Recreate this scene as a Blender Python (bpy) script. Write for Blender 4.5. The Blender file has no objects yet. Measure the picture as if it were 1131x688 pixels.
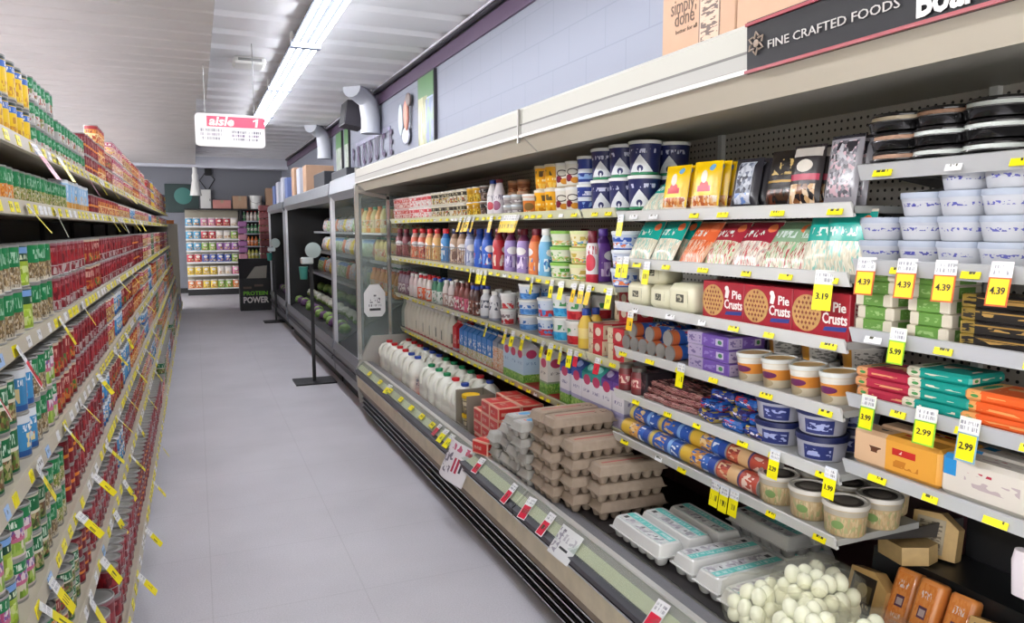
import bpy, math, random
from math import sin, cos, pi, sqrt
from mathutils import Matrix, Vector
random.seed(11)
COL = bpy.context.scene.collection
def rad(d): return d * pi / 180

# ------------------------------------------------------------------ camera model (photo 1131 x 688)
F, CX, CY, CAMZ = 815.0, 565.5, 344.0, 1.55
def _n(v):
    l = sqrt(sum(a * a for a in v)); return tuple(a / l for a in v)
def _cross(a, b): return (a[1]*b[2]-a[2]*b[1], a[2]*b[0]-a[0]*b[2], a[0]*b[1]-a[1]*b[0])
AY = _n(((215.0 - CX) / F, -(253.0 - CY) / F, -1.0))     # the aisle runs along +y
AZ = _n((0.0, -AY[2], AY[1]))
AX = _cross(AY, AZ)
def proj(x, y, z):
    z -= CAMZ
    c = [AX[i]*x + AY[i]*y + AZ[i]*z for i in range(3)]
    return CX + F*c[0]/-c[2], CY - F*c[1]/-c[2]
def ray(u, v):
    c = ((u - CX) / F, -(v - CY) / F, -1.0)
    return tuple(sum(a[i]*c[i] for i in range(3)) for a in (AX, AY, AZ))
def atz(u, v, z):
    r = ray(u, v); t = (z - CAMZ) / r[2]; return (r[0]*t, r[1]*t, z)
def atx(u, v, x):
    r = ray(u, v); t = x / r[0]; return (x, r[1]*t, CAMZ + r[2]*t)
def yu(u, x, z):
    """distance down the aisle at which the line (x, *, z) crosses image column u"""
    lo, hi = 0.35, 40.0
    for _ in range(50):
        m = (lo + hi) / 2
        p = proj(x, m, z)[0]
        if (p > u) == (x > 0): lo = m
        else: hi = m
    return lo

# ------------------------------------------------------------------ mesh builder
class MB:
    def __init__(s): s.v, s.f, s.m, s.s, s.uv = [], [], [], [], []
    def add(s, vs, fs, mat=0, smooth=False, uvs=None, M=None):
        o = len(s.v)
        if M is not None: vs = [tuple(M @ Vector(v)) for v in vs]
        s.v += [tuple(v) for v in vs]
        for i, f in enumerate(fs):
            s.f.append(tuple(o + k for k in f))
            s.m.append(mat[i] if isinstance(mat, (list, tuple)) else mat)
            s.s.append(smooth)
            s.uv.append(uvs[i] if uvs else [(0.5, 0.5)] * len(f))
        return s
    def join(s, b, M=None, dm=0):
        o = len(s.v)
        s.v += b.v if M is None else [tuple(M @ Vector(v)) for v in b.v]
        s.f += [tuple(o + k for k in f) for f in b.f]
        s.m += [m + dm for m in b.m]; s.s += b.s; s.uv += b.uv
        return s
    def box(s, x0, x1, y0, y1, z0, z1, mat=0, M=None):
        v = [(x0,y0,z0),(x1,y0,z0),(x1,y1,z0),(x0,y1,z0),(x0,y0,z1),(x1,y0,z1),(x1,y1,z1),(x0,y1,z1)]
        f = [(0,1,5,4),(1,2,6,5),(2,3,7,6),(3,0,4,7),(4,5,6,7),(3,2,1,0)]
        return s.add(v, f, mat, False, [[(0,0),(1,0),(1,1),(0,1)]] * 6, M)
    def rbox(s, x0, x1, y0, y1, z0, z1, b=0.004, mat=0, M=None, smooth=False):
        c = ((x0+x1)/2, (y0+y1)/2, (z0+z1)/2); h = ((x1-x0)/2, (y1-y0)/2, (z1-z0)/2)
        b = min(b, min(h) * 0.9)
        vs, idx = [], {}
        for sx in (-1, 1):
            for sy in (-1, 1):
                for sz in (-1, 1):
                    for a in range(3):
                        q = [sx*(h[0]-b), sy*(h[1]-b), sz*(h[2]-b)]
                        q[a] = (sx, sy, sz)[a] * h[a]
                        idx[(sx, sy, sz, a)] = len(vs)
                        vs.append((c[0]+q[0], c[1]+q[1], c[2]+q[2]))
        fs, uv = [], []
        I = lambda sx, sy, sz, a: idx[(sx, sy, sz, a)]
        full = [(0,0),(1,0),(1,1),(0,1)]
        def gen(f):
            return [((vs[i][0]-x0)/max(1e-6, x1-x0), (vs[i][2]-z0)/max(1e-6, z1-z0)) for i in f]
        for f in ([I(-1,-1,-1,1),I(1,-1,-1,1),I(1,-1,1,1),I(-1,-1,1,1)], [I(1,-1,-1,0),I(1,1,-1,0),I(1,1,1,0),I(1,-1,1,0)],
                  [I(1,1,-1,1),I(-1,1,-1,1),I(-1,1,1,1),I(1,1,1,1)], [I(-1,1,-1,0),I(-1,-1,-1,0),I(-1,-1,1,0),I(-1,1,1,0)],
                  [I(-1,-1,1,2),I(1,-1,1,2),I(1,1,1,2),I(-1,1,1,2)], [I(-1,1,-1,2),I(1,1,-1,2),I(1,-1,-1,2),I(-1,-1,-1,2)]):
            fs.append(f); uv.append(full)
        def orient(f):
            a, bb, cc = (Vector(vs[f[0]]), Vector(vs[f[1]]), Vector(vs[f[2]]))
            n = (bb-a).cross(cc-a); m = sum((Vector(vs[i]) for i in f), Vector()) / len(f) - Vector(c)
            return f if n.dot(m) > 0 else f[::-1]
        for s1 in (-1, 1):
            for s2 in (-1, 1):
                for f in ([I(s1,s2,-1,0),I(s1,s2,1,0),I(s1,s2,1,1),I(s1,s2,-1,1)], [I(s1,-1,s2,0),I(s1,1,s2,0),I(s1,1,s2,2),I(s1,-1,s2,2)],
                          [I(-1,s1,s2,1),I(1,s1,s2,1),I(1,s1,s2,2),I(-1,s1,s2,2)]):
                    f = orient(f); fs.append(f); uv.append(gen(f))
                for s3 in (-1, 1):
                    f = orient([I(s1,s2,s3,0),I(s1,s2,s3,1),I(s1,s2,s3,2)]); fs.append(f); uv.append(gen(f))
        return s.add(vs, fs, mat, smooth, uv, M)
    def loft(s, rings, mat=0, smooth=True, cap0=True, cap1=True, M=None, mats=None, vr=None):
        n = len(rings[0]); vs = [p for r in rings for p in r]; fs, uv, mm = [], [], []
        zs = [sum(p[2] for p in r)/n for r in rings]
        z0, z1 = vr if vr else (min(zs), max(zs)); dz = max(1e-6, z1-z0)
        for i in range(len(rings)-1):
            va, vb = (zs[i]-z0)/dz, (zs[i+1]-z0)/dz
            for k in range(n):
                k2 = (k+1) % n
                fs.append((i*n+k, i*n+k2, (i+1)*n+k2, (i+1)*n+k))
                uv.append([(k/n, va), ((k+1)/n, va), ((k+1)/n, vb), (k/n, vb)])
                mm.append(mats[i] if mats else mat)
        flat = lambda r: [(0.5+(p[0]-r[0][0])*0, 0.5) for p in r]
        if cap0: fs.append(tuple(range(n-1, -1, -1))); uv.append([(0.5, 0.0)]*n); mm.append(mats[0] if mats else mat)
        if cap1:
            o = (len(rings)-1)*n; fs.append(tuple(range(o, o+n))); uv.append([(0.5, 1.0)]*n); mm.append(mats[-1] if mats else mat)
        return s.add(vs, fs, mm, smooth, uv, M)
    def lathe(s, prof, n=20, mat=0, smooth=True, M=None, mats=None, vr=None, cap0=True, cap1=True):
        rings = [[(max(r, 1e-4)*cos(2*pi*(k/n)-pi), max(r, 1e-4)*sin(2*pi*(k/n)-pi), z) for k in range(n)] for r, z in prof]
        return s.loft(rings, mat, smooth, cap0, cap1, M, mats, vr)
    def tube(s, pts, r, n=8, mat=0, M=None, closed=False):
        P = [Vector(p) for p in pts]; rings = []
        up = None
        for i, p in enumerate(P):
            if closed: d = P[(i+1) % len(P)] - P[i-1]
            else: d = P[min(i+1, len(P)-1)] - P[max(i-1, 0)]
            d.normalize()
            if up is None: up = Vector((0, 0, 1)) if abs(d.z) < 0.9 else Vector((1, 0, 0))
            a = d.cross(up).normalized(); b = a.cross(d).normalized(); up = b
            rr = r[i] if isinstance(r, (list, tuple)) else r
            rings.append([tuple(p + rr*(cos(2*pi*k/n)*a + sin(2*pi*k/n)*b)) for k in range(n)])
        if closed: rings.append(rings[0])
        return s.loft([q[::-1] for q in rings], mat, True, not closed, not closed, M)
    def ell(s, c, r, nu=12, nv=8, mat=0, M=None, noise=0, seed=0):
        rings = []; rnd = random.Random(seed)
        for j in range(nv+1):
            t = pi*j/nv; st = max(sin(t), 0.02)
            ring = []
            for k in range(nu):
                w = 1 + (rnd.uniform(-noise, noise) if noise else 0)
                ring.append((c[0]+r[0]*st*cos(2*pi*k/nu)*w, c[1]+r[1]*st*sin(2*pi*k/nu)*w, c[2]-r[2]*cos(t)*(w if 0 < j < nv else 1)))
            rings.append(ring)
        return s.loft(rings, mat, True, True, True, M)
    def prism(s, poly, a0, a1, axis='y', mat=0, mats=None, M=None):
        """extrude a closed polygon of 2-D points; axis y: points are (x, z); axis x: (y, z); axis z: (x, y)"""
        def P(p, a): return {'y': (p[0], a, p[1]), 'x': (a, p[0], p[1]), 'z': (p[0], p[1], a)}[axis]
        n = len(poly); vs = [P(p, a0) for p in poly] + [P(p, a1) for p in poly]
        fs = [(k, (k+1) % n, n+(k+1) % n, n+k) for k in range(n)]
        ar = sum(poly[k][0]*poly[(k+1) % n][1]-poly[(k+1) % n][0]*poly[k][1] for k in range(n))
        flip = (ar > 0) != (axis == 'y')
        uv = [[(0,0),(0,1),(1,1),(1,0)]]*n + [[((p[0]-min(q[0] for q in poly))/max(1e-6, max(q[0] for q in poly)-min(q[0] for q in poly)), (p[1]-min(q[1] for q in poly))/max(1e-6, max(q[1] for q in poly)-min(q[1] for q in poly))) for p in poly]]*2
        fs += [tuple(range(n-1, -1, -1)), tuple(range(n, 2*n))]
        if not flip: fs = [f[::-1] for f in fs]; uv = [u[::-1] for u in uv]
        mm = (list(mats) + [mats[0], mats[0]]) if mats else mat
        return s.add(vs, fs, mm, False, uv, M)
    def mesh(s, name, mats, sharp=38):
        me = bpy.data.meshes.new(name); me.from_pydata(s.v, [], s.f)
        for m in mats: me.materials.append(m)
        me.polygons.foreach_set('material_index', s.m)
        me.polygons.foreach_set('use_smooth', s.s)
        uvl = me.uv_layers.new(name='UV')
        uvl.data.foreach_set('uv', [c for f in s.uv for p in f for c in p])
        me.update()
        if any(s.s): me.set_sharp_from_angle(angle=rad(sharp))
        return me

# ------------------------------------------------------------------ object trees
class T:
    """a Blender object and the parts that hang under it"""
    def __init__(s, o): s.o, s.ch = o, []
    def copy(s, parent=None):
        c = s.o.copy(); COL.objects.link(c)
        for k in ('label', 'category', 'group'):
            if parent is None and k in c: del c[k]
        c.parent = parent; t = T(c)
        t.ch = [x.copy(c) for x in s.ch]
        return t
def L(mats): return mats if isinstance(mats, (list, tuple)) else [mats]
def node(name, mb, mats, parent=None, sharp=38, **props):
    o = bpy.data.objects.new(name, mb if mb is None or isinstance(mb, bpy.types.Mesh) else mb.mesh(name, L(mats), sharp))
    COL.objects.link(o); t = T(o)
    if parent is not None: o.parent = parent.o; parent.ch.append(t)
    for k, v in props.items(): o[k] = v
    return t
def tag(t, label, cat, group=None, kind=None):
    t.o['label'] = label; t.o['category'] = cat
    if group: t.o['group'] = group
    if kind: t.o['kind'] = kind
    return t
def struct(name, mb, mats):
    t = node(name, mb, mats); t.o['kind'] = 'structure'; return t
_txt = {}
def text_mesh(s, size=1.0, bold=0.0, shear=0.0, spacing=1.0):
    """letters as geometry: x to the right, z up, facing -y, centred on the origin"""
    key = (s, size, bold, shear, spacing)
    if key not in _txt:
        cu = bpy.data.curves.new('lettering', 'FONT'); cu.body = s; cu.size = size
        cu.align_x = 'CENTER'; cu.align_y = 'CENTER'; cu.offset = bold*size; cu.shear = shear; cu.space_character = spacing
        cu.extrude = 0.0006; cu.resolution_u = 2
        o = bpy.data.objects.new('lettering', cu); COL.objects.link(o)
        dg = bpy.context.evaluated_depsgraph_get(); dg.update()
        me = bpy.data.meshes.new_from_object(o.evaluated_get(dg))
        me.transform(Matrix.Rotation(rad(90), 4, 'X')); me.materials.clear()
        bpy.data.objects.remove(o); bpy.data.curves.remove(cu)
        _txt[key] = me
    return _txt[key]
def letters(s, size, mat, parent, M=None, bold=0.0, shear=0.0, spacing=1.0, name='lettering', sx=1.0, maxw=None):
    me = text_mesh(s, size, bold, shear, spacing).copy(); me.materials.append(mat)
    if maxw:
        w = max(v.co.x for v in me.vertices) - min(v.co.x for v in me.vertices); sx = maxw / w
    if sx != 1.0: me.transform(Matrix.Diagonal((sx, 1, 1, 1)))
    if M is not None: me.transform(M)
    return node(name, me, None, parent)

# ------------------------------------------------------------------ materials
def srgb(c):
    if isinstance(c, str): c = tuple(int(c[i:i+2], 16) for i in (0, 2, 4))
    return tuple((x/255/12.92 if x/255 <= 0.04045 else ((x/255+0.055)/1.055)**2.4) for x in c) + (1.0,)
_m = {}
def mat(name, col, rough=0.5, metal=0.0, emit=0, alpha=None, noise=None, bump=None, coat=0, trans=0, spec=None):
    if name in _m: return _m[name]
    m = bpy.data.materials.new(name); m.use_nodes = True; nt = m.node_tree; b = nt.nodes['Principled BSDF']
    b.inputs['Base Color'].default_value = srgb(col); b.inputs['Roughness'].default_value = rough; b.inputs['Metallic'].default_value = metal
    if coat: b.inputs['Coat Weight'].default_value = coat
    if spec is not None: b.inputs['Specular IOR Level'].default_value = spec
    if trans: b.inputs['Transmission Weight'].default_value = trans
    if emit: b.inputs['Emission Color'].default_value = srgb(col); b.inputs['Emission Strength'].default_value = emit
    if alpha is not None: b.inputs['Alpha'].default_value = alpha
    if noise:
        sc, amt = noise
        tc = nt.nodes.new('ShaderNodeTexCoord'); n = nt.nodes.new('ShaderNodeTexNoise'); n.inputs['Scale'].default_value = sc; n.inputs['Detail'].default_value = 6
        mx = nt.nodes.new('ShaderNodeMix'); mx.data_type = 'RGBA'; mx.blend_type = 'MULTIPLY'; mx.inputs[0].default_value = 1
        rp = nt.nodes.new('ShaderNodeValToRGB'); e = rp.color_ramp.elements
        e[0].position = 0.3; e[0].color = (1-amt, 1-amt, 1-amt, 1); e[1].position = 0.7; e[1].color = (1, 1, 1, 1)
        nt.links.new(tc.outputs['Object'], n.inputs['Vector']); nt.links.new(n.outputs['Fac'], rp.inputs['Fac'])
        mx.inputs[6].default_value = srgb(col); nt.links.new(rp.outputs['Color'], mx.inputs[7]); nt.links.new(mx.outputs[2], b.inputs['Base Color'])
    if bump:
        sc, st = bump
        tc = nt.nodes.new('ShaderNodeTexCoord'); n = nt.nodes.new('ShaderNodeTexNoise'); n.inputs['Scale'].default_value = sc
        bp = nt.nodes.new('ShaderNodeBump'); bp.inputs['Strength'].default_value = st; bp.inputs['Distance'].default_value = 0.004
        nt.links.new(tc.outputs['Object'], n.inputs['Vector']); nt.links.new(n.outputs['Fac'], bp.inputs['Height']); nt.links.new(bp.outputs['Normal'], b.inputs['Normal'])
    _m[name] = m
    return m
def label_mat(name, base, bands=(), pics=(), scrib=(), discs=(), rects=(), tris=(), rep=1, rough=0.38, rand=0.0, order='bprtsd', metal=0.0):
    """printed packaging: everything is drawn in the UV square of each face
    bands (v0, v1, colour) - rects (u0, u1, v0, v1, colour) - discs (u, v, ru, rv, colour)
    pics (u0, u1, v0, v1, [colours], su, sv) patches of food - scrib (u0, u1, v0, v1, colour, fu, fv) small print"""
    if name in _m: return _m[name]
    m = bpy.data.materials.new(name); m.use_nodes = True; nt = m.node_tree; N, K = nt.nodes, nt.links
    b = N['Principled BSDF']; b.inputs['Roughness'].default_value = rough; b.inputs['Metallic'].default_value = metal
    uv = N.new('ShaderNodeUVMap'); uv.uv_map = 'UV'; sp = N.new('ShaderNodeSeparateXYZ'); K.new(uv.outputs[0], sp.inputs[0])
    U, V = sp.outputs[0], sp.outputs[1]
    def math(op, a, c=None, d=None):
        n = N.new('ShaderNodeMath'); n.operation = op
        for i, x in enumerate((a, c, d)):
            if x is None: continue
            if isinstance(x, (int, float)): n.inputs[i].default_value = x
            else: K.new(x, n.inputs[i])
        return n.outputs[0]
    oi = N.new('ShaderNodeObjectInfo') if (rand or pics or scrib) else None
    if rep != 1 or rand:
        U = math('MULTIPLY', U, float(rep))
        if rand: U = math('ADD', U, math('MULTIPLY', oi.outputs['Random'], rand))
        U = math('FRACT', U)
    def inr(x, a, c): return math('COMPARE', x, (a+c)/2, (c-a)/2)
    cur = [None]
    base = srgb(base)
    def mix(mask, col):
        n = N.new('ShaderNodeMix'); n.data_type = 'RGBA'; K.new(mask, n.inputs[0])
        if cur[0] is None: n.inputs[6].default_value = base
        else: K.new(cur[0], n.inputs[6])
        if isinstance(col, (str, tuple)): n.inputs[7].default_value = srgb(col)
        else: K.new(col, n.inputs[7])
        cur[0] = n.outputs[2]
    def vec(su, sv):
        n = N.new('ShaderNodeCombineXYZ'); K.new(math('MULTIPLY', U, su), n.inputs[0]); K.new(math('MULTIPLY', V, sv), n.inputs[1])
        if oi: K.new(math('MULTIPLY', oi.outputs['Random'], 37.0), n.inputs[2])
        return n.outputs[0]
    for o in order:
        if o == 'b':
            for v0, v1, c in bands: mix(inr(V, v0, v1), c)
        elif o == 'r':
            for u0, u1, v0, v1, c in rects: mix(math('MULTIPLY', inr(U, u0, u1), inr(V, v0, v1)), c)
        elif o == 't':
            for u0, v0, hw, ht, c in tris:
                a = math('ADD', math('DIVIDE', math('ABSOLUTE', math('SUBTRACT', U, u0)), hw), math('DIVIDE', math('SUBTRACT', V, v0), ht))
                mix(math('MULTIPLY', math('LESS_THAN', a, 1.0), math('GREATER_THAN', V, v0)), c)
        elif o == 'd':
            for u0, v0, ru, rv, c in discs:
                d = math('ADD', math('POWER', math('DIVIDE', math('SUBTRACT', U, u0), ru), 2.0), math('POWER', math('DIVIDE', math('SUBTRACT', V, v0), rv), 2.0))
                mix(math('LESS_THAN', d, 1.0), c)
        elif o == 'p':
            for u0, u1, v0, v1, cols, su, sv in pics:
                vo = N.new('ShaderNodeTexVoronoi'); vo.voronoi_dimensions = '3D'; vo.inputs['Scale'].default_value = 1.0; K.new(vec(su*2.3, sv*2.3), vo.inputs['Vector'])
                rp = N.new('ShaderNodeValToRGB'); rp.color_ramp.interpolation = 'CONSTANT'; e = rp.color_ramp.elements
                while len(e) < len(cols): e.new(0.5)
                for i, c in enumerate(cols): e[i].position = i/len(cols); e[i].color = srgb(c)
                s2 = N.new('ShaderNodeSeparateColor'); K.new(vo.outputs['Color'], s2.inputs[0]); K.new(s2.outputs[0], rp.inputs['Fac'])
                mix(math('MULTIPLY', inr(U, u0, u1), inr(V, v0, v1)), rp.outputs['Color'])
        elif o == 's':
            for u0, u1, v0, v1, c, fu, fv in scrib:
                no = N.new('ShaderNodeTexNoise'); no.inputs['Scale'].default_value = 1.0; no.inputs['Detail'].default_value = 1.0; K.new(vec(fu, fv), no.inputs['Vector'])
                mk = math('GREATER_THAN', no.outputs['Fac'], 0.53)
                mix(math('MULTIPLY', mk, math('MULTIPLY', inr(U, u0, u1), inr(V, v0, v1))), c)
    if cur[0] is None: b.inputs['Base Color'].default_value = base
    else: K.new(cur[0], b.inputs['Base Color'])
    _m[name] = m
    return m
def glass_mat(name, tint, clear=0.86, rough=0.03, pas=(240, 245, 243)):
    if name in _m: return _m[name]
    m = bpy.data.materials.new(name); m.use_nodes = True; nt = m.node_tree; N = nt.nodes
    b = N['Principled BSDF']; b.inputs['Base Color'].default_value = srgb(tint); b.inputs['Roughness'].default_value = rough
    t = N.new('ShaderNodeBsdfTransparent'); t.inputs[0].default_value = srgb(pas); mx = N.new('ShaderNodeMixShader'); mx.inputs[0].default_value = clear
    nt.links.new(b.outputs[0], mx.inputs[1]); nt.links.new(t.outputs[0], mx.inputs[2]); nt.links.new(mx.outputs[0], N['Material Output'].inputs['Surface'])
    _m[name] = m
    return m
# ------------------------------------------------------------------ common materials
WHITE = mat('white plastic', 'e6e6e2', 0.4); CHROME = mat('chrome', 'c9c9c6', 0.25, 1.0); TIN = mat('tin', 'a3a29e', 0.4, 0.55)
BLACK = mat('black', '121214', 0.5); BLACKP = mat('black plastic', '17181a', 0.35); DARK = mat('dark shelf metal', '1d1c1e', 0.6)
RED = mat('red plastic', 'c81f27', 0.4); BLUE = mat('blue plastic', '22429c', 0.4); GREEN = mat('green plastic', '12824f', 0.4)
CREAM = mat('cream enamel', 'cfccbc', 0.4); YELLOW = mat('yellow tag', 'f0e400', 0.5); YELLOWO = mat('orange yellow tag', 'fcd500', 0.5)
TAGWHITE = mat('tag paper', 'e8e8ea', 0.55); TAGRED = mat('red tag', 'd6163c', 0.5); INK = mat('ink', '26231f', 0.6); LID = mat('clear lid', 'c9d0d6', 0.2)
GREY = mat('grey metal', '8f8f8d', 0.35, 0.7); CARD = mat('cardboard', 'b08e74', 0.8, noise=(9, 0.08)); MILK = mat('milk', 'eeeee2', 0.3, coat=0.3)
WHITEINK = mat('white ink', 'eeeae4', 0.5); MAROON = mat('maroon plastic', '6c1426', 0.4); TEAL = mat('teal plastic', '0f8f86', 0.4); PURPLE = mat('purple plastic', '4c2a86', 0.4)
ORANGE = mat('orange plastic', 'e07a20', 0.4); NAVY = mat('navy plastic', '1d2450', 0.4); YPL = mat('yellow plastic', 'f0c21a', 0.4); GLASS = glass_mat('clear glass', 'c8d4d2')

# ------------------------------------------------------------------ product builders; fronts face -y, base on z = 0
PROTO, USED, FLATS = {}, set(), {}
def proto(key, t): PROTO[key] = t; t.o.hide_render = False; return t
def inst(key):
    t = PROTO[key]
    if callable(t): t = PROTO[key] = t()
    if key not in USED: USED.add(key); return t
    return t.copy()
def can_mb(r, h, n, merged):
    b = MB()
    b.lathe([(r*.55,.0015),(r*.93,.0015),(r*.98,0),(r,.002),(r,.005),(r*.965,.007),(r*.965,h-.007),(r,h-.005),(r,h-.001),(r*.97,h),(r*.92,h-.001),(r*.905,h-.004),(r*.6,h-.0032),(r*.55,h-.0045)], n, 0)
    l = MB().lathe([(r*.978,.006),(r*.98,.007),(r*.98,h-.007),(r*.978,h-.006)], n, 1 if merged else 0, cap0=False, cap1=False, vr=(.006, h-.006))
    if merged: return b.join(l)
    return b, l
def can(key, name, r, h, lm):
    def mk():
        b, l = can_mb(r, h, 20, False)
        t = node(name, b, TIN); node('paper_label', l, lm, t); return t
    PROTO[key] = mk
    FLATS[key] = (name, lambda: can_mb(r, h, 10, True), [TIN, lm], r*2)
def box(key, name, w, d, h, lm, b=.003, extra=None):
    def mk():
        t = node(name, MB().rbox(-w/2, w/2, -d/2, d/2, 0, h, b), lm)
        if extra: extra(t)
        return t
    PROTO[key] = mk
    FLATS[key] = (name, lambda: MB().box(-w/2, w/2, -d/2, d/2, 0, h), [lm], w)
def tub(key, name, rb, rt, h, lm, lidm, lh=.009, sq=None, n=22, top=None, film=None):
    """a tapered tub with a snap lid; sq squashes it front to back"""
    def mk():
        M = Matrix.Diagonal((1, sq, 1, 1)) if sq else None
        t = node(name, MB().lathe([(rb*.8,.002),(rb*.94,0),(rb,.003),(rt*.985,h-.012),(rt,h-.010),(rt,h-.003)], n, 0, M=M, vr=(0, h-.01)), lm)
        hb = h-.003; z = hb+lh
        lb = MB().lathe([(rt*.98,hb-.004),(rt*1.045,hb-.004),(rt*1.05,hb),(rt*1.04,z-.001),(rt*1.02,z),(rt*.93,z),(rt*.91,z-.003),(rt*.3,z-.003)], n, 0, M=M)
        lid = node('lid', lb, lidm, t)
        if top: node('lid_print', MB().lathe([(rt*.86,z-.0028),(rt*.85,z-.0022)], n, 0, M=M), top, lid)
        return t
    PROTO[key] = mk
    FLATS[key] = (name, lambda: MB().lathe([(rb,0),(rt,h-.01),(rt*1.04,h-.009),(rt*1.04,h+.006)], 12, M=Matrix.Diagonal((1, sq, 1, 1)) if sq else None, mats=[0,1,1]), [lm, lidm], rt*2.1)
def bottle(key, name, prof, lm, capm, cap=(.016, .022), n=18, sq=None, ribs=True):
    """prof: (radius, z) from the base to the neck"""
    def mk():
        M = Matrix.Diagonal((1, sq, 1, 1)) if sq else None
        h = prof[-1][1]; t = node(name, MB().lathe(prof, n, 0, M=M, vr=(0, h)), lm)
        r, ch = cap
        node('cap', MB().lathe([(r*.98,h-.006),(r,h-.005),(r,h+ch-.006),(r*.93,h+ch-.004)], n, 0), capm, t)
        return t
    PROTO[key] = mk
    FLATS[key] = (name, lambda: MB().lathe(list(prof) + [(cap[0], prof[-1][1]), (cap[0], prof[-1][1]+cap[1])], 10, mats=[0]*len(prof)+[1], M=Matrix.Diagonal((1, sq, 1, 1)) if sq else None), [lm, capm], 2*max(p[0] for p in prof))
def pouch_mb(w, h, t, crimp=.012, nx=10, nz=12, wob=.06, seed=1):
    rnd = random.Random(seed); b = MB(); vs, fs, uv = [], [], []
    J = [[rnd.uniform(-wob, wob) for _ in range(nx+1)] for _ in range(nz+1)]
    for side in (-1, 1):
        for j in range(nz+1):
            for i in range(nx+1):
                u, v = i/nx, j/nz
                e = min(1.0, max(0.0, (v*h-crimp)/(h*.22)), max(0.0, ((1-v)*h-crimp)/(h*.22)))
                f = sqrt(max(0, 1-(1-e)**2)) * (max(0.0, 1-abs(2*u-1)**3.2))**.6
                x = (u-.5)*w*(1-.05*f)
                vs.append((x, side*(t/2*f*(1+J[j][i]*(1 if side < 0 else .6)) + .0008), v*h))
    o = (nx+1)*(nz+1)
    for side in (0, 1):
        for j in range(nz):
            for i in range(nx):
                a = side*o + j*(nx+1)+i; q = [a, a+1, a+nx+2, a+nx+1]
                uq = [(i/nx, j/nz), ((i+1)/nx, j/nz), ((i+1)/nx, (j+1)/nz), (i/nx, (j+1)/nz)]
                if side: q = q[::-1]; uq = [(1-x, y) for x, y in uq[::-1]]
                fs.append(q); uv.append(uq)
    rim = [j*(nx+1) for j in range(nz+1)], [j*(nx+1)+nx for j in range(nz+1)], list(range(nx+1)), [nz*(nx+1)+i for i in range(nx+1)]
    for k, r in enumerate(rim):
        for a, c in zip(r, r[1:]):
            q = [a, c, c+o, a+o]
            if k in (1, 2): q = q[::-1]
            fs.append(q[::-1]); uv.append([(0, .01)]*4)
    return b.add(vs, fs, 0, True, uv)
def pouch(key, name, w, h, t, lm, **k):
    PROTO[key] = lambda: node(name, pouch_mb(w, h, t, **k), lm, sharp=70)
    FLATS[key] = (name, lambda: pouch_mb(w, h, t, **k), [lm], w)
def rrect(w, d, r, n=4, z=0.0, cx=0.0, cy=0.0):
    """rounded rectangle ring, starting at the front left corner"""
    p = []
    for sx, sy, a0 in ((-1, -1, 180), (1, -1, 270), (1, 1, 0), (-1, 1, 90)):
        for i in range(n+1):
            a = rad(a0 + 90*i/n); p.append((cx+sx*(w/2-r)+r*cos(a), cy+sy*(d/2-r)+r*sin(a), z))
    return p
def carton(key, w, h, lm, capm=None, name='milk_carton'):
    """gable-top milk carton, square base"""
    def mk():
        b = MB(); s = w/2; hb = h*.80
        b.box(-s, s, -s, s, 0, hb)
        g = h*.94
        vs = [(-s,-s,hb),(s,-s,hb),(s,s,hb),(-s,s,hb),(-s,-.002,g),(s,-.002,g),(s,.002,g),(-s,.002,g),(-s*.55,0,g-.004),(s*.55,0,g-.004)]
        b.add(vs, [(0,1,5,4),(2,3,7,6),(1,2,9),(3,0,8),(1,9,5),(2,6,9),(0,4,8),(3,8,7),(4,5,6,7)], 0, False, [[(0,.96),(1,.96),(1,.99),(0,.99)]]*2+[[(.5,.97)]*3]*6+[[(.5,.97)]*4])
        b.box(-s, s, -.002, .002, g, h)
        t = node(name, b, lm)
        if capm:
            m = Matrix.Translation((0, -s*.48, (hb+g)/2)) @ Matrix.Rotation(rad(52), 4, 'X')
            node('cap', MB().lathe([(.016,-.002),(.016,.010),(.0145,.013)], 14, 0, M=m), capm, t)
        return t
    PROTO[key] = mk
    FLATS[key] = (name, lambda: MB().box(-w/2, w/2, -w/2, w/2, 0, h*.85), [lm], w)
def jug(key, capm, lm):
    """one-gallon milk jug: square body, sloping shoulders, handle loop at the front corner"""
    def mk():
        b = MB(); sec = [(.146,.03,0),(.152,.035,.006),(.152,.035,.085),(.149,.034,.09),(.152,.035,.096),(.152,.036,.135),(.146,.04,.155),(.126,.045,.185),(.094,.04,.21),(.062,.028,.228),(.044,.021,.236),(.042,.02,.246)]
        b.loft([rrect(w, w, r, 4, z, 0, .0 if z < .15 else .0) for w, r, z in sec], 0, vr=(0, .246))
        t = node('milk_jug', b, MILK, sharp=50)
        a = [(0,-.068,.135),(0,-.079,.16),(0,-.076,.195),(0,-.055,.224),(0,-.026,.230),(0,-.012,.222)]
        node('handle', MB().tube(a, [.017,.014,.013,.013,.013,.016], 10), MILK, t)
        node('cap', MB().lathe([(.0235,.238),(.0245,.24),(.0245,.254),(.023,.257)], 18, 0), capm, t)
        lb = MB(); x = .0768
        lb.box(x-.002, x, -.045, .045, .03, .125); node('paper_label', lb, lm, t)
        return t
    PROTO[key] = mk
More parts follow.
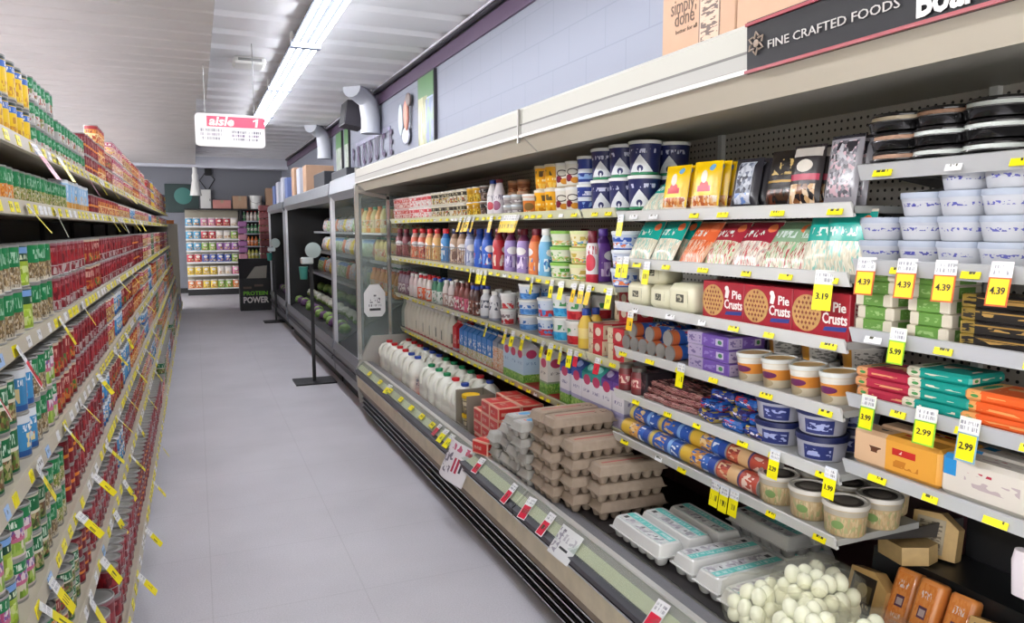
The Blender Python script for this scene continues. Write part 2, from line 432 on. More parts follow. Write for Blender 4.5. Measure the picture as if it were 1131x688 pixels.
def pulp(key, name, shell, lidmat, w=.296, d=.104, h=.070, printm=None):
    """dozen-egg carton: cupped tray, flange, bevelled lid"""
    def mk():
        b = MB(); zf = h*.50; px = w/6*.985
        for i in range(6):
            for j in range(2):
                x = (i-2.5)*px; y = (j-.5)*d*.485
                rings = []
                for q, z in ((.50, 0), (.62, .004), (.80, zf*.55), (.99, zf)):
                    rings.append(rrect(px*q, d*.485*q, min(px, d*.485)*q*.42, 2, z, x, y))
                b.loft(rings, 0, cap1=False)
        b.box(-w/2-.004, w/2+.004, -d/2-.004, d/2+.004, zf-.001, zf+.002)
        b.box(-w/2+.03, w/2-.03, -.008, .008, .012, zf)
        t = node(name, b, shell, sharp=45)
        lid = MB().loft([rrect(w+.004, d+.004, .012, 2, zf+.002), rrect(w-.002, d-.004, .012, 2, zf+.010), rrect(w-.012, d-.014, .014, 2, h-.004), rrect(w-.020, d-.024, .014, 2, h)], 0, True)
        lt = node('lid', lid, lidmat, t, sharp=30)
        if printm: node('lid_print', MB().box(-w/2+.02, w/2-.02, -d/2+.022, d/2-.022, h-.0002, h+.0008), printm, lt)
        return t
    PROTO[key] = mk
def clear_carton(key):
    def mk():
        w, d, h = .30, .108, .074; b = MB()
        for i in range(6):
            for j in range(2):
                x = (i-2.5)*w/6; y = (j-.5)*d*.49
                b.loft([rrect(w/6*q, d*.49*q, .018*q, 2, z, x, y) for q, z in ((.5,0),(.7,.006),(.98,.032))], 0, cap1=False)
        b.box(-w/2-.005, w/2+.005, -d/2-.005, d/2+.005, .032, .035)
        t = node('clear_egg_carton', b, CLEARP, sharp=45)
        l = MB().loft([rrect(w, d, .012, 2, .035), rrect(w-.006, d-.006, .012, 2, .05), rrect(w-.016, d-.016, .016, 2, h-.004), rrect(w-.024, d-.024, .016, 2, h)], 0)
        lid = node('lid', l, CLEARP, t, sharp=30)
        node('lid_print', MB().box(-w/2+.018, w/2-.018, -d/2+.016, d/2-.016, h, h+.0012), EGGLABEL, lid)
        return t
    PROTO[key] = mk
CLEARP = mat('frosted egg plastic', 'd9d9d6', 0.18, coat=0.4)
EGGLABEL = label_mat('egg carton print', 'd8d8d6', rects=[(.0,1,.52,.88,'6ccfc6'),(.05,.12,.2,.44,'2a2a2a')], pics=[(.14,1,.06,.46,['dcdcda','ccc8c8','c4bcc4','e6e6e4','a8a4aa'],9,2)], scrib=[(.1,1,.6,.8,'cfeae6',40,3)], discs=[(.5,.3,.012,.1,'333333'),(.8,.3,.012,.1,'333333')])

# pending products, labelled at the end by what stands next to them
PEND = []
def put(key, x, y, z, rz, desc, place, cat, group=None, tier=0, row=0, tilt=None, M=None):
    t = inst(key); o = t.o
    if M is not None: o.matrix_world = M
    else:
        o.rotation_euler = (tilt[0] if tilt else 0, tilt[1] if tilt else 0, rz); o.location = (x, y, z)
    PEND.append((t, desc, place, cat, group, tier, row, x, y)); return t
UNITS = 'zero first second third fourth fifth sixth seventh eighth ninth tenth eleventh twelfth thirteenth fourteenth fifteenth sixteenth seventeenth eighteenth nineteenth'.split()
TENS = {2: ('twenty', 'twentieth'), 3: ('thirty', 'thirtieth'), 4: ('forty', 'fortieth'), 5: ('fifty', 'fiftieth'), 6: ('sixty', 'sixtieth'), 7: ('seventy', 'seventieth'), 8: ('eighty', 'eightieth'), 9: ('ninety', 'ninetieth')}
def ordinal(n):
    if n < 20: return UNITS[n]
    t, u = divmod(n, 10)
    return TENS[t][1] if u == 0 else TENS[t][0] + '-' + UNITS[u]
TIERS = {1: ['only'], 2: ['bottom tier', 'top tier'], 3: ['bottom tier', 'middle tier', 'top tier'], 4: ['bottom tier', 'second tier', 'third tier', 'top tier'], 5: ['bottom tier', 'second tier', 'third tier', 'fourth tier', 'top tier'], 6: ['bottom tier', 'second tier', 'third tier', 'fourth tier', 'fifth tier', 'top tier']}
ROWS = ['front row'] + [u + ' row' for u in UNITS[2:12]]
def finish_labels():
    groups = {}
    for p in PEND: groups.setdefault((p[1], p[2]), []).append(p)
    for (desc, place), ps in groups.items():
        nt = max(p[5] for p in ps) + 1; rows = sorted({p[6] for p in ps})
        sub = {}
        for p in ps: sub.setdefault((p[5], p[6]), []).append(p)
        for (ti, ro), qs in sub.items():
            qs.sort(key=lambda p: p[8])
            for i, p in enumerate(qs):
                w = ''
                if nt > 1: w += ', ' + TIERS[nt][ti]
                if len(rows) > 1: w += ', ' + ROWS[ro]
                if len(qs) > 1: lab = '%s %s from the camera end%s, %s' % (ordinal(i+1), desc, w, place)
                else: lab = '%s%s, %s' % (desc, w, place)
                tag(p[0], lab, p[3], (p[4] or desc + ' stock, ' + place) if len(ps) > 1 else None)
# ------------------------------------------------------------------ the room
WX, CZ, YB = 2.07, 3.19, 19.6
def floor_mat():
    m = mat('vinyl floor', 'c6c3c8', 0.5); nt = m.node_tree; N, K = nt.nodes, nt.links; b = N['Principled BSDF']
    tc = N.new('ShaderNodeTexCoord'); n = N.new('ShaderNodeTexNoise'); n.inputs['Scale'].default_value = 160; n.inputs['Detail'].default_value = 4
    n2 = N.new('ShaderNodeTexNoise'); n2.inputs['Scale'].default_value = 1.6; n2.inputs['Detail'].default_value = 5
    r = N.new('ShaderNodeValToRGB'); e = r.color_ramp.elements; e[0].position = .35; e[0].color = srgb('c2bfc4'); e[1].position = .65; e[1].color = srgb('d0cdd2')
    r2 = N.new('ShaderNodeValToRGB'); e = r2.color_ramp.elements; e[0].position = .3; e[0].color = (.88,.88,.88,1); e[1].position = .65; e[1].color = (1,1,1,1)
    mx = N.new('ShaderNodeMix'); mx.data_type = 'RGBA'; mx.blend_type = 'MULTIPLY'; mx.inputs[0].default_value = 1
    br = N.new('ShaderNodeTexBrick'); br.offset = 0; br.inputs['Scale'].default_value = 1; br.inputs['Brick Width'].default_value = .61; br.inputs['Row Height'].default_value = .61; br.inputs['Mortar Size'].default_value = .0025
    br.inputs['Color1'].default_value = br.inputs['Color2'].default_value = (1,1,1,1); br.inputs['Mortar'].default_value = (.88,.88,.88,1)
    m3 = N.new('ShaderNodeMix'); m3.data_type = 'RGBA'; m3.blend_type = 'MULTIPLY'; m3.inputs[0].default_value = 1
    for q in (n, n2, br): K.new(tc.outputs['Object'], q.inputs['Vector'])
    K.new(n.outputs['Fac'], r.inputs['Fac']); K.new(n2.outputs['Fac'], r2.inputs['Fac']); K.new(r.outputs[0], mx.inputs[6]); K.new(r2.outputs[0], mx.inputs[7])
    K.new(mx.outputs[2], m3.inputs[6]); K.new(br.outputs['Color'], m3.inputs[7]); K.new(m3.outputs[2], b.inputs['Base Color'])
    return m
def wall_mat(name, c1, c2):
    m = mat(name, c1, 0.6); nt = m.node_tree; N, K = nt.nodes, nt.links; b = N['Principled BSDF']
    tc = N.new('ShaderNodeTexCoord'); sp = N.new('ShaderNodeSeparateXYZ'); cb = N.new('ShaderNodeCombineXYZ'); K.new(tc.outputs['Object'], sp.inputs[0])
    K.new(sp.outputs[1], cb.inputs[0]); K.new(sp.outputs[2], cb.inputs[1])
    br = N.new('ShaderNodeTexBrick'); br.inputs['Scale'].default_value = 1; br.inputs['Brick Width'].default_value = .42; br.inputs['Row Height'].default_value = .21; br.inputs['Mortar Size'].default_value = .004
    br.inputs['Color1'].default_value = br.inputs['Color2'].default_value = srgb(c1); br.inputs['Mortar'].default_value = srgb(c2); K.new(cb.outputs[0], br.inputs['Vector']); K.new(br.outputs['Color'], b.inputs['Base Color'])
    return m
struct('floor', MB().box(-6, WX+.1, -3.2, YB+.1, -.06, 0), floor_mat())
struct('wall_right', MB().box(WX, WX+.12, -3.2, YB+.1, 0, CZ+.1), wall_mat('painted block', '7d808c', '747784'))
struct('wall_back', MB().box(-6, WX, YB, YB+.12, 0, CZ+.1), mat('grey back wall', '7d7f88', .6))
# ribbed deck ceiling: shallow ribs run across the aisle
CEIL = mat('white deck ceiling', 'e8e8ea', .6, noise=(1.2, .06)); SOF = mat('old white soffit', 'c0bcb9', .65, noise=(2.5, .10))
cb = MB(); y = -3.2
while y < YB:
    cb.prism([(y,CZ+.05),(y,CZ-.004),(y+.05,CZ-.035),(y+.36,CZ-.035),(y+.41,CZ-.004),(y+.55,CZ-.004),(y+.55,CZ+.05)], -6, WX+.1, 'x'); y += .55
struct('ceiling', cb, CEIL)
sb = MB(); y = -3.2; SZ, SX, SY = 2.95, .176, 17.6
while y < SY:
    e = SX if y < 8.8 else SX - .1
    sb.prism([(y+.012, SZ+.24), (y+.012, SZ+.012), (y+.03, SZ), (y+.27, SZ), (y+.283, SZ+.010), (y+.283, SZ+.24)], -6, e, 'x'); sb.box(-6, e-.01, y-.02, y+.02, SZ+.014, SZ+.24); y += .295
struct('ceiling_soffit', sb, SOF)
struct('trim_1', MB().box(WX-.02, WX, -3.2, YB, 3.0, 3.115), mat('purple trim', '5a4660', .5))
struct('trim_2', MB().box(-6, WX, 18.2, 18.5, 2.93, 3.17), mat('white beam', 'cfd2dc', .5))
struct('baseboard_back', MB().box(-6, WX, YB-.02, YB, 0, .12), DARK)
tag(node('wall_conduit', MB().tube([(WX-.05, -3, 3.145), (WX-.05, 6, 3.145), (WX-.06, 12, 3.14), (WX-.05, 18, 3.145)], .028, 10), mat('dark conduit', '2f2c33', .5)), 'dark conduit running along the wall just under the ceiling', 'pipe')
tag(node('wall_cable', MB().tube([(WX-.09, -3, 3.16), (WX-.1, 4, 3.13), (WX-.07, 8, 3.155), (WX-.09, 12, 3.13), (WX-.07, 17, 3.15)], .011, 6), mat('pale cable', 'cfcad6', .5)), 'thin pale cable sagging beside the dark ceiling conduit', 'cable')

# ------------------------------------------------------------------ strip lights
TUBE = mat('lit tube', 'f3f6ff', .3, emit=24.0)
FILL_TUBE = mat('bright fill tube', 'f6f6fa', .3, emit=84.0)  # added fill: far brighter than the tubes in view
def light(x, y0, ln, label):
    t = node('ceiling_light', MB().box(x-.112, x+.112, y0+.0, y0+ln, 3.073, 3.083), mat('added glare shield', '2a2e35', .7, spec=.1))  # added dark pan, keeps tube glow off the ceiling so the tubes stay distinct
    node('end_bracket', MB().box(x-.12, x+.12, y0+.001, y0+.028, 3.035, 3.075), mat('bracket grey', '8d93ab', .4, .4), t)
    for dx in (-.09, -.032, .032, .09):
        node('fluorescent_tube', MB().tube([(x+dx, y0+.03, 3.055), (x+dx, y0+ln-.03, 3.055)], .013, 10), TUBE, t)
    for yy in (y0+ln-.015,):
        node('end_bracket', MB().box(x-.12, x+.12, yy-.014, yy+.014, 3.035, 3.075), mat('bracket grey', '8d93ab', .4, .4), t)
    for yy in (y0+.015, y0+ln-.015):
        node('ceiling_hanger', MB().box(x-.12, x-.10, yy-.012, yy+.012, 3.07, CZ-.0355).box(x+.10, x+.12, yy-.012, yy+.012, 3.07, CZ-.0355), WHITE, t)
    return tag(t, label, 'light', 'strip lights along the aisle ceiling')
ys = [4.42, 6.49, 8.56, 10.63]
for i, y in enumerate(ys): light(.91, y, 2.05 if i < 3 else 1.55, ['first four-tube strip light from the camera end, running out of view overhead', 'second four-tube strip light from the camera end', 'third four-tube strip light from the camera end', 'last four-tube strip light, above the aisle sign'][i])
light(.91, .28, 2.05, 'strip light overhead, second before the visible row begins'); light(.91, 2.35, 2.05, 'strip light overhead, just before the visible row begins')
for i, y in enumerate((-1.0, 2.0, 5.0, 8.0, 11.0, 13.5)):  # unseen row added to fill the aisle and soffit with light
    t = node('ceiling_light', MB().box(-2.63, -2.37, y, y+2.3, SZ-.05, SZ-.001), WHITE)
    for dx in (-.09, -.03, .03, .09): node('fluorescent_tube', MB().tube([(-2.5+dx, y+.03, SZ-.075), (-2.5+dx, y+2.27, SZ-.075)], .019, 8), FILL_TUBE, t)
    tag(t, '%s unseen fill strip light added over the next aisle, from the camera end' % ordinal(i+1), 'light', 'unseen fill strip lights over the next aisle')
w = bpy.data.worlds.new('World'); bpy.context.scene.world = w; w.use_nodes = True
w.node_tree.nodes['Background'].inputs[0].default_value = (1, .98, .96, 1); w.node_tree.nodes['Background'].inputs[1].default_value = 2.6

# ------------------------------------------------------------------ aisle sign and things hung above
sx, sy, sz, sw, sh = .325, 7.0, 2.40, .57, .28
t = node('aisle_sign', MB().loft([[(p[0], sy+dy, p[1]) for p in rrect(sw, sh, .035, 4, 0, sx, sz)] for dy in (-.008, .008)], 0, False), mat('sign white', 'e4e2e0', .4))
rb = MB().box(sx-.19, sx+.285, sy-.0105, sy-.0075, sz+.03, sz+.118); rp = node('red_panel', rb, mat('sign red', 'e05a76', .45), t)
letters('aisle', .105, WHITEINK, rp, Matrix.Translation((sx-.075, sy-.0115, sz+.074)), bold=.035, shear=.2, maxw=.205)
node('number', MB().prism([(sx+.202, sz+.038), (sx+.222, sz+.038), (sx+.232, sz+.110), (sx+.216, sz+.110), (sx+.188, sz+.096), (sx+.186, sz+.082), (sx+.209, sz+.090)], sy-.0122, sy-.0112), WHITEINK, rp)
SMALL = label_mat('sign small print', 'e4e2e0', scrib=[(0,1,.72,.95,'6b6b78',34,.5),(0,.93,.38,.6,'7b6b88',34,.5),(.05,.9,.05,.25,'6b6b78',34,.5)])
node('small_print', MB().box(sx-.255, sx-.06, sy-.0092, sy-.0078, sz-.085, sz+.015), SMALL, t)
node('small_print', MB().box(sx+.01, sx+.25, sy-.0092, sy-.0078, sz-.085, sz+.005), SMALL, t)
for dx in (-.2, .2): node('hanging_wire', MB().tube([(sx+dx, sy, sz+sh/2-.01), (sx+dx, sy, (SZ if sx+dx < SX else CZ-.036))], .003, 6), GREY, t)
tag(t, 'white hanging aisle sign with red panel reading aisle 1', 'sign')
t = node('ceiling_pipe', MB().lathe([(.07,2.62),(.07,2.75),(.055,2.80),(.05,2.95)], 14, 0, M=Matrix.Translation((.06, 18.3, 0))), WHITE)
node('pipe_sleeve', MB().lathe([(.13,2.30),(.12,2.34),(.075,2.62)], 14, 0, M=Matrix.Translation((.06, 18.3, 0))), WHITE, t); tag(t, 'white pipe with flared sleeve hanging from the back beam behind the aisle sign', 'pipe')
t = node('ceiling_vent', MB().rbox(.40, .69, 7.5, 7.8, CZ-.10, CZ-.035, .02), WHITE); node('vent_slot', MB().box(.44, .65, 7.49, 7.505, CZ-.08, CZ-.055), GREY, t); tag(t, 'small white box mounted on the ceiling left of the strip lights', 'vent')
def rtext(x, y, z):   # letters on the right wall, read looking towards +x
    return Matrix.Translation((x, y, z)) @ Matrix.Rotation(rad(-90), 4, 'Z')
# produce wall
PURP = mat('purple letters', '3c2648', .5)
pr = node('produce_sign', None, None); pr.o.location = (WX-.03, 8.85, 2.50)
for i, ch in enumerate('PRODUCE'):
    letters(ch, .37, PURP, pr, rtext(0.012, 1.51-i*.352, 0) , bold=.03, name='letter', sx=.8)
tag(pr, 'purple letters spelling PRODUCE on the pale wall above the cases', 'sign')
pr2 = node('wall_script', MB().box(WX-.012, WX-.002, 8.3, 10.2, 2.65, 2.70), label_mat('wall script print', '7d808c', scrib=[(0,1,0,1,'8d7fa6',60,1)])); tag(pr2, 'faint lilac line of script above the PRODUCE letters', 'sign')
def panel(x, y0, y1, z0, z1, m, label, name='wall_art_panel'):
    t = node(name, MB().box(x-.03, x, y0, y1, z0, z1), mat('art edge', '2c2a30', .5)); node('art_print', MB().box(x-.033, x-.0295, y0+.015, y1-.015, z0+.015, z1-.015), m, t); return tag(t, label, 'picture')
A1 = label_mat('veg art', '7d8458', bands=[(.72,1,'44703a'),(0,.12,'a06a48')], rects=[(.55,1,.0,.72,'8490b0')], pics=[(.0,.6,.1,.75,['a8a070','9a9a68','b8b48c','7c7c4a'],9,2),(.5,1,.0,.7,['68708c','586884','747c94','6a8464'],5,3)], order='brpsd')
A2 = label_mat('leaf art', '9a9f88', bands=[(.7,1,'507c46'),(0,.2,'b08870')], pics=[(0,1,.2,.7,['b0b6b0','98a68e','bcbcb8','7c906e'],5,3)])
panel(WX-.002, 6.56, 7.08, 2.21, 2.99, A1, 'tall vegetable mural panel in green, straw and blue on the wall')
panel(WX-.002, 10.62, 10.92, 2.23, 2.98, A2, 'narrow leaf mural panel with dark edge just beyond the PRODUCE letters')
panel(WX-.002, 11.15, 11.6, 2.21, 2.99, A2.copy(), 'green and white leaf mural panel further along beyond the PRODUCE letters')
b = MB(); t = node('wall_art_cutout', b.ell((WX-.035, 7.52, 2.50), (.03, .115, .088), 14, 8), mat('mushroom white', 'd9d9e2', .5))
node('stalk', MB().ell((WX-.05, 7.45, 2.70), (.028, .06, .16), 10, 8), mat('carrot art', 'c98a78', .5), t); node('leaf', MB().ell((WX-.03, 7.74, 2.69), (.02, .09, .165), 10, 8), mat('pale leaf art', 'aeb6b8', .5), t); node('crown', MB().ell((WX-.04, 7.41, 2.84), (.025, .09, .07), 10, 8), mat('brown art', '7d6f6c', .5), t)
tag(t, 'cut-out of pale mushrooms and carrot fixed to the wall', 'decoration')
def duct(y, label, big=1.0):
    P = [(WX-.37*big, y-.13, CZ-.05), (WX-.26*big, y, CZ-.08), (WX-.15*big, y+.05, CZ-.16), (WX-.12, y+.05, CZ-.35), (WX-.12, y+.05, 2.70)]
    t = node('wall_duct', MB().tube(P, [.112*big]*5, 14), mat('duct white', 'c9ccd4', .5)); node('duct_collar', MB().tube([(WX-.12, y+.05, 2.71), (WX-.12, y+.05, 2.66)], .118*big, 14), mat('duct white', 'c9ccd4'), t); return tag(t, label, 'duct')
duct(8.72, 'white elbow duct dropping from the ceiling beside the wall speaker'); duct(12.1, 'far white elbow duct beyond the leaf mural panels', .95)
t = node('wall_speaker', MB().prism([(WX-.36, 2.81), (WX-.32, 3.09), (WX-.10, 3.09), (WX-.13, 2.77)], 9.1, 9.5), mat('speaker grey', '3b3840', .6)); node('speaker_grille', MB().prism([(WX-.363, 2.83), (WX-.325, 3.07), (WX-.30, 3.07), (WX-.34, 2.83)], 9.13, 9.47), DARK, t)
node('bracket', MB().box(WX-.13, WX, 9.25, 9.35, 2.9, 2.95), DARK, t); tag(t, 'dark grey wall speaker under the ceiling beside a white elbow duct', 'speaker')

# ------------------------------------------------------------------ signed-tag builders
_pt = {}
def tag_print(base, ink=True, rows=2):
    k = 'tag print %s' % base
    return label_mat(k, base, scrib=[(.15,.85,.38,.72,'3a3a1c',9,.6)] if ink else [])
def hang_tag(M, w, h, head, body, label, place_cat='price tag', price=None, border=None, group='hanging price tags', key=None):
    k = key or ('tag', round(w, 3), round(h, 3), head, body, border, price)
    if k in _pt: t = _pt[k].copy()
    else:
        t = node('price_tag', MB().rbox(-w/2, w/2, 0, .0012, -h*.36, 0, .0004), mat('tag head %s' % head, head, .5))
        b = MB()
        if border: b.box(-w/2, w/2, .0002, .0012, -h, -h*.36, 1); b.box(-w/2+.0035, w/2-.0035, -.0004, .0013, -h+.0035, -h*.36-.003, 0)
        else: b.box(-w/2, w/2, 0, .0012, -h, -h*.36)
        node('price_panel', b, [mat('tag plain %s' % body, body, .5) if price else tag_print(body), mat('tag border %s' % border, border, .5)] if border else (mat('tag plain %s' % body, body, .5) if price else tag_print(body)), t)
        if price: letters(price, h*.22, INK, t, Matrix.Translation((0, -.0012, -h*.66)), bold=.012, maxw=w*.66, name='price_lettering')
        node('small_print', MB().box(-w*.42, w*.42, -.0005, .0004, -h*.32, -h*.06), label_mat('tag small print', 'e6e6e6', scrib=[(0,1,.1,.45,'8a8a92',18,.6),(0,1,.6,.9,'8a8a92',18,.6)]), t)
        _pt[k] = t
    t.o.matrix_world = M; tag(t, label, place_cat, group); return t
# ------------------------------------------------------------------ left shelving run
BEIGE = mat('beige shelf', 'bdb4a0', .45); BEIGED = mat('beige upright', 'a9a291', .5)
SHL = [('top left shelf', 1.825, .47), ('second left shelf', 1.63, .47), ('third left shelf', 1.25, .455), ('fourth left shelf', .93, .425), ('fifth left shelf', .665, .39), ('sixth left shelf', .445, .35), ('bottom left shelf', .17, .28)]
GY0, GY1 = .5, 15.6
gon = node('gondola_shelving', MB().box(-.90, -.88, GY0, GY1, .0, 2.02), DARK)
tag(gon, 'long beige gondola shelving run of canned goods lining the aisle', 'shelving')
node('base_plinth', MB().box(-.88, -.30, GY0, GY1, 0, .095), DARK, gon)
for yy in [GY0 + 1.22*i for i in range(13)]: node('upright', MB().box(-.88, -.855, yy-.015, yy+.015, .1, 2.04), DARK, gon)
node('end_panel', MB().box(-.88, -.30, GY1, GY1+.03, 0, 1.65), BEIGE, gon)
LAB_Y = tag_print('f4e600'); LAB_W = tag_print('e9e9e9'); LAB_B = tag_print('9fc0e8')
shelf_parts = []
for name, z, xf in SHL:
    s = node('shelf', MB().box(-.879, -xf, GY0, GY1, z-.03, z-.006), BEIGE, gon)
    m = MB().prism([(-xf, z-.042), (-xf+.010, z-.038), (-xf+.002, z+.006), (-xf-.004, z+.006)], GY0, GY1); node('price_channel', m, BEIGE, s)
    shelf_parts.append((s, z, xf))
rnd = random.Random(5)
def stickers(s, z, xf, ys, side, ms, h=.030, w=(.035, .055)):
    """price stickers slid into a shelf's channel"""
    out = MB(); n = 0
    for i, y in enumerate(ys):
        wd = rnd.uniform(*w); k = rnd.choice((0, 0, 0, 1, 1, 2))
        if side < 0: M = Matrix.Translation((-xf+.0075, y, z-.018)) @ Matrix.Rotation(rad(90), 4, 'Z') @ Matrix.Rotation(rad(-10), 4, 'X')
        else: M = Matrix.Translation((xf-.0075, y, z-.018)) @ Matrix.Rotation(rad(-90), 4, 'Z') @ Matrix.Rotation(rad(-10), 4, 'X')
        b = MB().box(-wd/2, wd/2, -.0012, .0012, -h/2, h/2, 0, M)
        node('price_label', b, ms[k], s)
for (s, z, xf) in shelf_parts:
    ys, y = [], 1.0
    while len(ys) < 14: ys.append(y); y += rnd.uniform(.07, .2)
    stickers(s, z, xf, ys, -1, (LAB_Y, LAB_W, LAB_B))
    b = [MB(), MB()]
    while y < GY1 - .1:
        wd = rnd.uniform(.04, .06); k = rnd.choice((0, 0, 1))
        b[k].box(-wd/2, wd/2, -.0012, .0012, -.015, .015, 0, Matrix.Translation((-xf+.0075, y, z-.018)) @ Matrix.Rotation(rad(90), 4, 'Z') @ Matrix.Rotation(rad(-10), 4, 'X')); y += rnd.uniform(.07, .17)
    node('price_label', b[0], LAB_Y, s, kind='stuff'); node('price_label', b[1], LAB_W, s, kind='stuff')

# can labels
def veg(name, top, pic, low='cfc6b2', swirl='9cc4a8'):
    return label_mat(name, low, bands=[(.52, 1, top)], pics=[(0, 1, .10, .52, pic, 15, 7)], scrib=[(.06, .94, .62, .88, swirl, 26, 4), (.1, .9, .03, .1, '6a6458', 30, 1)], rep=2, rand=1)
GRN = '0f7a45'
LM = {
 'peas': veg('green pea label', GRN, ['7c8a34', '8f9a42', 'b9a878', '5f6a2a', 'd4cbb4']),
 'mushroom': veg('green mushroom label', GRN, ['8a7350', '6e5a3c', 'b09a72', 'c8bca4', '6a5840']),
 'corn': label_mat('yellow corn label', 'efc617', bands=[(.72, .9, '3f6fc0'), (.92, 1, '2c3a30'), (0, .05, 'c9b58a')], pics=[(.0, 1, .08, .34, ['e2a51c', 'f0cf3a', 'c98d2c', 'efc617'], 10, 4)], scrib=[(.1, .9, .76, .87, 'f1eee2', 26, 4), (.3, .7, .42, .6, 'c98d1c', 8, 2)], rep=2, rand=1),
 'carrot': veg('green carrot label', '1b7d48', ['d9822a', 'c96f22', 'e09a44', 'cfc6b2']),
 'tray': label_mat('green tray label', 'a9a49e', bands=[(.44, 1, '107c46')], pics=[(.35, 1, .05, .5, ['a8483e', 'c9c4bc', 'b9b4ae', 'd8d2c8', '8a8a52'], 7, 3)], scrib=[(.1, .9, .62, .86, '8fc0a0', 24, 4)], rep=2, rand=1),
 'tomato': label_mat('maroon tomato label', '7c1c28', bands=[(.92, 1, '9a6a70'), (.27, .31, 'b8a8a4')], pics=[(0, 1, .34, .72, ['861a26', '9c2029', '6c1420', 'a83038'], 5, 2), (0, 1, .03, .28, ['8c2430', 'a89490', '7a1a26', 'b8a8a4', '8c2430'], 6, 2)], scrib=[(.1, .9, .72, .85, 'b4666a', 26, 3)], rep=2, rand=1),
 'sauce': label_mat('red sauce label', '8f222a', bands=[(.92, 1, 'c9b398'), (.0, .1, '7a1422')], pics=[(0, 1, .12, .45, ['b8442c', 'c87a3c', '98202a', '4c7a3a'], 6, 3)], scrib=[(.1, .9, .58, .82, 'd8a898', 24, 3)], rep=2, rand=1),
 'chili': label_mat('orange chili label', 'd8893a', bands=[(.8, 1, '9c2028'), (.5, .56, 'f0d9a0')], pics=[(0, 1, .06, .5, ['c8622c', 'e0a45c', 'b8483a', 'e8c890'], 7, 3)], scrib=[(.1, .9, .6, .76, '7a1c1c', 14, 2)], rep=2, rand=1),
 'bean': label_mat('tan bean label', 'd7b25c', bands=[(.62, .9, 'c23a52'), (.92, 1, 'e8e0d0')], pics=[(0, 1, .08, .55, ['b8863a', 'd8b878', 'e4d2a4', '9c4a4a'], 8, 4)], scrib=[(.1, .9, .68, .85, 'f0dcd8', 26, 4)], rep=2, rand=1),
 'pink': label_mat('pink fruit label', 'd4a0a4', bands=[(.7, .94, 'b23a5c'), (0, .1, 'e8dcd0')], pics=[(0, 1, .15, .65, ['e0b49c', 'd99a8c', 'ecd8c0', 'c87a7a', 'e8c86c'], 7, 4)], scrib=[(.1, .9, .74, .9, 'f0e4e4', 26, 4)], rep=2, rand=1),
 'maroon': label_mat('maroon orange band label', '7a1826', bands=[(.40, .52, 'e2882c'), (.95, 1, '6a1420')], scrib=[(.1, .9, .62, .85, 'a86a64', 20, 3), (.2, .8, .1, .3, 'b0443c', 8, 2)], rep=2, rand=1),
 'lime': label_mat('lime pear label', '9db83a', bands=[(.62, 1, '184a34'), (.82, .98, '7aa4dc')], pics=[(0, 1, .08, .5, ['a8c83c', 'c0d860', '86a02c', 'd0dc90'], 5, 3)], scrib=[(.1, .9, .66, .78, 'd8e4c4', 26, 4)], rep=2, rand=1),
 'aqua': label_mat('blue cup label', '3f8fc4', bands=[(.8, 1, 'e0e4e8'), (0, .14, '2a5a9c')], pics=[(.2, .8, .2, .55, ['e0884c', 'c8d4dc', '3f8fc4', 'e8d8a0'], 5, 3)], scrib=[(.1, .9, .6, .76, 'f0f4f8', 26, 4)], rep=2, rand=1),
 'darkgreen': label_mat('dark green bean label', '10663c', bands=[(.48, .56, 'd8d4c0'), (.95, 1, 'c8c4b0')], pics=[(0, 1, .06, .48, ['5f7a34', '7c5a3c', '8a9a52', '3f4a24', 'b8ac80'], 7, 4)], scrib=[(.1, .9, .62, .88, 'c8e0cc', 26, 4)], rep=2, rand=1),
 'asp': label_mat('pink green asparagus label', 'd8c8c8', bands=[(.72, 1, '1b7d48'), (.4, .5, 'c86a8c')], pics=[(0, 1, .06, .4, ['8ab040', 'a8c45c', '6f9430', 'd8d4b8'], 7, 2), (0, 1, .5, .72, ['e0d0d4', 'b04c78', 'e0d0d4', '7a5a9c'], 8, 3)], scrib=[(.1, .9, .78, .95, 'e0ecdc', 26, 4)], rep=2, rand=1),
}
can('corn_can', 'corn_can', .049, .118, LM['corn']); can('tray_can', 'vegetable_can', .036, .083, LM['tray'])
for k, nm, lk in (('pea', 'vegetable_can', 'peas'), ('mush', 'mushroom_can', 'mushroom'), ('carrot', 'carrot_can', 'carrot'), ('tomato', 'tomato_can', 'tomato'), ('sauce', 'sauce_can', 'sauce'), ('chili', 'chili_can', 'chili'), ('bean', 'bean_can', 'bean'), ('fruit', 'fruit_can', 'pink'), ('maroon', 'soup_can', 'maroon'), ('lime', 'pear_can', 'lime'), ('aqua', 'fruit_can', 'aqua'), ('dgreen', 'green_bean_can', 'darkgreen'), ('asp', 'asparagus_can', 'asp')):
    can(k+'_s', nm, .034, .079, LM[lk]); can(k, nm, .0375, .107, LM[lk]); can(k+'_m', nm, .043, .126, LM[lk]); can(k+'_l', nm, .050, .130, LM[lk]); can(k+'_x', nm, .062, .178, LM[lk])
def pillbox(key, name, lm, w, d, h): box(key, name, w, d, h, lm)
BBX = label_mat('blue soup box', '9cc4e4', bands=[(.0, .3, 'd8a04c'), (.9, 1, 'e8ecf0')], pics=[(.1, .9, .3, .6, ['c8d8e4', '6fa8d8', 'e0b46c', 'd8e4ec'], 4, 3)], scrib=[(.1, .9, .66, .84, 'f4f8fc', 9, 2)])
box('bluebox', 'soup_box', .07, .055, .135, BBX)
DIMS = {'_s': (.034, .079), '': (.0375, .107), '_m': (.043, .126), '_l': (.050, .130), '_x': (.062, .178)}
def dims(key):
    if key == 'corn_can': return .049, .118
    if key == 'tray_can': return .036, .083
    if key == 'bluebox': return .037, .135
    for s in ('_s', '_m', '_l', '_x'):
        if key.endswith(s): return DIMS[s]
    return DIMS['']
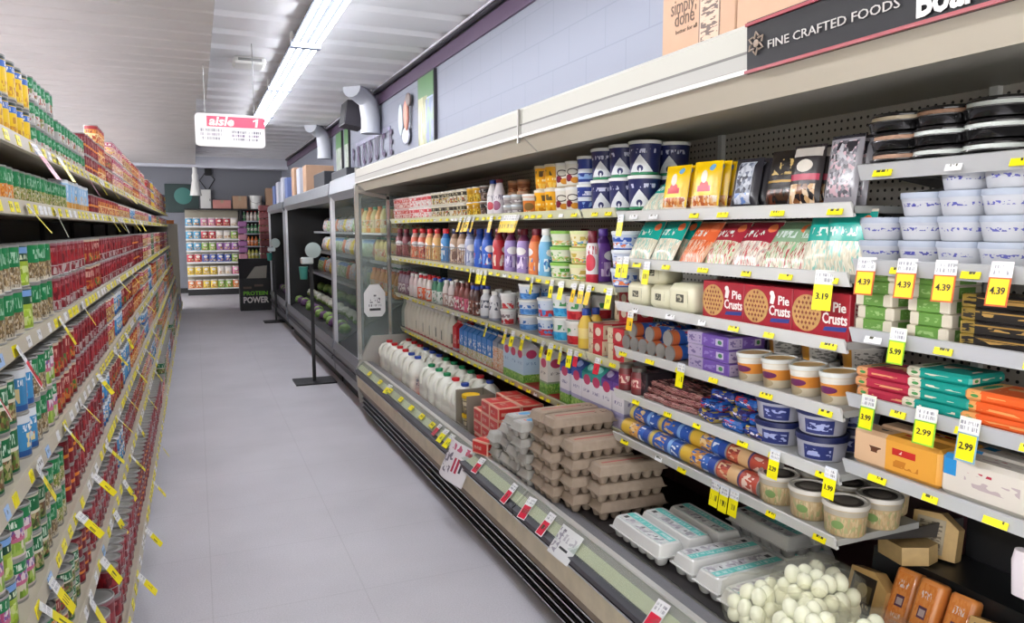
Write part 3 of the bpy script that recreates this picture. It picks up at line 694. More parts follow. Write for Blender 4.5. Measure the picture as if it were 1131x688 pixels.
DESC = {'corn_can': 'yellow corn can', 'tray_can': 'small green-label can', 'pea': 'green-label pea can', 'mush': 'green-label mushroom can', 'carrot': 'green carrot can', 'tomato': 'maroon tomato can', 'sauce': 'red sauce can', 'chili': 'orange chili can', 'bean': 'tan bean can', 'fruit': 'pink fruit can', 'maroon': 'maroon orange-banded can', 'lime': 'lime-green pear can', 'aqua': 'blue fruit can', 'dgreen': 'dark-green bean can', 'asp': 'pink-green asparagus can', 'bluebox': 'pale-blue soup box'}
STUFF = {}
YCUT = 6.6
def stock(si, runs):
    """fill a shelf: runs of (kind, y from, y to, tiers)"""
    name, z, xf = SHL[si]
    for key, y0, y1, tiers in runs:
        r, h = dims(key); pitch = 2*r + .0035; y = y0 + r
        while y + r <= y1 + .02:
            for ti in range(tiers):
                x = -xf - .014 - r - rnd.uniform(0, .006); zz = z - .006 + ti*(h + .0004)
                if y < YCUT:
                    k2 = key[:-2] if key[-2:] in ('_s', '_m', '_l', '_x') else key
                    put(key, x, y, zz, rad(90) + rnd.uniform(-.35, .35), DESC[k2], name, 'box' if key == 'bluebox' else 'can', tier=ti)
                else: STUFF.setdefault(key, []).append((x, y, zz))
            y += pitch
def far(si, y0, keys, tiers, step=.55):
    y = y0; i = 0; out = []
    while y < GY1 - .1:
        ln = step * rnd.uniform(.6, 1.5); out.append((keys[i % len(keys)], y, min(y+ln, GY1-.05), tiers if rnd.random() < .8 else max(1, tiers-1))); y += ln; i += 1
    stock(si, out)
def stock_u(si, runs, u0=-60):
    """runs of (kind, image column where the run ends, tiers)"""
    name, z, xf = SHL[si]; out = []; a = yu(u0, -xf-.03, z+.08)
    for key, u1, tiers in runs:
        b = yu(u1, -xf-.03, z+.08); out.append((key, a, b-.004, tiers)); a = b
    stock(si, out); return a
y_ = stock_u(0, [('corn_can', 33, 2), ('tray_can', 60, 3), ('tray_can', 92, 2), ('maroon', 107, 2), ('chili', 116, 3), ('sauce', 124, 2), ('fruit', 136, 3), ('bean', 146, 3)])
far(0, y_, ['chili', 'fruit', 'bean', 'fruit', 'sauce', 'corn_can', 'fruit', 'bean'], 3)
y_ = stock_u(1, [('carrot', 14, 1), ('pea', 70, 1), ('bluebox', 97, 1), ('maroon', 107, 1), ('chili', 130, 1), ('bean', 142, 1), ('aqua', 148, 1), ('bean', 156, 1)])
far(1, y_, ['bean', 'fruit', 'aqua', 'fruit', 'chili', 'dgreen', 'bean', 'corn_can', 'fruit'], 1)
y_ = stock_u(2, [('mush_l', 25, 2), ('lime_l', 38, 2), ('mush_l', 60, 2), ('tomato_l', 96, 2), ('sauce_l', 110, 2), ('tomato_l', 146, 2)])
far(2, y_, ['maroon_l', 'tomato_l', 'bean_l', 'fruit_l', 'dgreen_l', 'fruit_l', 'chili_l', 'bean_l'], 2)
y_ = stock_u(3, [('lime_m', -10, 2), ('dgreen_m', 24, 2), ('aqua_m', 38, 2), ('mush_m', 50, 2), ('asp_m', 60, 2), ('sauce_m', 84, 2), ('tomato_m', 118, 2), ('bean_m', 126, 2), ('aqua_m', 134, 2), ('sauce_m', 146, 2), ('chili_m', 154, 2)])
far(3, y_, ['fruit_m', 'bean_m', 'aqua_m', 'fruit_m', 'chili_m', 'dgreen_m', 'bean_m', 'corn_can'], 2)
y_ = stock_u(4, [('lime', -14, 2), ('asp', 6, 2), ('lime', 20, 2), ('asp', 36, 2), ('dgreen', 48, 2), ('mush', 60, 2), ('pea', 72, 2), ('maroon', 84, 2), ('tomato', 112, 2), ('aqua', 120, 2), ('sauce', 134, 2), ('aqua', 142, 2), ('chili', 150, 2)])
far(4, y_, ['fruit', 'bean', 'aqua', 'fruit', 'chili', 'dgreen', 'bean', 'fruit'], 2)
y_ = stock_u(5, [('carrot_s', 36, 2), ('dgreen_s', 50, 2), ('carrot_s', 60, 2), ('sauce_s', 72, 2), ('dgreen_s', 86, 2), ('maroon_s', 98, 2), ('tomato_s', 128, 2), ('aqua_s', 134, 2), ('tomato_s', 146, 2), ('sauce_s', 156, 2)], -20)
far(5, y_, ['bean_s', 'fruit_s', 'aqua_s', 'fruit_s', 'dgreen_s', 'bean_s', 'chili_s'], 2)
y_ = stock_u(6, [('mush_x', 100, 1), ('pea_x', 112, 1), ('tomato_x', 128, 1), ('tomato', 150, 2), ('maroon', 164, 2), ('tomato', 172, 2)], 60)
far(6, y_, ['tomato', 'fruit', 'dgreen', 'bean', 'aqua'], 2)
for key, ps in STUFF.items():
    if key not in FLATS: continue
    nm, mbf, ms, wd = FLATS[key]; one = mbf(); b = MB()
    for p in ps: b.join(one, Matrix.Translation(p) @ Matrix.Rotation(rnd.uniform(0, 6.28) if key != 'bluebox' else rad(90), 4, 'Z'))
    k2 = key[:-2] if key[-2:] in ('_s', '_m', '_l', '_x') else key; sz = {'_s': 'small ', '_m': 'middle-sized ', '_l': 'large ', '_x': 'catering-size '}.get(key[-2:], '')
    t = node(nm, b, ms); tag(t, '%s%ss filling the far half of the left shelves' % (sz, DESC[k2]), 'can', None, 'stuff')
# tags that stand out from the left shelves into the aisle
def left_tags():
    spec = {0: [(1.75, 'y'), (2.78, 'p'), (3.25, 'y'), (3.95, 'p'), (4.4, 'y'), (5.0, 'y'), (5.6, 'p'), (6.3, 'y')], 1: [(2.62, 'y'), (3.1, 'w'), (5.0, 'y'), (5.35, 'y'), (5.8, 'w'), (6.2, 'y'), (6.8, 'y'), (7.6, 'y')],
            2: [(1.93, 'r'), (2.28, 'r'), (2.95, 'y'), (3.5, 'y'), (4.4, 'y'), (5.1, 'y'), (6.0, 'y'), (7.0, 'y'), (8.0, 'y')], 3: [(1.55, 'r'), (2.25, 'y'), (2.7, 'y'), (3.05, 'y'), (3.6, 'y'), (4.3, 'y'), (5.0, 'y'), (5.9, 'y'), (7.0, 'y')],
            4: [(1.98, 'y'), (2.12, 'y'), (2.6, 'y'), (3.0, 'y'), (3.4, 'y'), (3.9, 'y'), (4.4, 'y'), (5.2, 'y'), (6.1, 'y'), (7.2, 'y')], 5: [(1.75, 'y'), (2.0, 'y'), (2.45, 'y'), (2.75, 'y'), (3.2, 'y'), (3.6, 'y'), (4.0, 'y'), (4.6, 'y'), (5.4, 'y'), (6.4, 'y')],
            6: [(2.05, 'y'), (2.45, 'y'), (2.8, 'y'), (3.2, 'y'), (3.7, 'y'), (4.4, 'y'), (5.2, 'y')]}
    for si, lst in spec.items():
        name, z, xf = SHL[si]; cnt = {}
        for y, c in lst:
            cnt[c] = cnt.get(c, 0) + 1
            head, body, w, h = {'y': ('e2e2dc', 'f0df00', .048, .105), 'p': ('e9dfe0', 'd98a98', .045, .13), 'w': ('ecece8', 'e4e3cf', .045, .11), 'r': ('e9e9ec', 'd0122e', .058, .125)}[c]
            ang = rnd.uniform(20, 42); yaw = rnd.uniform(-12, 14)
            M = Matrix.Translation((-xf+.011, y, z-.006)) @ Matrix.Rotation(rad(90+yaw), 4, 'Z') @ Matrix.Rotation(rad(-ang), 4, 'X')
            hang_tag(M, w, h, head, body, '%s %s price tag from the camera end, sticking out of the %s' % (ordinal(cnt[c]), {'y': 'yellow', 'p': 'pink', 'w': 'pale', 'r': 'red'}[c], name), border='e9e9ec' if c == 'r' else None, group='price tags on the left shelves')
left_tags()
# ------------------------------------------------------------------ refrigerated cases on the right
STEEL = mat('brushed steel', '9c9a95', .38, .75); BEIGEP = mat('beige case panel', 'dccfb2', .5, noise=(14, .16)); TAUPE = mat('taupe case panel', '8a7a66', .5, noise=(10, .2)); CREAMP = mat('cream case band', 'e6dfbf', .4)
BUMP = mat('dark bumper', '2d2a31', .4); GRILLE = mat('black louvre', '191819', .5); CANO = mat('canopy enamel', 'aeaca1', .45); CANOG = mat('canopy grey band', 'a09e97', .45); CANL = mat('canopy lower face', 'cdc4b2', .45)
SHW = mat('white shelf', 'dcddd9', .4); MAROONB = mat('dark maroon liner', '3a1a20', .6)
def peg():
    m = mat('pegboard back', 'bdb8af', .6); nt = m.node_tree; N, K = nt.nodes, nt.links; b = N['Principled BSDF']
    tc = N.new('ShaderNodeTexCoord'); sp = N.new('ShaderNodeSeparateXYZ'); K.new(tc.outputs['Object'], sp.inputs[0])
    def mt(op, a, c=None):
        n = N.new('ShaderNodeMath'); n.operation = op
        for i, x in enumerate((a, c)):
            if x is None: continue
            if isinstance(x, (int, float)): n.inputs[i].default_value = x
            else: K.new(x, n.inputs[i])
        return n.outputs[0]
    f = lambda x: mt('POWER', mt('SUBTRACT', mt('FRACT', mt('MULTIPLY', x, 38.0)), .5), 2.0)
    g = mt('LESS_THAN', mt('ADD', f(sp.outputs[1]), f(sp.outputs[2])), .035)
    mx = N.new('ShaderNodeMix'); mx.data_type = 'RGBA'; K.new(g, mx.inputs[0]); mx.inputs[6].default_value = srgb('bdb8af'); mx.inputs[7].default_value = srgb('2c2a28'); K.new(mx.outputs[2], b.inputs['Base Color'])
    return m
PEG = peg(); AIRG = label_mat('air grille honeycomb', '77767a', pics=[(0, 1, 0, 1, ['6c6b70', '7c7b7e', '66656a', '848386'], 10, 500)], rough=.45)
RY0, RY1, JY = -.6, 6.1, 2.765
XF, XB = 1.5, 2.0
def case_body(t, y0, y1):
    node('base_plinth', MB().box(1.32, 2.05, y0, y1, 0, .06), BLACK, t)
    b = MB(); b.box(1.28, 1.30, y0, y1, .03, .195)
    g = node('kick_grille', b, BLACK, t)
    for z in (.06, .098, .136, .172): node('louvre', MB().prism([(1.236, z-.012), (1.29, z-.022), (1.29, z+.004), (1.240, z+.008)], y0, y1), GRILLE, g); node('louvre_edge', MB().box(1.230, 1.2375, y0, y1, z-.003, z+.004), CHROME, g)
    node('lower_panel', MB().box(1.222, 1.32, y0, y1, .19, .24), TAUPE, t); node('front_panel', MB().box(1.200, 1.32, y0, y1, .24, .345), BEIGEP, t)
    bp = node('bumper', MB().prism([(1.205, .346), (1.188, .352), (1.182, .378), (1.204, .392)], y0, y1), BUMP, t); node('bumper_trim', MB().box(1.186, 1.200, y0, y1, .341, .3485), CHROME, bp)
    node('cream_band', MB().prism([(1.205, .393), (1.2385, .4225), (1.2585, .4025), (1.225, .373)], y0, y1), CREAMP, t)
    node('upper_band', MB().prism([(1.2385, .4227), (1.2605, .4445), (1.2805, .4245), (1.2585, .4027)], y0, y1), mat('pinkish steel band', 'b5a9a6', .4, .2), t)
    r = node('front_rail', MB().prism([(1.254, .443), (1.280, .441), (1.280, .4475), (1.257, .4495)], y0, y1), mat('bright rail', 'e4e2de', .3, .4), t)
    node('tag_channel', MB().prism([(1.192, .397), (1.250, .4485), (1.252, .4470), (1.194, .3955)], y0, y1), glass_mat('clear channel', 'e5e3d8', .93), r)
    node('air_grille', MB().prism([(1.280, .42), (1.330, .41), (1.330, .4415), (1.280, .4445)], y0, y1), AIRG, t)
    node('well_liner', MB().prism([(1.331, .38), (1.345, .38), (1.345, .437), (1.331, .441)], y0, y1), STEEL, t)
    node('well_deck', MB().box(1.33, 2.0, y0, y1, .35, .385), mat('well deck black', '1b181a', .5), t)
    ym = 1.36 if y0 < 1.36 else y0
    if ym > y0: node('back_panel', MB().box(XB, XB+.02, y0, ym-.002, .36, .98), mat('black liner', '141416', .5), t)
    node('back_panel', MB().box(XB, XB+.02, ym, y1, .36, .98), MAROONB, t); node('back_panel', MB().box(XB, XB+.02, y0, y1, .98, 1.93), PEG, t)
    node('outer_back', MB().box(2.03, 2.05, y0, y1, 0, 2.0), STEEL, t)
    c = node('canopy', MB().prism([(1.222, 1.925), (1.226, 2.025), (1.26, 2.045), (2.05, 2.045), (2.05, 1.93), (2.0, 1.93), (1.34, 1.895), (1.295, 1.862)], y0, y1, mats=[0, 0, 0, 0, 0, 0, 2, 1]), [CANO, CANL, mat('canopy underside', 'b9b3a6', .5)], t)
    node('canopy_trim', MB().box(1.216, 1.228, y0, y1, 1.915, 1.926), mat('white trim', 'cfcdc6', .35), c); node('canopy_groove', MB().box(1.2205, 1.2255, y0, y1, 1.962, 1.968), mat('groove grey', '6d6b66', .5), c)
    node('canopy_band', MB().box(1.2195, 1.2235, y0, y1, 1.928, 1.961), CANOG, c)
near = node('refrigerated_case', None, None); near.o.location = (0, 0, 0)
tag(near, 'near open refrigerated case of cheese and eggs with printed banner on its canopy', 'refrigerator')
mid = node('refrigerated_case', None, None); tag(mid, 'middle open refrigerated dairy case holding milk with glass end panel', 'refrigerator')
case_body(near, RY0, JY-.004); case_body(mid, JY+.004, RY1)
def shelf(t, y0, y1, z, xf, col, lab, back=None):
    back = back or XB-.002
    s = node('shelf', MB().box(xf+.004, back, y0, y1, z-.022, z-.004), mat('shelf plate grey', 'a6a7a3', .45), t)
    node('price_channel', MB().prism([(xf+.014, z-.030), (xf+.006, z-.032), (xf-.008, z+.004), (xf-.003, z+.006), (xf+.004, z-.004)], y0, y1), col, s)
    for yy in (y0+.006, y1-.006): node('shelf_bracket', MB().prism([(xf+.10, z-.022), (XB-.002, z-.022), (XB-.002, z-.07), (XB-.06, z-.07)], yy-.003, yy+.003), mat('bracket dark', '3c3a3a', .5), s)
    ys, y = [], y0 + .05
    while y < y1 - .05: ys.append(y); y += rnd.uniform(*lab)
    for y in ys:
        k = rnd.choice((0, 0, 0, 1)); wd = rnd.uniform(.035, .055)
        M = Matrix.Translation((xf-.0022, y, z-.014)) @ Matrix.Rotation(rad(-90), 4, 'Z') @ Matrix.Rotation(rad(-21), 4, 'X')
        node('price_label', MB().box(-wd/2, wd/2, -.0012, .0012, -.013, .013, 0, M), (LAB_Y, LAB_W)[k], s)
    return s
CHL = mat('pale channel', 'd3d3b4', .4); CHW = mat('white channel', 'd6d6d3', .35); CHS = mat('silver channel', 'd2d4d6', .3, .35)
LZ = [('top dairy shelf', 1.628, 1.5), ('second dairy shelf', 1.325, 1.5), ('third dairy shelf', 1.022, 1.53), ('milk carton shelf', .725, 1.575)]
for n, z, x in LZ: shelf(mid, JY+.01, RY1-.03, z, x, CHL, (.07, .14)); shelf(near, 2.49, JY-.01, z, x, CHL, (.08, .14))
RZ = [('pouch shelf', 1.612, 1.5), ('shredded cheese shelf', 1.437, 1.5), ('pie crust shelf', 1.267, 1.5), ('purple box shelf', 1.09, 1.5), ('lunch pack shelf', .922, 1.5), ('biscuit tube shelf', .748, 1.5)]
for n, z, x in RZ: shelf(near, 1.365, 2.475, z, x, CHW, (.12, .24), 1.81 if z < .8 else None)
QZ = [('tray shelf', 1.70, 1.5), ('plastic tub shelf', 1.472, 1.5), ('green box shelf', 1.302, 1.5), ('coloured pack shelf', 1.137, 1.5), ('sliced cheese shelf', .965, 1.5)]
for n, z, x in QZ: shelf(near, .2, 1.35, z, x, CHS, (.12, .2))
for yy in (1.357, 2.482): node('shelf_standard', MB().box(XB-.02, XB, yy-.012, yy+.012, 1.0, 1.93), SHW, near)
# glass end panel of the middle case
ep = node('end_panel', MB().prism([(1.215, .10), (1.190, .36), (1.225, .46), (1.33, .66), (2.0, .66), (2.0, .10)], RY1, RY1+.03), mat('case end enamel', 'b5b2aa', .45), mid)
node('glass_pane', MB().prism([(1.225, .50), (1.225, 1.86), (1.5, 1.84), (2.0, 1.84), (2.0, .66), (1.33, .66)], RY1+.012, RY1+.018), GLASS, ep)
fr = MB()
fr.box(1.212, 1.242, RY1-.004, RY1+.034, .46, 1.90); fr.box(1.475, 1.498, RY1, RY1+.03, .66, 1.84)
fr.prism([(1.225, 1.845), (1.5, 1.79), (1.5, 1.815), (1.225, 1.875)], RY1, RY1+.03); fr.box(1.5, 2.0, RY1, RY1+.03, 1.83, 1.86)
node('chrome_frame', fr, CHROME, ep)
node('canopy_end', MB().prism([(1.222, 1.865), (1.222, 2.045), (2.05, 2.045), (2.05, 1.84), (1.5, 1.84)], RY1+.001, RY1+.03), CANOG, ep)
t = node('door_sticker', MB().prism([(1.27, .86), (1.27, 1.02), (1.32, 1.09), (1.40, 1.09), (1.45, 1.02), (1.45, .86), (1.42, .82), (1.30, .82)], RY1+.008, RY1+.0115), mat('sticker white', 'ebebea', .5))
node('printed_face', MB().box(1.295, 1.43, RY1+.0065, RY1+.0085, .86, 1.04), label_mat('sticker print', 'ebebea', rects=[(.15, .85, .06, .17, '333338'), (.18, .36, .42, .47, '55555c'), (.64, .82, .42, .47, '55555c'), (.42, .58, .72, .8, '66666c')], scrib=[(.1, .9, .25, .36, '77777c', 30, 1), (.2, .4, .5, .66, '55555c', 14, 9), (.42, .58, .5, .66, '8a8a90', 14, 9), (.62, .82, .5, .66, '55555c', 14, 9)]), t)
tag(t, 'white house-shaped sticker on the glass end panel of the dairy case', 'sticker')
# wire fence in front of the second dairy shelf
wf = node('wire_fence', None, None); wf.o.location = (1.492, 4.2, 1.335)
tag(wf, 'low wire fence along the front edge of the second dairy shelf', 'fence')
y0f, y1f = 4.22, 6.04
node('rail', MB().tube([(0, 0, .10), (0, y1f-4.2, .10)], .003, 6), CHROME, wf); node('rail', MB().tube([(0, 0, .004), (0, y1f-4.2, .004)], .003, 6), CHROME, wf)
for i in range(46): node('wire', MB().tube([(0, .0+i*.0405, 0), (0, .0+i*.0405, .10)], .0017, 5), CHROME, wf)
# canopy joints and banner
for yy in (2.785,):
    t = node('canopy_clip', MB().box(1.2145, 1.2235, yy-.006, yy+.006, 1.895, 2.028), STEEL, near)
bn = node('canopy_banner', MB().prism([(1.214, 1.912), (1.209, 2.03), (1.2165, 2.03), (1.2185, 1.912)], -.5, 1.43), mat('banner black', '17161a', .5, spec=.3))
node('red_edge', MB().box(1.205, 1.2125, -.5, 1.43, 1.912, 1.919), mat('banner red', '8c2430', .35), bn); node('red_edge', MB().box(1.203, 1.209, -.5, 1.43, 2.019, 2.026), mat('banner red', '8c2430', .35), bn)
bt = lambda y, z: Matrix.Translation((1.2075, y, z)) @ Matrix.Rotation(rad(-90), 4, 'Z') @ Matrix.Rotation(rad(3), 4, 'X')
yb = lambda u: yu(u, 1.21, 1.97)
letters('FINE CRAFTED FOODS', .026, mat('banner silver', 'b3ada8', .4), bn, bt((yb(849)+yb(995))/2, 1.963), maxw=(yb(849)-yb(995)))
letters("Boar's Head", .068, mat('banner white', 'e6e2de', .4), bn, bt(yb(1014)-.145, 1.948), bold=.03, maxw=.29)
fl = MB()
for a in range(6): fl.tube([(0, .012*cos(a*pi/3), .012*sin(a*pi/3)), (0, .026*cos(a*pi/3+.5), .026*sin(a*pi/3+.5)), (0, .018*cos(a*pi/3+1.0), .018*sin(a*pi/3+1.0))], .0022, 5)
fl.ell((0, 0, 0), (.002, .009, .009), 8, 6)
node('flourish', fl, mat('banner bronze', '8d7b6a', .4), bn).o.location = (1.2065, yb(836), 1.975)
tag(bn, "glossy black banner with red edges reading FINE CRAFTED FOODS on the canopy", 'banner')
# boxes on the case
def shipping(y0, y1, x0, x1, z1, label, txt=False):
    t = node('shipping_box', MB().rbox(x0, x1, y0, y1, 2.046, z1, .004), CARD)
    node('flap_seam', MB().box(x0-.0006, x0+.001, (y0+y1)/2-.001, (y0+y1)/2+.001, z1-.12, z1-.006), mat('seam brown', '7d614b', .8), t)
    if txt:
        dk = mat('box ink', '5b4a40', .8); BM = lambda y, z: Matrix.Translation((x0-.0008, y, z)) @ Matrix.Rotation(rad(-90), 4, 'Z')
        zz = lambda u, v: atx(u, v, x0)[2]; yy = lambda u, v: atx(u, v, x0)[1]
        letters('simply', .075, dk, t, BM(yy(754, 4), zz(754, 6)), maxw=.135); letters("done'", .07, dk, t, BM(yy(757, 19), zz(757, 19)), maxw=.12)
        letters('better for all', .02, dk, t, BM(yy(758, 32), zz(758, 32)), maxw=.12, name='small_print')
        node('facts_panel', MB().box(-.055, .055, -.0006, .0006, -.12, .10, 0, BM(yy(784, 6), zz(784, 8))), label_mat('box facts', 'b08e74', rects=[(0,1,0,1,'5b4a40'),(.05,.95,.03,.97,'b99a82')], scrib=[(.1,.9,.05,.95,'5b4a40',3,26)], order='bprsd'), t)
    return tag(t, label, 'box')
shipping(yu(812, 1.6, 2.2), yu(731, 1.6, 2.2), 1.6, 1.95, 2.44, 'brown cardboard carton with dark lettering and facts panel on top of the cases', True)
shipping(1.50, yu(814, 1.6, 2.2)-.02, 1.58, 1.93, 2.36, 'plain brown cardboard carton on the canopy just behind the banner')

# ------------------------------------------------------------------ labels for the cold goods
def cup(name, base, top, pic, sw='e8e4e0'): return label_mat(name, base, bands=[(.62, .9, top)], pics=[(.05, .95, .1, .58, pic, 6, 3)], scrib=[(.1, .9, .66, .86, sw, 12, 2)], rep=2, rand=1)
PM = dict(
 pink=cup('pink yogurt cup', 'd8a6a0', 'c8574f', ['d8a6a0', 'e6c8be', 'b8483f', 'e8d4cc']), red=cup('red yogurt cup', 'e4dcd8', 'd8555c', ['e4dcd8', 'd0303c', 'e8b0b0', 'efe8e4']),
 pat=cup('patterned yogurt cup', 'd9d2bc', '3f3a30', ['d9d2bc', 'c8a848', '6f6a4c', 'e6e2d4', 'a8503c'], 'c9c09c'), yel=cup('golden yogurt cup', 'd8a820', 'c08c10', ['d8a820', 'e8d060', '8a6a1c']), dk=cup('dark pudding cup', '6c564c', '2f2826', ['6c564c', 'a08a80', '3c302c', 'b8a89c']))
for k in PM: tub(k+'_cup', 'yogurt_cup', .028, .036, .088, PM[k], mat('foil lid', 'c9c6c0', .3, .4), .002, n=16)
tub('small_cup', 'dip_cup', .030, .037, .050, label_mat('silver dip cup', 'b9b4b0', bands=[(.3, .75, '9a8f92')], scrib=[(.1, .9, .38, .66, 'e8e4e4', 12, 2)]), LID, n=16); tub('orange_cup', 'dip_cup', .033, .037, .062, label_mat('brown dip cup', 'c8865a', bands=[(.5, .85, 'a05c34')], pics=[(0, 1, .1, .5, ['c8865a', 'd8a070', '98583a'], 6, 3)]), mat('bronze lid', 'b58a66', .3), n=16)
tub('orange_tub', 'spread_tub', .045, .052, .095, label_mat('orange spread', 'e0853a', bands=[(.8, 1, 'e8e2dc')], discs=[(.5, .45, .2, .22, '8a6a3c')], scrib=[(.1, .9, .1, .2, 'f0d8b8', 14, 1)], rep=2), WHITE)
tub('gold_tub', 'yogurt_tub', .042, .049, .108, label_mat('golden yogurt label', 'f2b01e', bands=[(0, .06, 'e8dcc4')], pics=[(0, 1, .06, .3, ['f2b01e', 'd88c18', 'f6cc5c'], 5, 2)], scrib=[(.12, .88, .62, .9, '6a5434', 6, 2), (.2, .8, .4, .5, 'f8e6b0', 12, 1)], rep=2), mat('gold lid', 'd8cdb4', .4))
tub('fruit_tub', 'yogurt_tub', .040, .047, .106, label_mat('white fruit yogurt label', 'e4e0d4', discs=[(.35, .4, .16, .16, '7a1c34'), (.6, .3, .15, .14, 'd8922c'), (.5, .68, .22, .16, '4c4038'), (.5, .68, .17, .11, 'e4e0d4')], bands=[(0, .08, 'c8b89c')], rep=2), WHITE)
NAVYL = label_mat('navy mountain yogurt label', '252a5c', bands=[(.0, .09, '2f8a5c')], tris=[(.5, .10, .30, .58, 'dfe2e6')], discs=[(.5, .22, .07, .11, '252a5c'), (.5, .16, .025, .08, 'dfe2e6')], scrib=[(.15, .85, .72, .86, 'c9cbe0', 18, 3)], rep=2)
tub('navy_tub', 'yogurt_tub', .054, .062, .122, NAVYL, WHITE, n=26); tub('navy_small', 'yogurt_tub', .042, .048, .112, label_mat('blue yogurt label', '2a3f8c', bands=[(.45, .62, 'dfe4ec'), (0, .08, 'dfe4ec')], scrib=[(.1, .9, .68, .86, 'd8dcec', 10, 2), (.1, .9, .2, .4, '8fb0dc', 8, 2)]), WHITE)
def creamer(key, base, top, capm, pic, bands=()):
    lm = label_mat(key+' creamer sleeve', base, bands=[(.82, 1, top)] + list(bands), pics=[(.1, .9, .12, .42, pic, 5, 3)], discs=[(.5, .56, .3, .10, 'e9e6e6')], scrib=[(.22, .78, .5, .62, top, 12, 8)], rep=2, rand=1)
    bottle(key, 'creamer_bottle', [(.034,.0),(.038,.004),(.039,.05),(.036,.085),(.038,.12),(.036,.15),(.026,.18),(.018,.195),(.017,.205)], lm, capm, (.0215, .03))
creamer('cr_maroon', '7d3a44', '4c1c26', MAROON, ['7d3a44', 'a06a6c', '5c3a2c']); creamer('cr_orange', 'd86a4c', 'c8a090', RED, ['d86a4c', 'e8c0a0', 'b03a2c']); creamer('cr_yellow', 'e0b06a', 'd8956a', RED, ['e0b06a', 'f0d8a0', 'c0563c']); creamer('cr_blue', '3f8ac8', '2a62a8', RED, ['3f8ac8', 'a8d0ec', 'e0e8f0'])
creamer('cr_beige', 'b89a80', '8a6a54', NAVY, ['b89a80', 'd8c4ae', '7c5a44']); creamer('cr_pale', 'a9b0cc', '8a90b4', BLUE, ['a9b0cc', 'd8dcea', '7c86b0']); creamer('cr_royal', '2456b8', '1a3f90', BLUE, ['2456b8', '7ca8e4', 'd8e4f4', 'e05a4c']); creamer('cr_red', 'b8232f', '7a1420', MAROON, ['b8232f', 'e0b0a0', 'e8dcd0']); creamer('cr_lilac', 'a08ac4', '6a2a50', MAROON, ['a08ac4', 'd4c8e4', '5c3c86', 'e8dcf0'])
creamer('cr_peach', 'e07a3c', 'c8502c', MAROON, ['e07a3c', 'f0b87c', '3f7ac0']); creamer('cr_purple', '6a3a96', '4c2470', PURPLE, ['6a3a96', 'c8a8dc', 'e0d0ec']); creamer('cr_sky', '6fb0d8', 'd8e6ee', WHITE, ['6fb0d8', 'e8f0f4', '2f6ab0'])
creamer('cr_whip', 'd9d2d4', 'b83a4c', MAROON, ['d9d2d4', 'c83a4c', '6a4a9c'], [(0, .14, 'b02a3c')])
bottle('kefir', 'kefir_bottle', [(.030,0),(.034,.004),(.035,.11),(.030,.135),(.022,.16),(.017,.178),(.017,.186)], label_mat('white kefir label', 'd9d5d6', discs=[(.5, .3, .22, .12, 'c8384c')], scrib=[(.1, .9, .45, .62, '8a8294', 10, 6)], rep=2), BLUE, (.0195, .018)); bottle('kefir_red', 'kefir_bottle', [(.030,0),(.034,.004),(.035,.11),(.030,.135),(.022,.16),(.017,.178),(.017,.186)], label_mat('plum kefir label', 'd4ccd2', discs=[(.5, .3, .24, .14, '8a3c64')], scrib=[(.1, .9, .45, .62, '8a8294', 10, 6)], rep=2), MAROON, (.0195, .018))
def spread(key, base, band, pic, lidc):
    tub(key, 'spread_tub', .054, .062, .066, label_mat(key+' label', base, bands=[(.0, .1, band)], pics=[(.1, .9, .14, .5, pic, 6, 3)], scrib=[(.15, .85, .55, .85, band, 8, 2)], rep=2), mat(key+' lid', lidc, .35), .01)
spread('green_spread', 'dfe3cf', '5aa83c', ['c8d8a0', 'e8b87c', '8ac050', 'f0ecd8'], '8ac050'); spread('sunny_spread', 'e9e2b8', 'c8b04c', ['e8c860', 'd87a5c', '9ab85c', 'f2ecd0', '6fa0c8'], 'd4dc9c'); spread('blue_spread', 'c9d2e6', '2f56b0', ['c9d2e6', '6f94d8', 'e07a4c', 'e8ecf4'], 'dfe3ea')
bottle('spray', 'whipped_cream_can', [(.026,0),(.027,.003),(.027,.15),(.022,.168),(.014,.176)], label_mat('red white whip label', 'e2dede', bands=[(0, .22, 'c02a3c')], discs=[(.5, .5, .3, .2, 'd03a4c')], scrib=[(.1, .9, .7, .9, 'b83a4c', 10, 3)], rep=2), MAROON, (.02, .05))
# third dairy shelf
def drink(key, base, top, capm): bottle(key, 'drink_bottle', [(.026,0),(.030,.003),(.030,.10),(.026,.13),(.016,.155),(.014,.165)], label_mat(key+' drink label', base, bands=[(.55, 1, top)], pics=[(.1, .9, .08, .5, [base, 'e8e4e0', top], 5, 4)], rep=2, rand=1), capm, (.0165, .02))
drink('dr_white', 'e6dedc', 'e4d0d0', WHITE); drink('dr_orange', 'e0663a', 'e6dcd6', RED); drink('dr_dim', '8c6a78', '9c8a94', MAROON); drink('dr_green', 'dde4e0', '4f8a6c', BLUE); drink('dr_brown', 'a88a84', 'd4c8c4', WHITE)
drink('dr_pink', 'c8607c', '7a3c34', mat('brown cap', '5c2c24', .4)); drink('dr_choc', '7c4a3c', '4c2c28', BLUE)
bottle('white_bottle', 'protein_bottle', [(.034,0),(.037,.003),(.037,.10),(.033,.125),(.020,.145),(.018,.155)], label_mat('white drink label', 'd8d9de', scrib=[(.15, .85, .4, .7, '5c5f70', 8, 6)], bands=[(0, .1, '9aa0b4')], rep=2), WHITE, (.021, .02))
bottle('lemon_bottle', 'juice_bottle', [(.030,0),(.034,.003),(.034,.07),(.036,.10),(.028,.125),(.016,.145),(.015,.155)], label_mat('lemon juice', 'e6c24c', bands=[(.3, .6, 'efd98c')], rep=2), BLUE, (.018, .028))
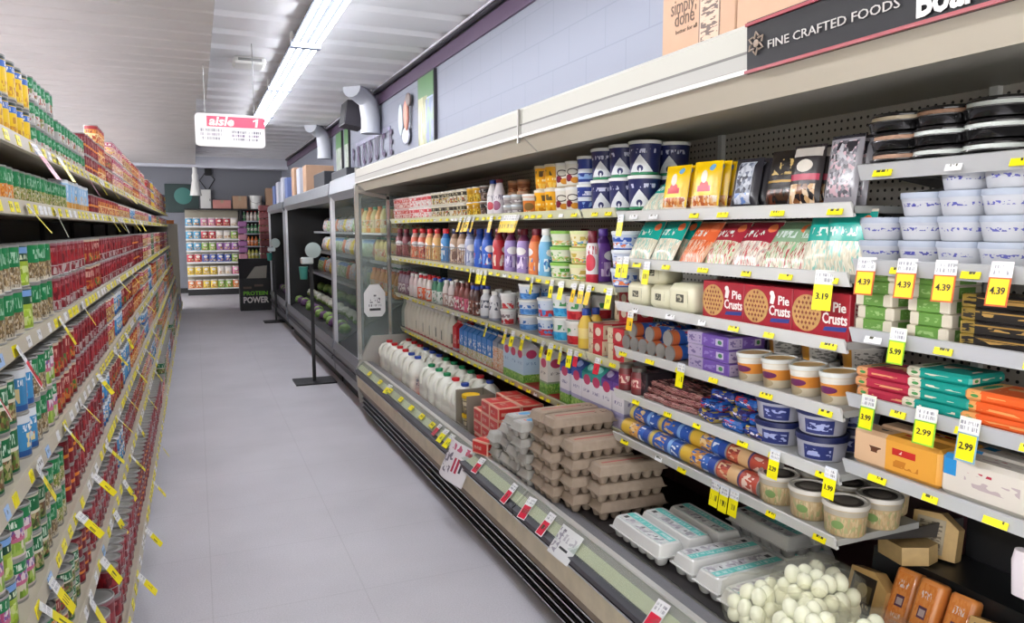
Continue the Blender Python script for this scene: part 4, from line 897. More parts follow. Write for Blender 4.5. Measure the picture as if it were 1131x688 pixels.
def quart(key, base, pic, sw, lid=WHITE, bands=(), w=.058, h=.088): tub(key, 'yogurt_tub', w*.87, w, h, label_mat(key+' tub label', base, bands=list(bands), pics=[(.1, .9, .05, .45, pic, 4, 2.4)], scrib=[(.2, .8, .55, .8, sw, 8, 2)], rep=2), lid, .008)
quart('red_quart', 'e2dedc', ['c02430', 'd84a4c', 'e2dedc'], '8a7a80', w=.046, h=.082); quart('blue_quart', 'd5dbe4', ['4a86cc', '6aa0dc', '3a70b8'], '3a70b8', bands=[(.1, .5, '5a94d4')], h=.076); quart('blue_red_quart', 'cdd9e8', ['4a8ed0', 'c8303c', 'd84a50', '5a9ad8'], '3a70b8', h=.09); quart('aqua_quart', 'e0e4e0', ['2a9cd4', '48b0e0', '2a86c0'], '4a9a5c', h=.108, w=.06); quart('berry_quart', 'e2e0dc', ['c8262f', 'd03a40', 'a81c28'], '4a9a5c', h=.108, w=.06)
BUTTER = label_mat('red butter box', 'e0a890', rects=[(.03, .97, .08, .92, 'cf2f2c'), (.12, .6, .34, .62, 'd89a88')], scrib=[(.15, .58, .35, .65, 'c8202c', 12, 3)], order='brsdp'); BUTTERB = label_mat('beige butter box', 'd6c8a8', rects=[(.35, 1, 0, 1, 'c8303a')], discs=[(.7, .5, .2, .3, 'e4d4c0')], scrib=[(.1, .9, .3, .7, '9a5a4c', 12, 3)]); BUTTERW = label_mat('blue butter box', 'e2e4ea', rects=[(.0, 1, 0, .4, '27489c'), (.55, 1, .4, 1, '3a5cb0')], scrib=[(.1, .5, .5, .85, '3a5cb0', 10, 2)])
box('butter', 'butter_box', .115, .125, .068, BUTTER); box('butter_tan', 'butter_box', .115, .13, .066, BUTTERB); box('butter_blue', 'butter_box', .115, .13, .07, BUTTERW)
# milk shelf
bottle('slim_milk', 'milk_bottle', [(.032,0),(.040,.004),(.041,.10),(.040,.15),(.028,.185),(.019,.205),(.018,.215)], label_mat('milk bottle label', 'e6e6d8', rects=[(.40, .60, .12, .50, 'cfcfc2'), (.46, .54, .15, .45, '6a7a6c')], rep=2, rand=1), WHITE, (.021, .02), sq=.95)
def ml(name, base, low, lowv, circ, sw, extra=()): return label_mat(name, base, bands=[(0, lowv, low)] + list(extra), pics=[(0, 1, lowv*.2, lowv*1.1, [low, '86b84c', '5a9a40', 'a8cc70'], 6, 8)] if low.startswith('7') else [], discs=[(.5, .83, .33, .125, circ)], scrib=[(.25, .75, .80, .86, 'f0dce4', 16, 8), (.2, .8, .52, .6, sw, 16, 12)])
carton('c_red', .072, .205, label_mat('red carton', 'c4242c', bands=[(0, .12, 'b9bccc')], scrib=[(.15, .85, .3, .7, 'e8c0b8', 6, 8)])); carton('c_blue', .072, .205, label_mat('blue carton', '3f86d4', bands=[(0, .36, 'd4dce8')], pics=[(0, 1, 0, .36, ['d8dce4', 'e4c89c', 'c8b088', 'a8c060', 'e8e8e8'], 5, 12)], scrib=[(.1, .9, .42, .78, 'e8f0f8', 4, 8)])); carton('c_orange', .072, .205, label_mat('orange carton', 'ded2c4', pics=[(0, 1, 0, .8, ['e0a878', 'ded2c4', 'd88c50', 'eee6dc', 'ded2c4'], 6, 14)], bands=[(.84, 1, '8f97a8')]))
carton('c_pink', .095, .235, ml('pasture carton', 'b8d4ea', '7cb04c', .22, 'c0426c', '6f96c0', [(.80, 1, 'c9c9cc')])); carton('c_green', .095, .235, ml('green pasture carton', 'd8d4cc', '7cb04c', .26, 'b84064', '6c6a66', [(.22, .34, '8a9c7c')]), MAROON)
for k, cm in (('hb', BLUE), ('ht', TEAL), ('hp', PURPLE)): carton(k, .095, .235, ml('mountain carton '+k, 'e2dfe6', '7cb04c' if k != 'hp' else 'cfc4dc', .24, 'c23a66', '8a86a8', [(.24, .36, 'a8a4c8'), (.80, 1, {'hb': '3a5cb0', 'ht': '2f9a92', 'hp': '6a44a0'}[k])]), mat('cap '+k, {'hb': 'a8bce8', 'ht': 'a0e0d8', 'hp': 'd8ccee'}[k], .3))
JL = label_mat('jug paper label', 'd9d9d0', rects=[(.1, .9, .1, .9, 'c4c8c4')], scrib=[(.1, .9, .3, .8, '5a6a7c', 6, 8)])
jug('jug_red', RED, JL); jug('jug_blue', BLUE, JL); jug('jug_green', GREEN, JL)

# ------------------------------------------------------------------ stocking the dairy case
def rowR(key, u0, u1, zi, desc, cat, n=None, tiers=1, rows=1, w=.07, d=None, h=.07, shelves=LZ, lo=None, yaw=4, jit=.004, xoff=.03):
    off = 0 if cat in ('box', 'carton') else 38
    place, z, xf = shelves[zi]; d = d or w
    y0, y1 = yu(u1, xf+xoff, z+.05), yu(u0, xf+xoff, z+.05)
    n = n or max(1, int((y1-y0+.01)/(w+.003)))
    for r in range(rows):
        for i in range(n):
            for ti in range(tiers):
                y = y0 + (i+.5)*(y1-y0)/n + rnd.uniform(-jit, jit)*(ti == 0)
                put(key, xf+xoff+d/2 + r*(d+.006), y, z-.004+ti*(h+.0006), rad(-90+off)+rad(rnd.uniform(-yaw, yaw)), desc, place, cat, tier=ti, row=r)
rowR('pink_cup', 433, 449, 0, 'dull pink yogurt cup', 'yogurt', tiers=2, rows=2, w=.077, h=.088); rowR('red_cup', 450, 473, 0, 'red white yogurt cup', 'yogurt', tiers=2, rows=2, w=.077, h=.088)
rowR('pat_cup', 474, 511, 0, 'patterned yogurt cup', 'yogurt', tiers=2, rows=2, w=.077, h=.088); rowR('yel_cup', 512, 525, 0, 'golden yogurt cup', 'yogurt', tiers=2, w=.077, h=.088); rowR('dk_cup', 525.5, 534, 0, 'dark pudding cup', 'yogurt', tiers=2, w=.077, h=.088)
rowR('kefir', 535, 541.5, 0, 'white blue-capped bottle', 'bottle', n=1, w=.07); rowR('kefir_red', 542, 549, 0, 'white plum-capped bottle', 'bottle', n=1, w=.07)
rowR('small_cup', 552, 569, 0, 'silver dip cup', 'tub', n=2, tiers=2, w=.077, h=.053, xoff=.06); rowR('orange_cup', 556, 577, 0, 'bronze-lidded dip cup', 'tub', n=2, tiers=3, w=.077, h=.064, xoff=.14)
rowR('orange_tub', 570, 586, 0, 'orange spread tub', 'tub', n=1, w=.105); rowR('gold_tub', 586, 608, 0, 'golden yogurt tub', 'tub', n=2, tiers=2, w=.098, h=.1145); rowR('fruit_tub', 609, 631, 0, 'white fruit yogurt tub', 'tub', n=2, tiers=2, w=.094, h=.1125)
rowR('navy_small', 632, 645, 0, 'slim blue yogurt tub', 'tub', n=1, tiers=2, w=.096, h=.1185); rowR('navy_tub', 645, 708, 0, 'navy mountain yogurt tub', 'tub', n=3, tiers=2, rows=2, w=.124, h=.1285, yaw=3)
for k, u0, u1, n, ds in (('cr_maroon', 434, 448, 2, 'dim maroon creamer bottle'), ('cr_orange', 450, 466, 2, 'orange red-capped creamer bottle'), ('cr_yellow', 466, 482, 2, 'yellow red-capped creamer bottle'), ('cr_blue', 482, 492, 1, 'blue red-capped creamer bottle'), ('cr_beige', 493, 509, 2, 'beige navy-capped creamer bottle'), ('cr_pale', 509, 518, 1, 'pale blue-capped creamer bottle'), ('cr_royal', 519, 537, 2, 'royal-blue creamer bottle'), ('cr_red', 538, 550, 1, 'red maroon-capped creamer bottle'), ('cr_lilac', 551, 578, 2, 'lilac maroon-capped creamer bottle'), ('cr_peach', 579, 590, 1, 'orange maroon-capped creamer bottle'), ('cr_sky', 590, 601, 1, 'sky-blue white-capped creamer bottle')):
    rowR(k, u0, u1, 1, ds, 'bottle', n=n, w=.078, yaw=15, xoff=.028)
for k, u0, u1, n, ds in (('cr_maroon', 500, 600, 6, 'maroon creamer bottle at the back'), ): rowR(k, u0, u1, 1, ds, 'bottle', n=n, w=.078, yaw=15, xoff=.13)
rowR('green_spread', 601, 618, 1, 'green-lidded spread tub', 'tub', n=1, tiers=3, w=.124, h=.0735); rowR('sunny_spread', 618, 645, 1, 'pale-yellow spread tub', 'tub', n=1, tiers=3, rows=1, w=.124, h=.0735); rowR('blue_spread', 664, 692, 1, 'white-lidded blue spread tub', 'tub', n=1, tiers=3, rows=2, w=.124, h=.0735)
rowR('spray', 643, 653, 1, 'red white whipped-cream can', 'can', n=1, w=.056, xoff=.02); rowR('cr_purple', 652, 663, 1, 'purple creamer bottle', 'bottle', n=1, w=.078, xoff=.10); rowR('cr_whip', 632, 645, 1, 'maroon-topped white bottle', 'bottle', n=1, w=.078, xoff=.27)
for k, u0, u1, n, ds in (('dr_dim', 438, 449, 3, 'dim plum drink bottle'), ('dr_white', 450, 459, 2, 'white drink bottle'), ('dr_orange', 459, 473, 3, 'orange red-capped drink bottle'), ('dr_green', 474, 485, 2, 'green blue-capped drink bottle'), ('dr_brown', 486, 498, 2, 'tan white-capped drink bottle'), ('dr_pink', 499, 515, 3, 'pink brown-capped drink bottle'), ('dr_choc', 515, 525, 2, 'chocolate blue-capped drink bottle')):
    rowR(k, u0, u1, 2, ds, 'bottle', n=n, rows=2, w=.061, yaw=20)
rowR('white_bottle', 526, 545, 2, 'plain white bottle', 'bottle', n=2, w=.076, rows=2); rowR('red_quart', 545, 562, 2, 'red strawberry yogurt tub', 'tub', n=1, tiers=2, rows=2, w=.094, h=.0875); rowR('blue_quart', 563, 585, 2, 'blue yogurt tub', 'tub', n=1, tiers=3, rows=2, w=.118, h=.0815)
rowR('blue_red_quart', 585, 604, 2, 'blue and red yogurt tub', 'tub', n=1, tiers=2, rows=2, w=.118, h=.0955); rowR('aqua_quart', 604, 618, 2, 'bright-blue quart tub', 'tub', n=1, tiers=2, rows=2, w=.122, h=.1135); rowR('berry_quart', 618, 634, 2, 'red berry quart tub', 'tub', n=1, tiers=2, rows=2, w=.122, h=.1135)
rowR('lemon_bottle', 634, 645, 2, 'lemon juice bottle', 'bottle', n=1, w=.072); rowR('lemon_bottle', 645, 655, 2, 'lemon juice bottle', 'bottle', n=1, w=.072, xoff=.09)
rowR('butter_tan', 647, 667, 2, 'tan and red butter box', 'box', n=1, tiers=2, rows=1, w=.115, d=.13, h=.0664, xoff=.02); rowR('butter_tan', 668, 690, 2, 'far tan and red butter box', 'box', n=1, tiers=2, w=.115, d=.13, h=.0664, xoff=.02); rowR('butter_tan', 672, 700, 2, 'tall-stacked tan butter box', 'box', n=1, tiers=4, w=.115, d=.13, h=.0664, xoff=.17)
rowR('slim_milk', 442, 497, 3, 'slim white milk bottle', 'bottle', w=.083, rows=2, yaw=3); rowR('c_red', 498, 506, 3, 'small red carton', 'carton', n=1, w=.073, rows=2); rowR('c_blue', 507, 543, 3, 'small blue carton', 'carton', w=.0735, rows=2, yaw=1, jit=.001); rowR('c_orange', 543.5, 556, 3, 'small orange carton', 'carton', w=.0735, rows=2, yaw=1, jit=.001)
rowR('c_pink', 556, 578, 3, 'blue pasture milk carton', 'carton', n=3, w=.096, rows=3, yaw=1, jit=0, xoff=.02); rowR('c_green', 593, 607, 3, 'green pasture carton', 'carton', n=1, w=.096, rows=3, yaw=1, xoff=.02)
for k, u0, u1, ds in (('hb', 617, 643, 'blue-topped mountain carton'), ('ht', 643, 663, 'teal-topped mountain carton'), ('hp', 663, 689, 'purple-topped mountain carton')): rowR(k, u0, u1, 3, ds, 'carton', n=2, w=.096, rows=2, yaw=1, jit=0, xoff=.02)
node('shelf_liner', MB().box(1.60, 1.98, 2.5, 6.05, .7215, .7235), mat('red liner', 'b5232a', .5), mid)
node('deck_liner', MB().box(1.345, 1.95, 3.9, 6.06, .385, .388), mat('red deck', 'c63a34', .5), mid)
# gallon jugs in the well
jr = [(i, 4.06 + .168*i) for i in range(12)]
fc = ['red', 'blue', 'green', 'green', 'green', None, 'blue', 'blue', 'red', 'red', 'red', 'red']
bc = ['blue', 'red', 'green', 'green', 'green', 'green', 'blue', 'blue', 'blue', 'red', 'red', 'red']
fc[0], fc[1] = 'blue', 'red'
for (i, y), f, b in zip(jr, fc, bc):
    for x, c, ro in ((1.432, f, 0), (1.60, b, 1)):
        if c: put('jug_'+c, x, y + (.02 if ro else 0), .388, rad(-90) + rad(rnd.uniform(-10, 10)), '%s-capped gallon milk jug' % c, 'in the dairy well', 'jug', 'gallon milk jugs', row=ro)
# red butter boxes stacked in the well, a crate of yellow tubs beside them
for i in range(3):
    for j in range(2):
        for k in range(4 if j == 0 else 4):
            if (i, j, k) in ((2, 0, 3),): continue
            put('butter', 1.415 + j*.13, 3.40 + i*.118 + rnd.uniform(-.004, .004), .386 + k*.0686, rad(-90), 'red butter box in %s pile' % ['near', 'middle', 'far'][i], 'in the dairy well', 'box', 'red butter boxes in the well', tier=k, row=j)
put('butter', 1.68, 3.45, .386, rad(-84), 'loose red butter box behind the piles', 'in the dairy well', 'box'); put('butter', 1.68, 3.45, .455, rad(-92), 'loose red butter box on top behind the piles', 'in the dairy well', 'box')
put('butter', 1.30, 3.33, .4465, rad(-70), 'fallen red butter box by the rail', 'in the dairy well', 'box', tilt=(0, 0))
def crate():
    b = MB(); w, d, h = .19, .17, .24
    b.box(-w/2, w/2, -d/2, d/2, 0, .004); b.box(-w/2, w/2, d/2-.004, d/2, 0, h); b.box(-w/2, -w/2+.004, -d/2, d/2, 0, h); b.box(w/2-.004, w/2, -d/2, d/2, 0, h); b.box(-w/2, w/2, -d/2, -d/2+.004, 0, .06)
    return node('display_carton', b, mat('grey board', '8a8274', .7))
PROTO['crate'] = crate
tub('yellow_tub', 'cream_tub', .043, .050, .098, label_mat('brown cream label', '8f8672', bands=[(.88, 1, 'd8c890')], pics=[(0, 1, .1, .5, ['8f8672', 'c8b88c', '6a5c4c'], 5, 3)], scrib=[(.15, .85, .55, .8, 'e8dcc0', 8, 2)], rep=2), YPL, .014)
put('crate', 1.43, 3.88, .388, rad(-90), 'grey board display carton of yellow-lidded tubs', 'in the dairy well', 'carton')
for k in range(2): put('yellow_tub', 1.405, 3.885, .394+k*.113, rad(-90), 'yellow-lidded tub', 'in the display carton', 'tub', tier=k)
# ------------------------------------------------------------------ eggs
PULPB = mat('brown pulp', 'a89684', .9, noise=(40, .14), bump=(220, .5)); PULPL = label_mat('brown egg carton lid', 'a4907c', rects=[(.2, .75, .40, .46, 'a8564c')], scrib=[(.74, .95, .55, .8, '5c4a40', 12, 4)], rough=.9); PULPG = mat('grey pulp', 'b4b1aa', .9, noise=(40, .1), bump=(220, .5))
PRNT = label_mat('egg lid print', 'a8947f', rects=[(.06, .8, .40, .62, 'b0605a')], scrib=[(.74, .98, .1, .5, '6a5648', 14, 5)], rough=.9); PRNTG = label_mat('grey egg lid print', 'b6b4b0', discs=[(.25, .5, .12, .34, '5a9cc8'), (.62, .5, .1, .28, '5a9cc8')], scrib=[(.1, .9, .2, .8, 'c8645a', 12, 4)], rough=.8)
pulp('egg_brown', 'egg_carton', PULPB, PULPB, printm=PRNT); pulp('egg_plain', 'egg_carton', PULPB, PULPB); pulp('egg_grey', 'grey_egg_carton', PULPG, PULPG); pulp('egg_grey_print', 'grey_egg_carton', PULPG, PULPG, printm=PRNTG); clear_carton('egg_clear')
WZ = .386; EZ = .442
node('egg_riser', MB().box(1.345, 1.66, 2.25, 3.30, WZ, EZ-.002), mat('well riser', '2a2627', .5), near if False else mid)
node('egg_riser', MB().box(1.345, 1.66, 1.565, 2.245, WZ, EZ-.002), mat('well riser', '2a2627', .5), near)
for si, (y, n) in enumerate(((2.40, 3), (2.515, 4), (2.63, 5), (2.745, 5))):
    for k in range(n):
        put('egg_brown' if k == n-1 else 'egg_plain', (1.515, 1.455, 1.425, 1.425)[si] + rnd.uniform(-.006, .006), y + rnd.uniform(-.003, .003), EZ + k*.0708, rad(rnd.uniform(-1.5, 1.5)), 'brown egg carton in the %s stack' % ['nearest', 'second', 'third', 'furthest'][si], 'in the case well', 'egg carton', 'brown egg cartons', tier=k)
for si, (y, n) in enumerate(((2.862, 4), (2.975, 4), (3.088, 3), (3.20, 2))):
    for k in range(n):
        put('egg_grey_print' if (k == n-1 and si in (0, 1, 2)) else 'egg_grey', 1.418 + rnd.uniform(-.02, .02) - .006*k, y + rnd.uniform(-.006, .006), EZ + k*.0708, rad(rnd.uniform(-4, 4)), 'grey egg carton in the %s grey stack' % ['nearest', 'second', 'third', 'furthest'][si], 'in the case well', 'egg carton', 'grey egg cartons', tier=k)
for i, x in enumerate((1.405, 1.525, 1.645)): put('egg_clear', x, 2.09, EZ, rad(-90), ['clear teal-striped egg carton nearest the rail', 'clear teal-striped egg carton between two others', 'clear teal-striped egg carton furthest from the rail'][i], 'against the brown stacks', 'egg carton')
for i, y in enumerate((1.86, 1.735, 1.61)): put('egg_clear', 1.535 - .008*i, y, EZ - .004, rad(180+2*i), 'crosswise clear egg carton', 'in the case well', 'egg carton', 'crosswise clear egg cartons')
for k in range(2):
    for i in range(2): put('egg_clear', 1.80 + .115*i, 1.93, WZ + .002 + k*.0756, rad(-90), 'clear egg carton %s' % ['beside the riser', 'against the back'][i], 'under the biscuit shelf', 'egg carton', tier=k)
# peeled eggs in clear bags
BAGF = glass_mat('clear bag film', 'eef0e2', .90, .15, (255, 254, 250)); EGGW = mat('egg white', 'f3f5e0', .35, coat=.3)
def egg_bag(x, y, z, w, d, h, label, seed):
    r = random.Random(seed); t = node('egg_bag', MB().loft([[(p[0]*(1+r.uniform(-.06, .06)), p[1]*(1+r.uniform(-.06, .06)), zz + r.uniform(-.006, .006)) for p in rrect(w*q, d*q, min(w, d)*.3*q, 4, zz)] for q, zz in ((.95, .0), (1.07, .02), (1.1, h*.5), (1.04, h*.86), (.75, h*1.08), (.2, h*1.16))], 0), BAGF, sharp=60)
    t.o.location = (x, y, z); n = 0
    nl = max(2, int(h/.034))
    for k in range(nl):
        q = .92 if k < nl-1 else .66; nx, ny = max(1, int(w*q/.041)), max(1, int(d*q/.041))
        for i in range(nx):
            for j in range(ny):
                px, py = (i-(nx-1)/2)*.042 + r.uniform(-.007, .007), (j-(ny-1)/2)*.042 + r.uniform(-.007, .007)
                M = Matrix.Translation((px, py, .025 + k*.034 + r.uniform(-.004, .004))) @ Matrix.Rotation(r.uniform(0, 3), 4, 'Z') @ Matrix.Rotation(r.uniform(-.8, .8), 4, 'X')
                e = node('egg', EGGME, None, t); e.o.matrix_local = M; n += 1
    return tag(t, label, 'bag of eggs', 'bags of peeled eggs')
EGGME = MB().ell((0, 0, 0), (.0215, .0215, .026), 14, 10).mesh('egg', [EGGW])
node('bag_riser', MB().box(1.345, 1.60, .75, 1.56, WZ, .442), mat('well riser', '2a2627', .5), near)
for i, (x, y, z, w, d, h, s) in enumerate(((1.425, 1.535, .446, .19, .165, .12, 1), (1.515, 1.43, .446, .20, .19, .185, 3), (1.40, 1.345, .446, .17, .19, .155, 4), (1.47, 1.20, .444, .22, .20, .15, 5), (1.46, .98, .444, .22, .20, .13, 6))):
    egg_bag(x, y, z, w, d, h, 'clear bag of peeled white eggs %s' % ['by the rail touching the crosswise cartons', 'set tallest against the black cheese bin', 'by the rail in the middle of the bags', 'beside the orange cheese blocks', 'at the nearest end of the well'][i], s)
# cheese bin at the near end of the well
BX, BY = 1.615, 1.48
bin_ = node('cheese_bin', MB().box(0, .40, -.62, .0, 0, .012), BLACKP); bin_.o.location = (BX, BY, .40)
node('front_wall', MB().prism([(0, .0), (-.015, .125), (0, .125), (.012, .0)], -.62, .0), BLACKP, bin_); node('sloped_floor', MB().prism([(.012, .012), (.165, .012), (.165, .035), (.012, .07)], -.62, .0), BLACKP, bin_)
node('divider', MB().prism([(.15, .012), (.165, .235), (.185, .235), (.185, .012)], -.62, .0), BLACKP, bin_); node('end_wall', MB().box(.0, .36, -.006, 0, .012, .12), BLACKP, bin_); node('ledge', MB().box(.185, .37, -.62, .0, .205, .222), BLACKP, bin_)
tag(bin_, 'stepped black plastic bin holding cheese wedges and orange blocks', 'bin')
ORB = label_mat('orange cheese wrap', 'd8843c', rects=[(.25, .75, .36, .58, '5c3a4c'), (.32, .68, .40, .53, 'b09a98')], pics=[(0, 1, 0, 1, ['d8843c', 'dc8c48', 'd47c36'], 4, 6)], scrib=[(.2, .8, .14, .24, 'e8c8b0', 14, 12), (.2, .8, .72, .86, 'e0d0c8', 14, 12)], rough=.25, order='bprtsd')
def cheese_brick():
    w, h, d = .066, .165, .05; t = node('cheese_block', MB().loft([[(x, y-.0, zz) for x, y, _ in rrect(w*q, d*q, .013, 3)] for q, zz in ((.86, 0), (.97, .005), (1, .014), (1, h-.014), (.97, h-.005), (.86, h))], 0), mat('orange cheese', 'dc8a44', .3, noise=(30, .15), coat=.3), sharp=50)
    node('printed_front', MB().box(-w*.34, w*.34, -d/2-.0008, -d/2+.0006, h*.07, h*.93), ORB, t); return t
PROTO['orange_cheese'] = cheese_brick
def wedge(key, w, d, h, lm, edge):
    def mk():
        t = node('cheese_wedge', MB().prism([(-w/2, 0), (w/2, 0), (w/2, h*.72), (w*.1, h), (-w/2, h*.95)], -d/2, d/2, 'y'), mat(edge[0], edge[1], .4, noise=(40, .15), coat=.3))
        node('paper_label', MB().box(-w*.40, w*.22, -d/2-.0012, -d/2+.0004, h*.08, h*.86), lm, t); return t
    PROTO[key] = mk
WEDL = label_mat('wedge wrap', '2a2420', rects=[(.12, .88, .3, .75, '6a5c3c')], discs=[(.5, .58, .22, .2, 'a89868')], scrib=[(.1, .9, .1, .24, 'c8b890', 14, 6)], rough=.3); CHW2 = label_mat('pale cheese label', 'a89c84', scrib=[(.1, .9, .1, .9, '6a6050', 4, 16)], rough=.35)
wedge('wedge', .12, .05, .13, WEDL, ('wedge rind', 'c9a468')); wedge('wedge_pale', .12, .05, .125, CHW2, ('pale wedge rind', 'c8a870'))
BM = lambda x, y, z, rz, ax, ay=0: Matrix.Translation((x, y, z)) @ Matrix.Rotation(rad(rz), 4, 'Z') @ Matrix.Rotation(rad(ax), 4, 'X') @ Matrix.Rotation(rad(ay), 4, 'Y')
for i, u in enumerate((1003, 1031, 1063)): put('orange_cheese', 0, yu(u, 1.72, .63), 0, 0, 'orange wrapped cheese block', 'leaning in the black bin', 'cheese', M=BM(1.685 - .008*(i == 1), yu(u, 1.72, .63), .478 + .006*(i == 1), -90 + (7, 2, 8)[i], (-24, -21, -26)[i]))
put('wedge', 0, 1.4, 0, 0, 'cheese wedge with dark label beside the orange blocks', 'in the black bin', 'cheese', M=BM(1.675, yu(962, 1.69, .56), .475, -88, -16)); put('wedge', 0, 1.0, 0, 0, 'cheese wedge with dark round label', 'at the near end of the black bin', 'cheese', M=BM(1.685, yu(1100, 1.70, .62), .490, -86, -20))
put('wedge_pale', 0, 1.3, 0, 0, 'pale cheese wedge standing upright', 'on the ledge of the black bin', 'cheese', M=BM(1.90, yu(1028, 1.88, .69), .624, -72, -12)); put('wedge_pale', 0, 1.36, 0, 0, 'pale cheese wedge lying on its side', 'on the ledge of the black bin', 'cheese', M=BM(1.83, yu(992, 1.83, .65), .650, -20, 84))
t = node('dark_pack', MB().rbox(1.90, 1.985, 1.395, 1.475, .623, .650, .01), mat('dark brown wrap', '2c1a18', .3)); node('paper_label', MB().box(1.91, 1.97, 1.41, 1.46, .650, .6508), mat('brown label', '5c4038', .5), t); tag(t, 'flat dark brown cheese pack lying on the far end of the black bin', 'cheese')
# ------------------------------------------------------------------ middle section shelves
def rowS(*a, **k): rowR(*a, shelves=RZ, **k)
YP = label_mat('yellow pouch', 'f0c400', rects=[(0, 1, 0, .1, 'e6d8c8')], discs=[(.5, .44, .28, .16, 'cc2a22'), (.48, .68, .12, .12, 'e4ddd0')], pics=[(.05, .95, .1, .32, ['c8783c', 'e0b888', 'a8542c', 'd89a5c', 'e8d8c0'], 6, 6)], scrib=[(.36, .6, .6, .76, '4a4a8c', 10, 16)], rects2=None) if False else label_mat('yellow pouch', 'f0c400', rects=[(0, 1, 0, .1, 'e6d8c8'), (.25, .75, .38, .5, 'cc2a22')], discs=[(.5, .50, .17, .10, 'cc2a22'), (.48, .68, .12, .13, 'e4ddd0'), (.72, .86, .1, .07, '6fa8d0')], pics=[(.05, .95, .1, .30, ['c8783c', 'e0b888', 'a8542c', 'd89a5c', 'e8d8c0'], 6, 6)], rough=.25)
pouch('yellow_pouch', 'snack_pouch', .115, .165, .03, YP)
BP = label_mat('silver black pouch', '2b2930', rects=[(.2, .8, .1, .92, 'a8adb8')], pics=[(.22, .78, .3, .9, ['a8adb8', '3a3c46', 'c4c8d0', '6a7080', '8d94a4'], 4, 6), (.22, .78, .1, .3, ['6a86c0', 'a8adb8', 'c8ccd8'], 4, 7)], rough=.25, order='brptsd'); pouch('silver_pouch', 'snack_pouch', .10, .16, .035, BP, seed=4)
KP = label_mat('black pouch', '1f1a18', scrib=[(.2, .8, .55, .82, 'c0a468', 6, 9)], rects=[(.05, .95, .42, .46, 'b08a3c')], pics=[(.1, .9, .06, .3, ['1f1a18', '5c3020', '3a2418'], 4, 4)], rough=.25); pouch('black_pouch', 'snack_pouch', .12, .17, .04, KP, seed=5)
KP2 = label_mat('black white pouch', '262022', rects=[(.05, .95, .80, .95, 'b8b0a8'), (.05, .95, .42, .52, 'b0304c')], discs=[(.5, .65, .26, .1, 'cfc8bc')], pics=[(.1, .9, .05, .36, ['c8a070', 'e0c8a8', '7c5030', '262022'], 4, 4)], rough=.25); pouch('label_pouch', 'snack_pouch', .10, .175, .035, KP2, seed=6)
XP = label_mat('silver x pouch', '8f8c92', pics=[(.1, .9, .12, .92, ['8f8c92', 'b8b6bc', '6a6870', '58565c', 'c8a8b0'], 6, 9)], scrib=[(.1, .9, .62, .9, '2c2a30', 5, 5)], bands=[(.95, 1, '2c2a30')], rough=.2); pouch('x_pouch', 'snack_pouch', .10, .185, .03, XP, seed=7)
def stand(key, u, zi, desc, lean=12, n=1, dx=.035, x0=.05, yaw=0, cat='pouch', shelves=RZ, place=None, dy=0):
    pl, z, xf = shelves[zi]; y = yu(u, xf+x0, z+.06)
    for i in range(n): put(key, 0, 0, 0, 0, desc, place or pl, cat, row=i, M=BM(xf+x0+i*dx, y + i*dy, z-.003, -90+yaw+rnd.uniform(-3, 3), -lean))
stand('yellow_pouch', 744, 0, 'yellow snack pouch', 10, 3, yaw=8, cat='pouch'); stand('yellow_pouch', 778, 0, 'yellow snack pouch in the long file', 8, 7, .036, yaw=10)
stand('silver_pouch', 821, 0, 'silver-fronted black pouch', 12, 2, yaw=8); stand('silver_pouch', 838, 0, 'dark blue pouch behind a silver one', 10, 2, x0=.14, yaw=8); stand('black_pouch', 862, 0, 'black gold-print pouch', 12, 3, yaw=6); stand('label_pouch', 887, 0, 'black pouch with white header', 10, 3, yaw=8); stand('black_pouch', 906, 0, 'plain black pouch turned sideways', 8, 1, x0=.17, yaw=40); stand('x_pouch', 928, 0, 'silver and black crossed pouch', 8, 2, x0=.045, yaw=4)
def sbag(name, top, pic, win): return label_mat(name, win, pics=[(.04, .96, .02, .5, pic, 20, 5)], bands=[(.50, .96, top)], scrib=[(.12, .74, .58, .72, 'd8e4de', 16, 8)], rough=.22, discs=[(.86, .8, .09, .1, 'e87a4c')], order='pbsdr')
SH = dict(teal=sbag('teal cheese bag', '17a092', ['e2dcc8', 'd4ccb4', 'c8c4b0', '8fc8bc', 'ece6d4'], 'd8d0bc'), org=sbag('orange cheese bag', 'e0683a', ['e0784c', 'd8a080', 'e8c8b0', 'c85a34'], 'd8a888'), redgr=sbag('red green cheese bag', '9c2a38', ['e0dcc8', 'd0c8b4', 'a8c48c', 'c05050'], 'd8d0bc'), mar=sbag('maroon cheese bag', '962438', ['e2d8c8', 'd0c4b4', 'c86a6c', 'e8e0d4', 'b8a8a0'], 'd8ccbc'), grn=sbag('clear green cheese bag', '8cae8c', ['d8d0bc', 'c8bca8', 'a84a4c', '8fc090', 'e2dccc'], 'ccc8b4'))
for k in SH: pouch('bag_'+k, 'cheese_bag', .15, .168, .036, SH[k], seed=len(k))
stand('bag_teal', 719, 0, 'teal cheese bag slumped beside the yellow pouches', 45, 1, .03, .03)
for k, u, ds, ln, n in (('teal', 705, 'teal cheese bag at the far end', 28, 2), ('teal', 730, 'second teal cheese bag with white window', 28, 2), ('org', 762, 'orange cheese bag', 33, 3), ('redgr', 790, 'red and green cheese bag', 33, 3), ('mar', 822, 'maroon cheese bag', 33, 3), ('grn', 856, 'clear green-edged cheese bag', 34, 2), ('grn', 884, 'clear green-edged cheese bag leaning nearer', 34, 2), ('teal', 912, 'upright teal cheese bag at the near end', 16, 1), ('teal', 934, 'teal cheese bag squeezed against the section joint', 8, 1)):
    stand('bag_'+k, u, 1, ds, ln, n, .05, .045, yaw=rnd.uniform(-6, 10))
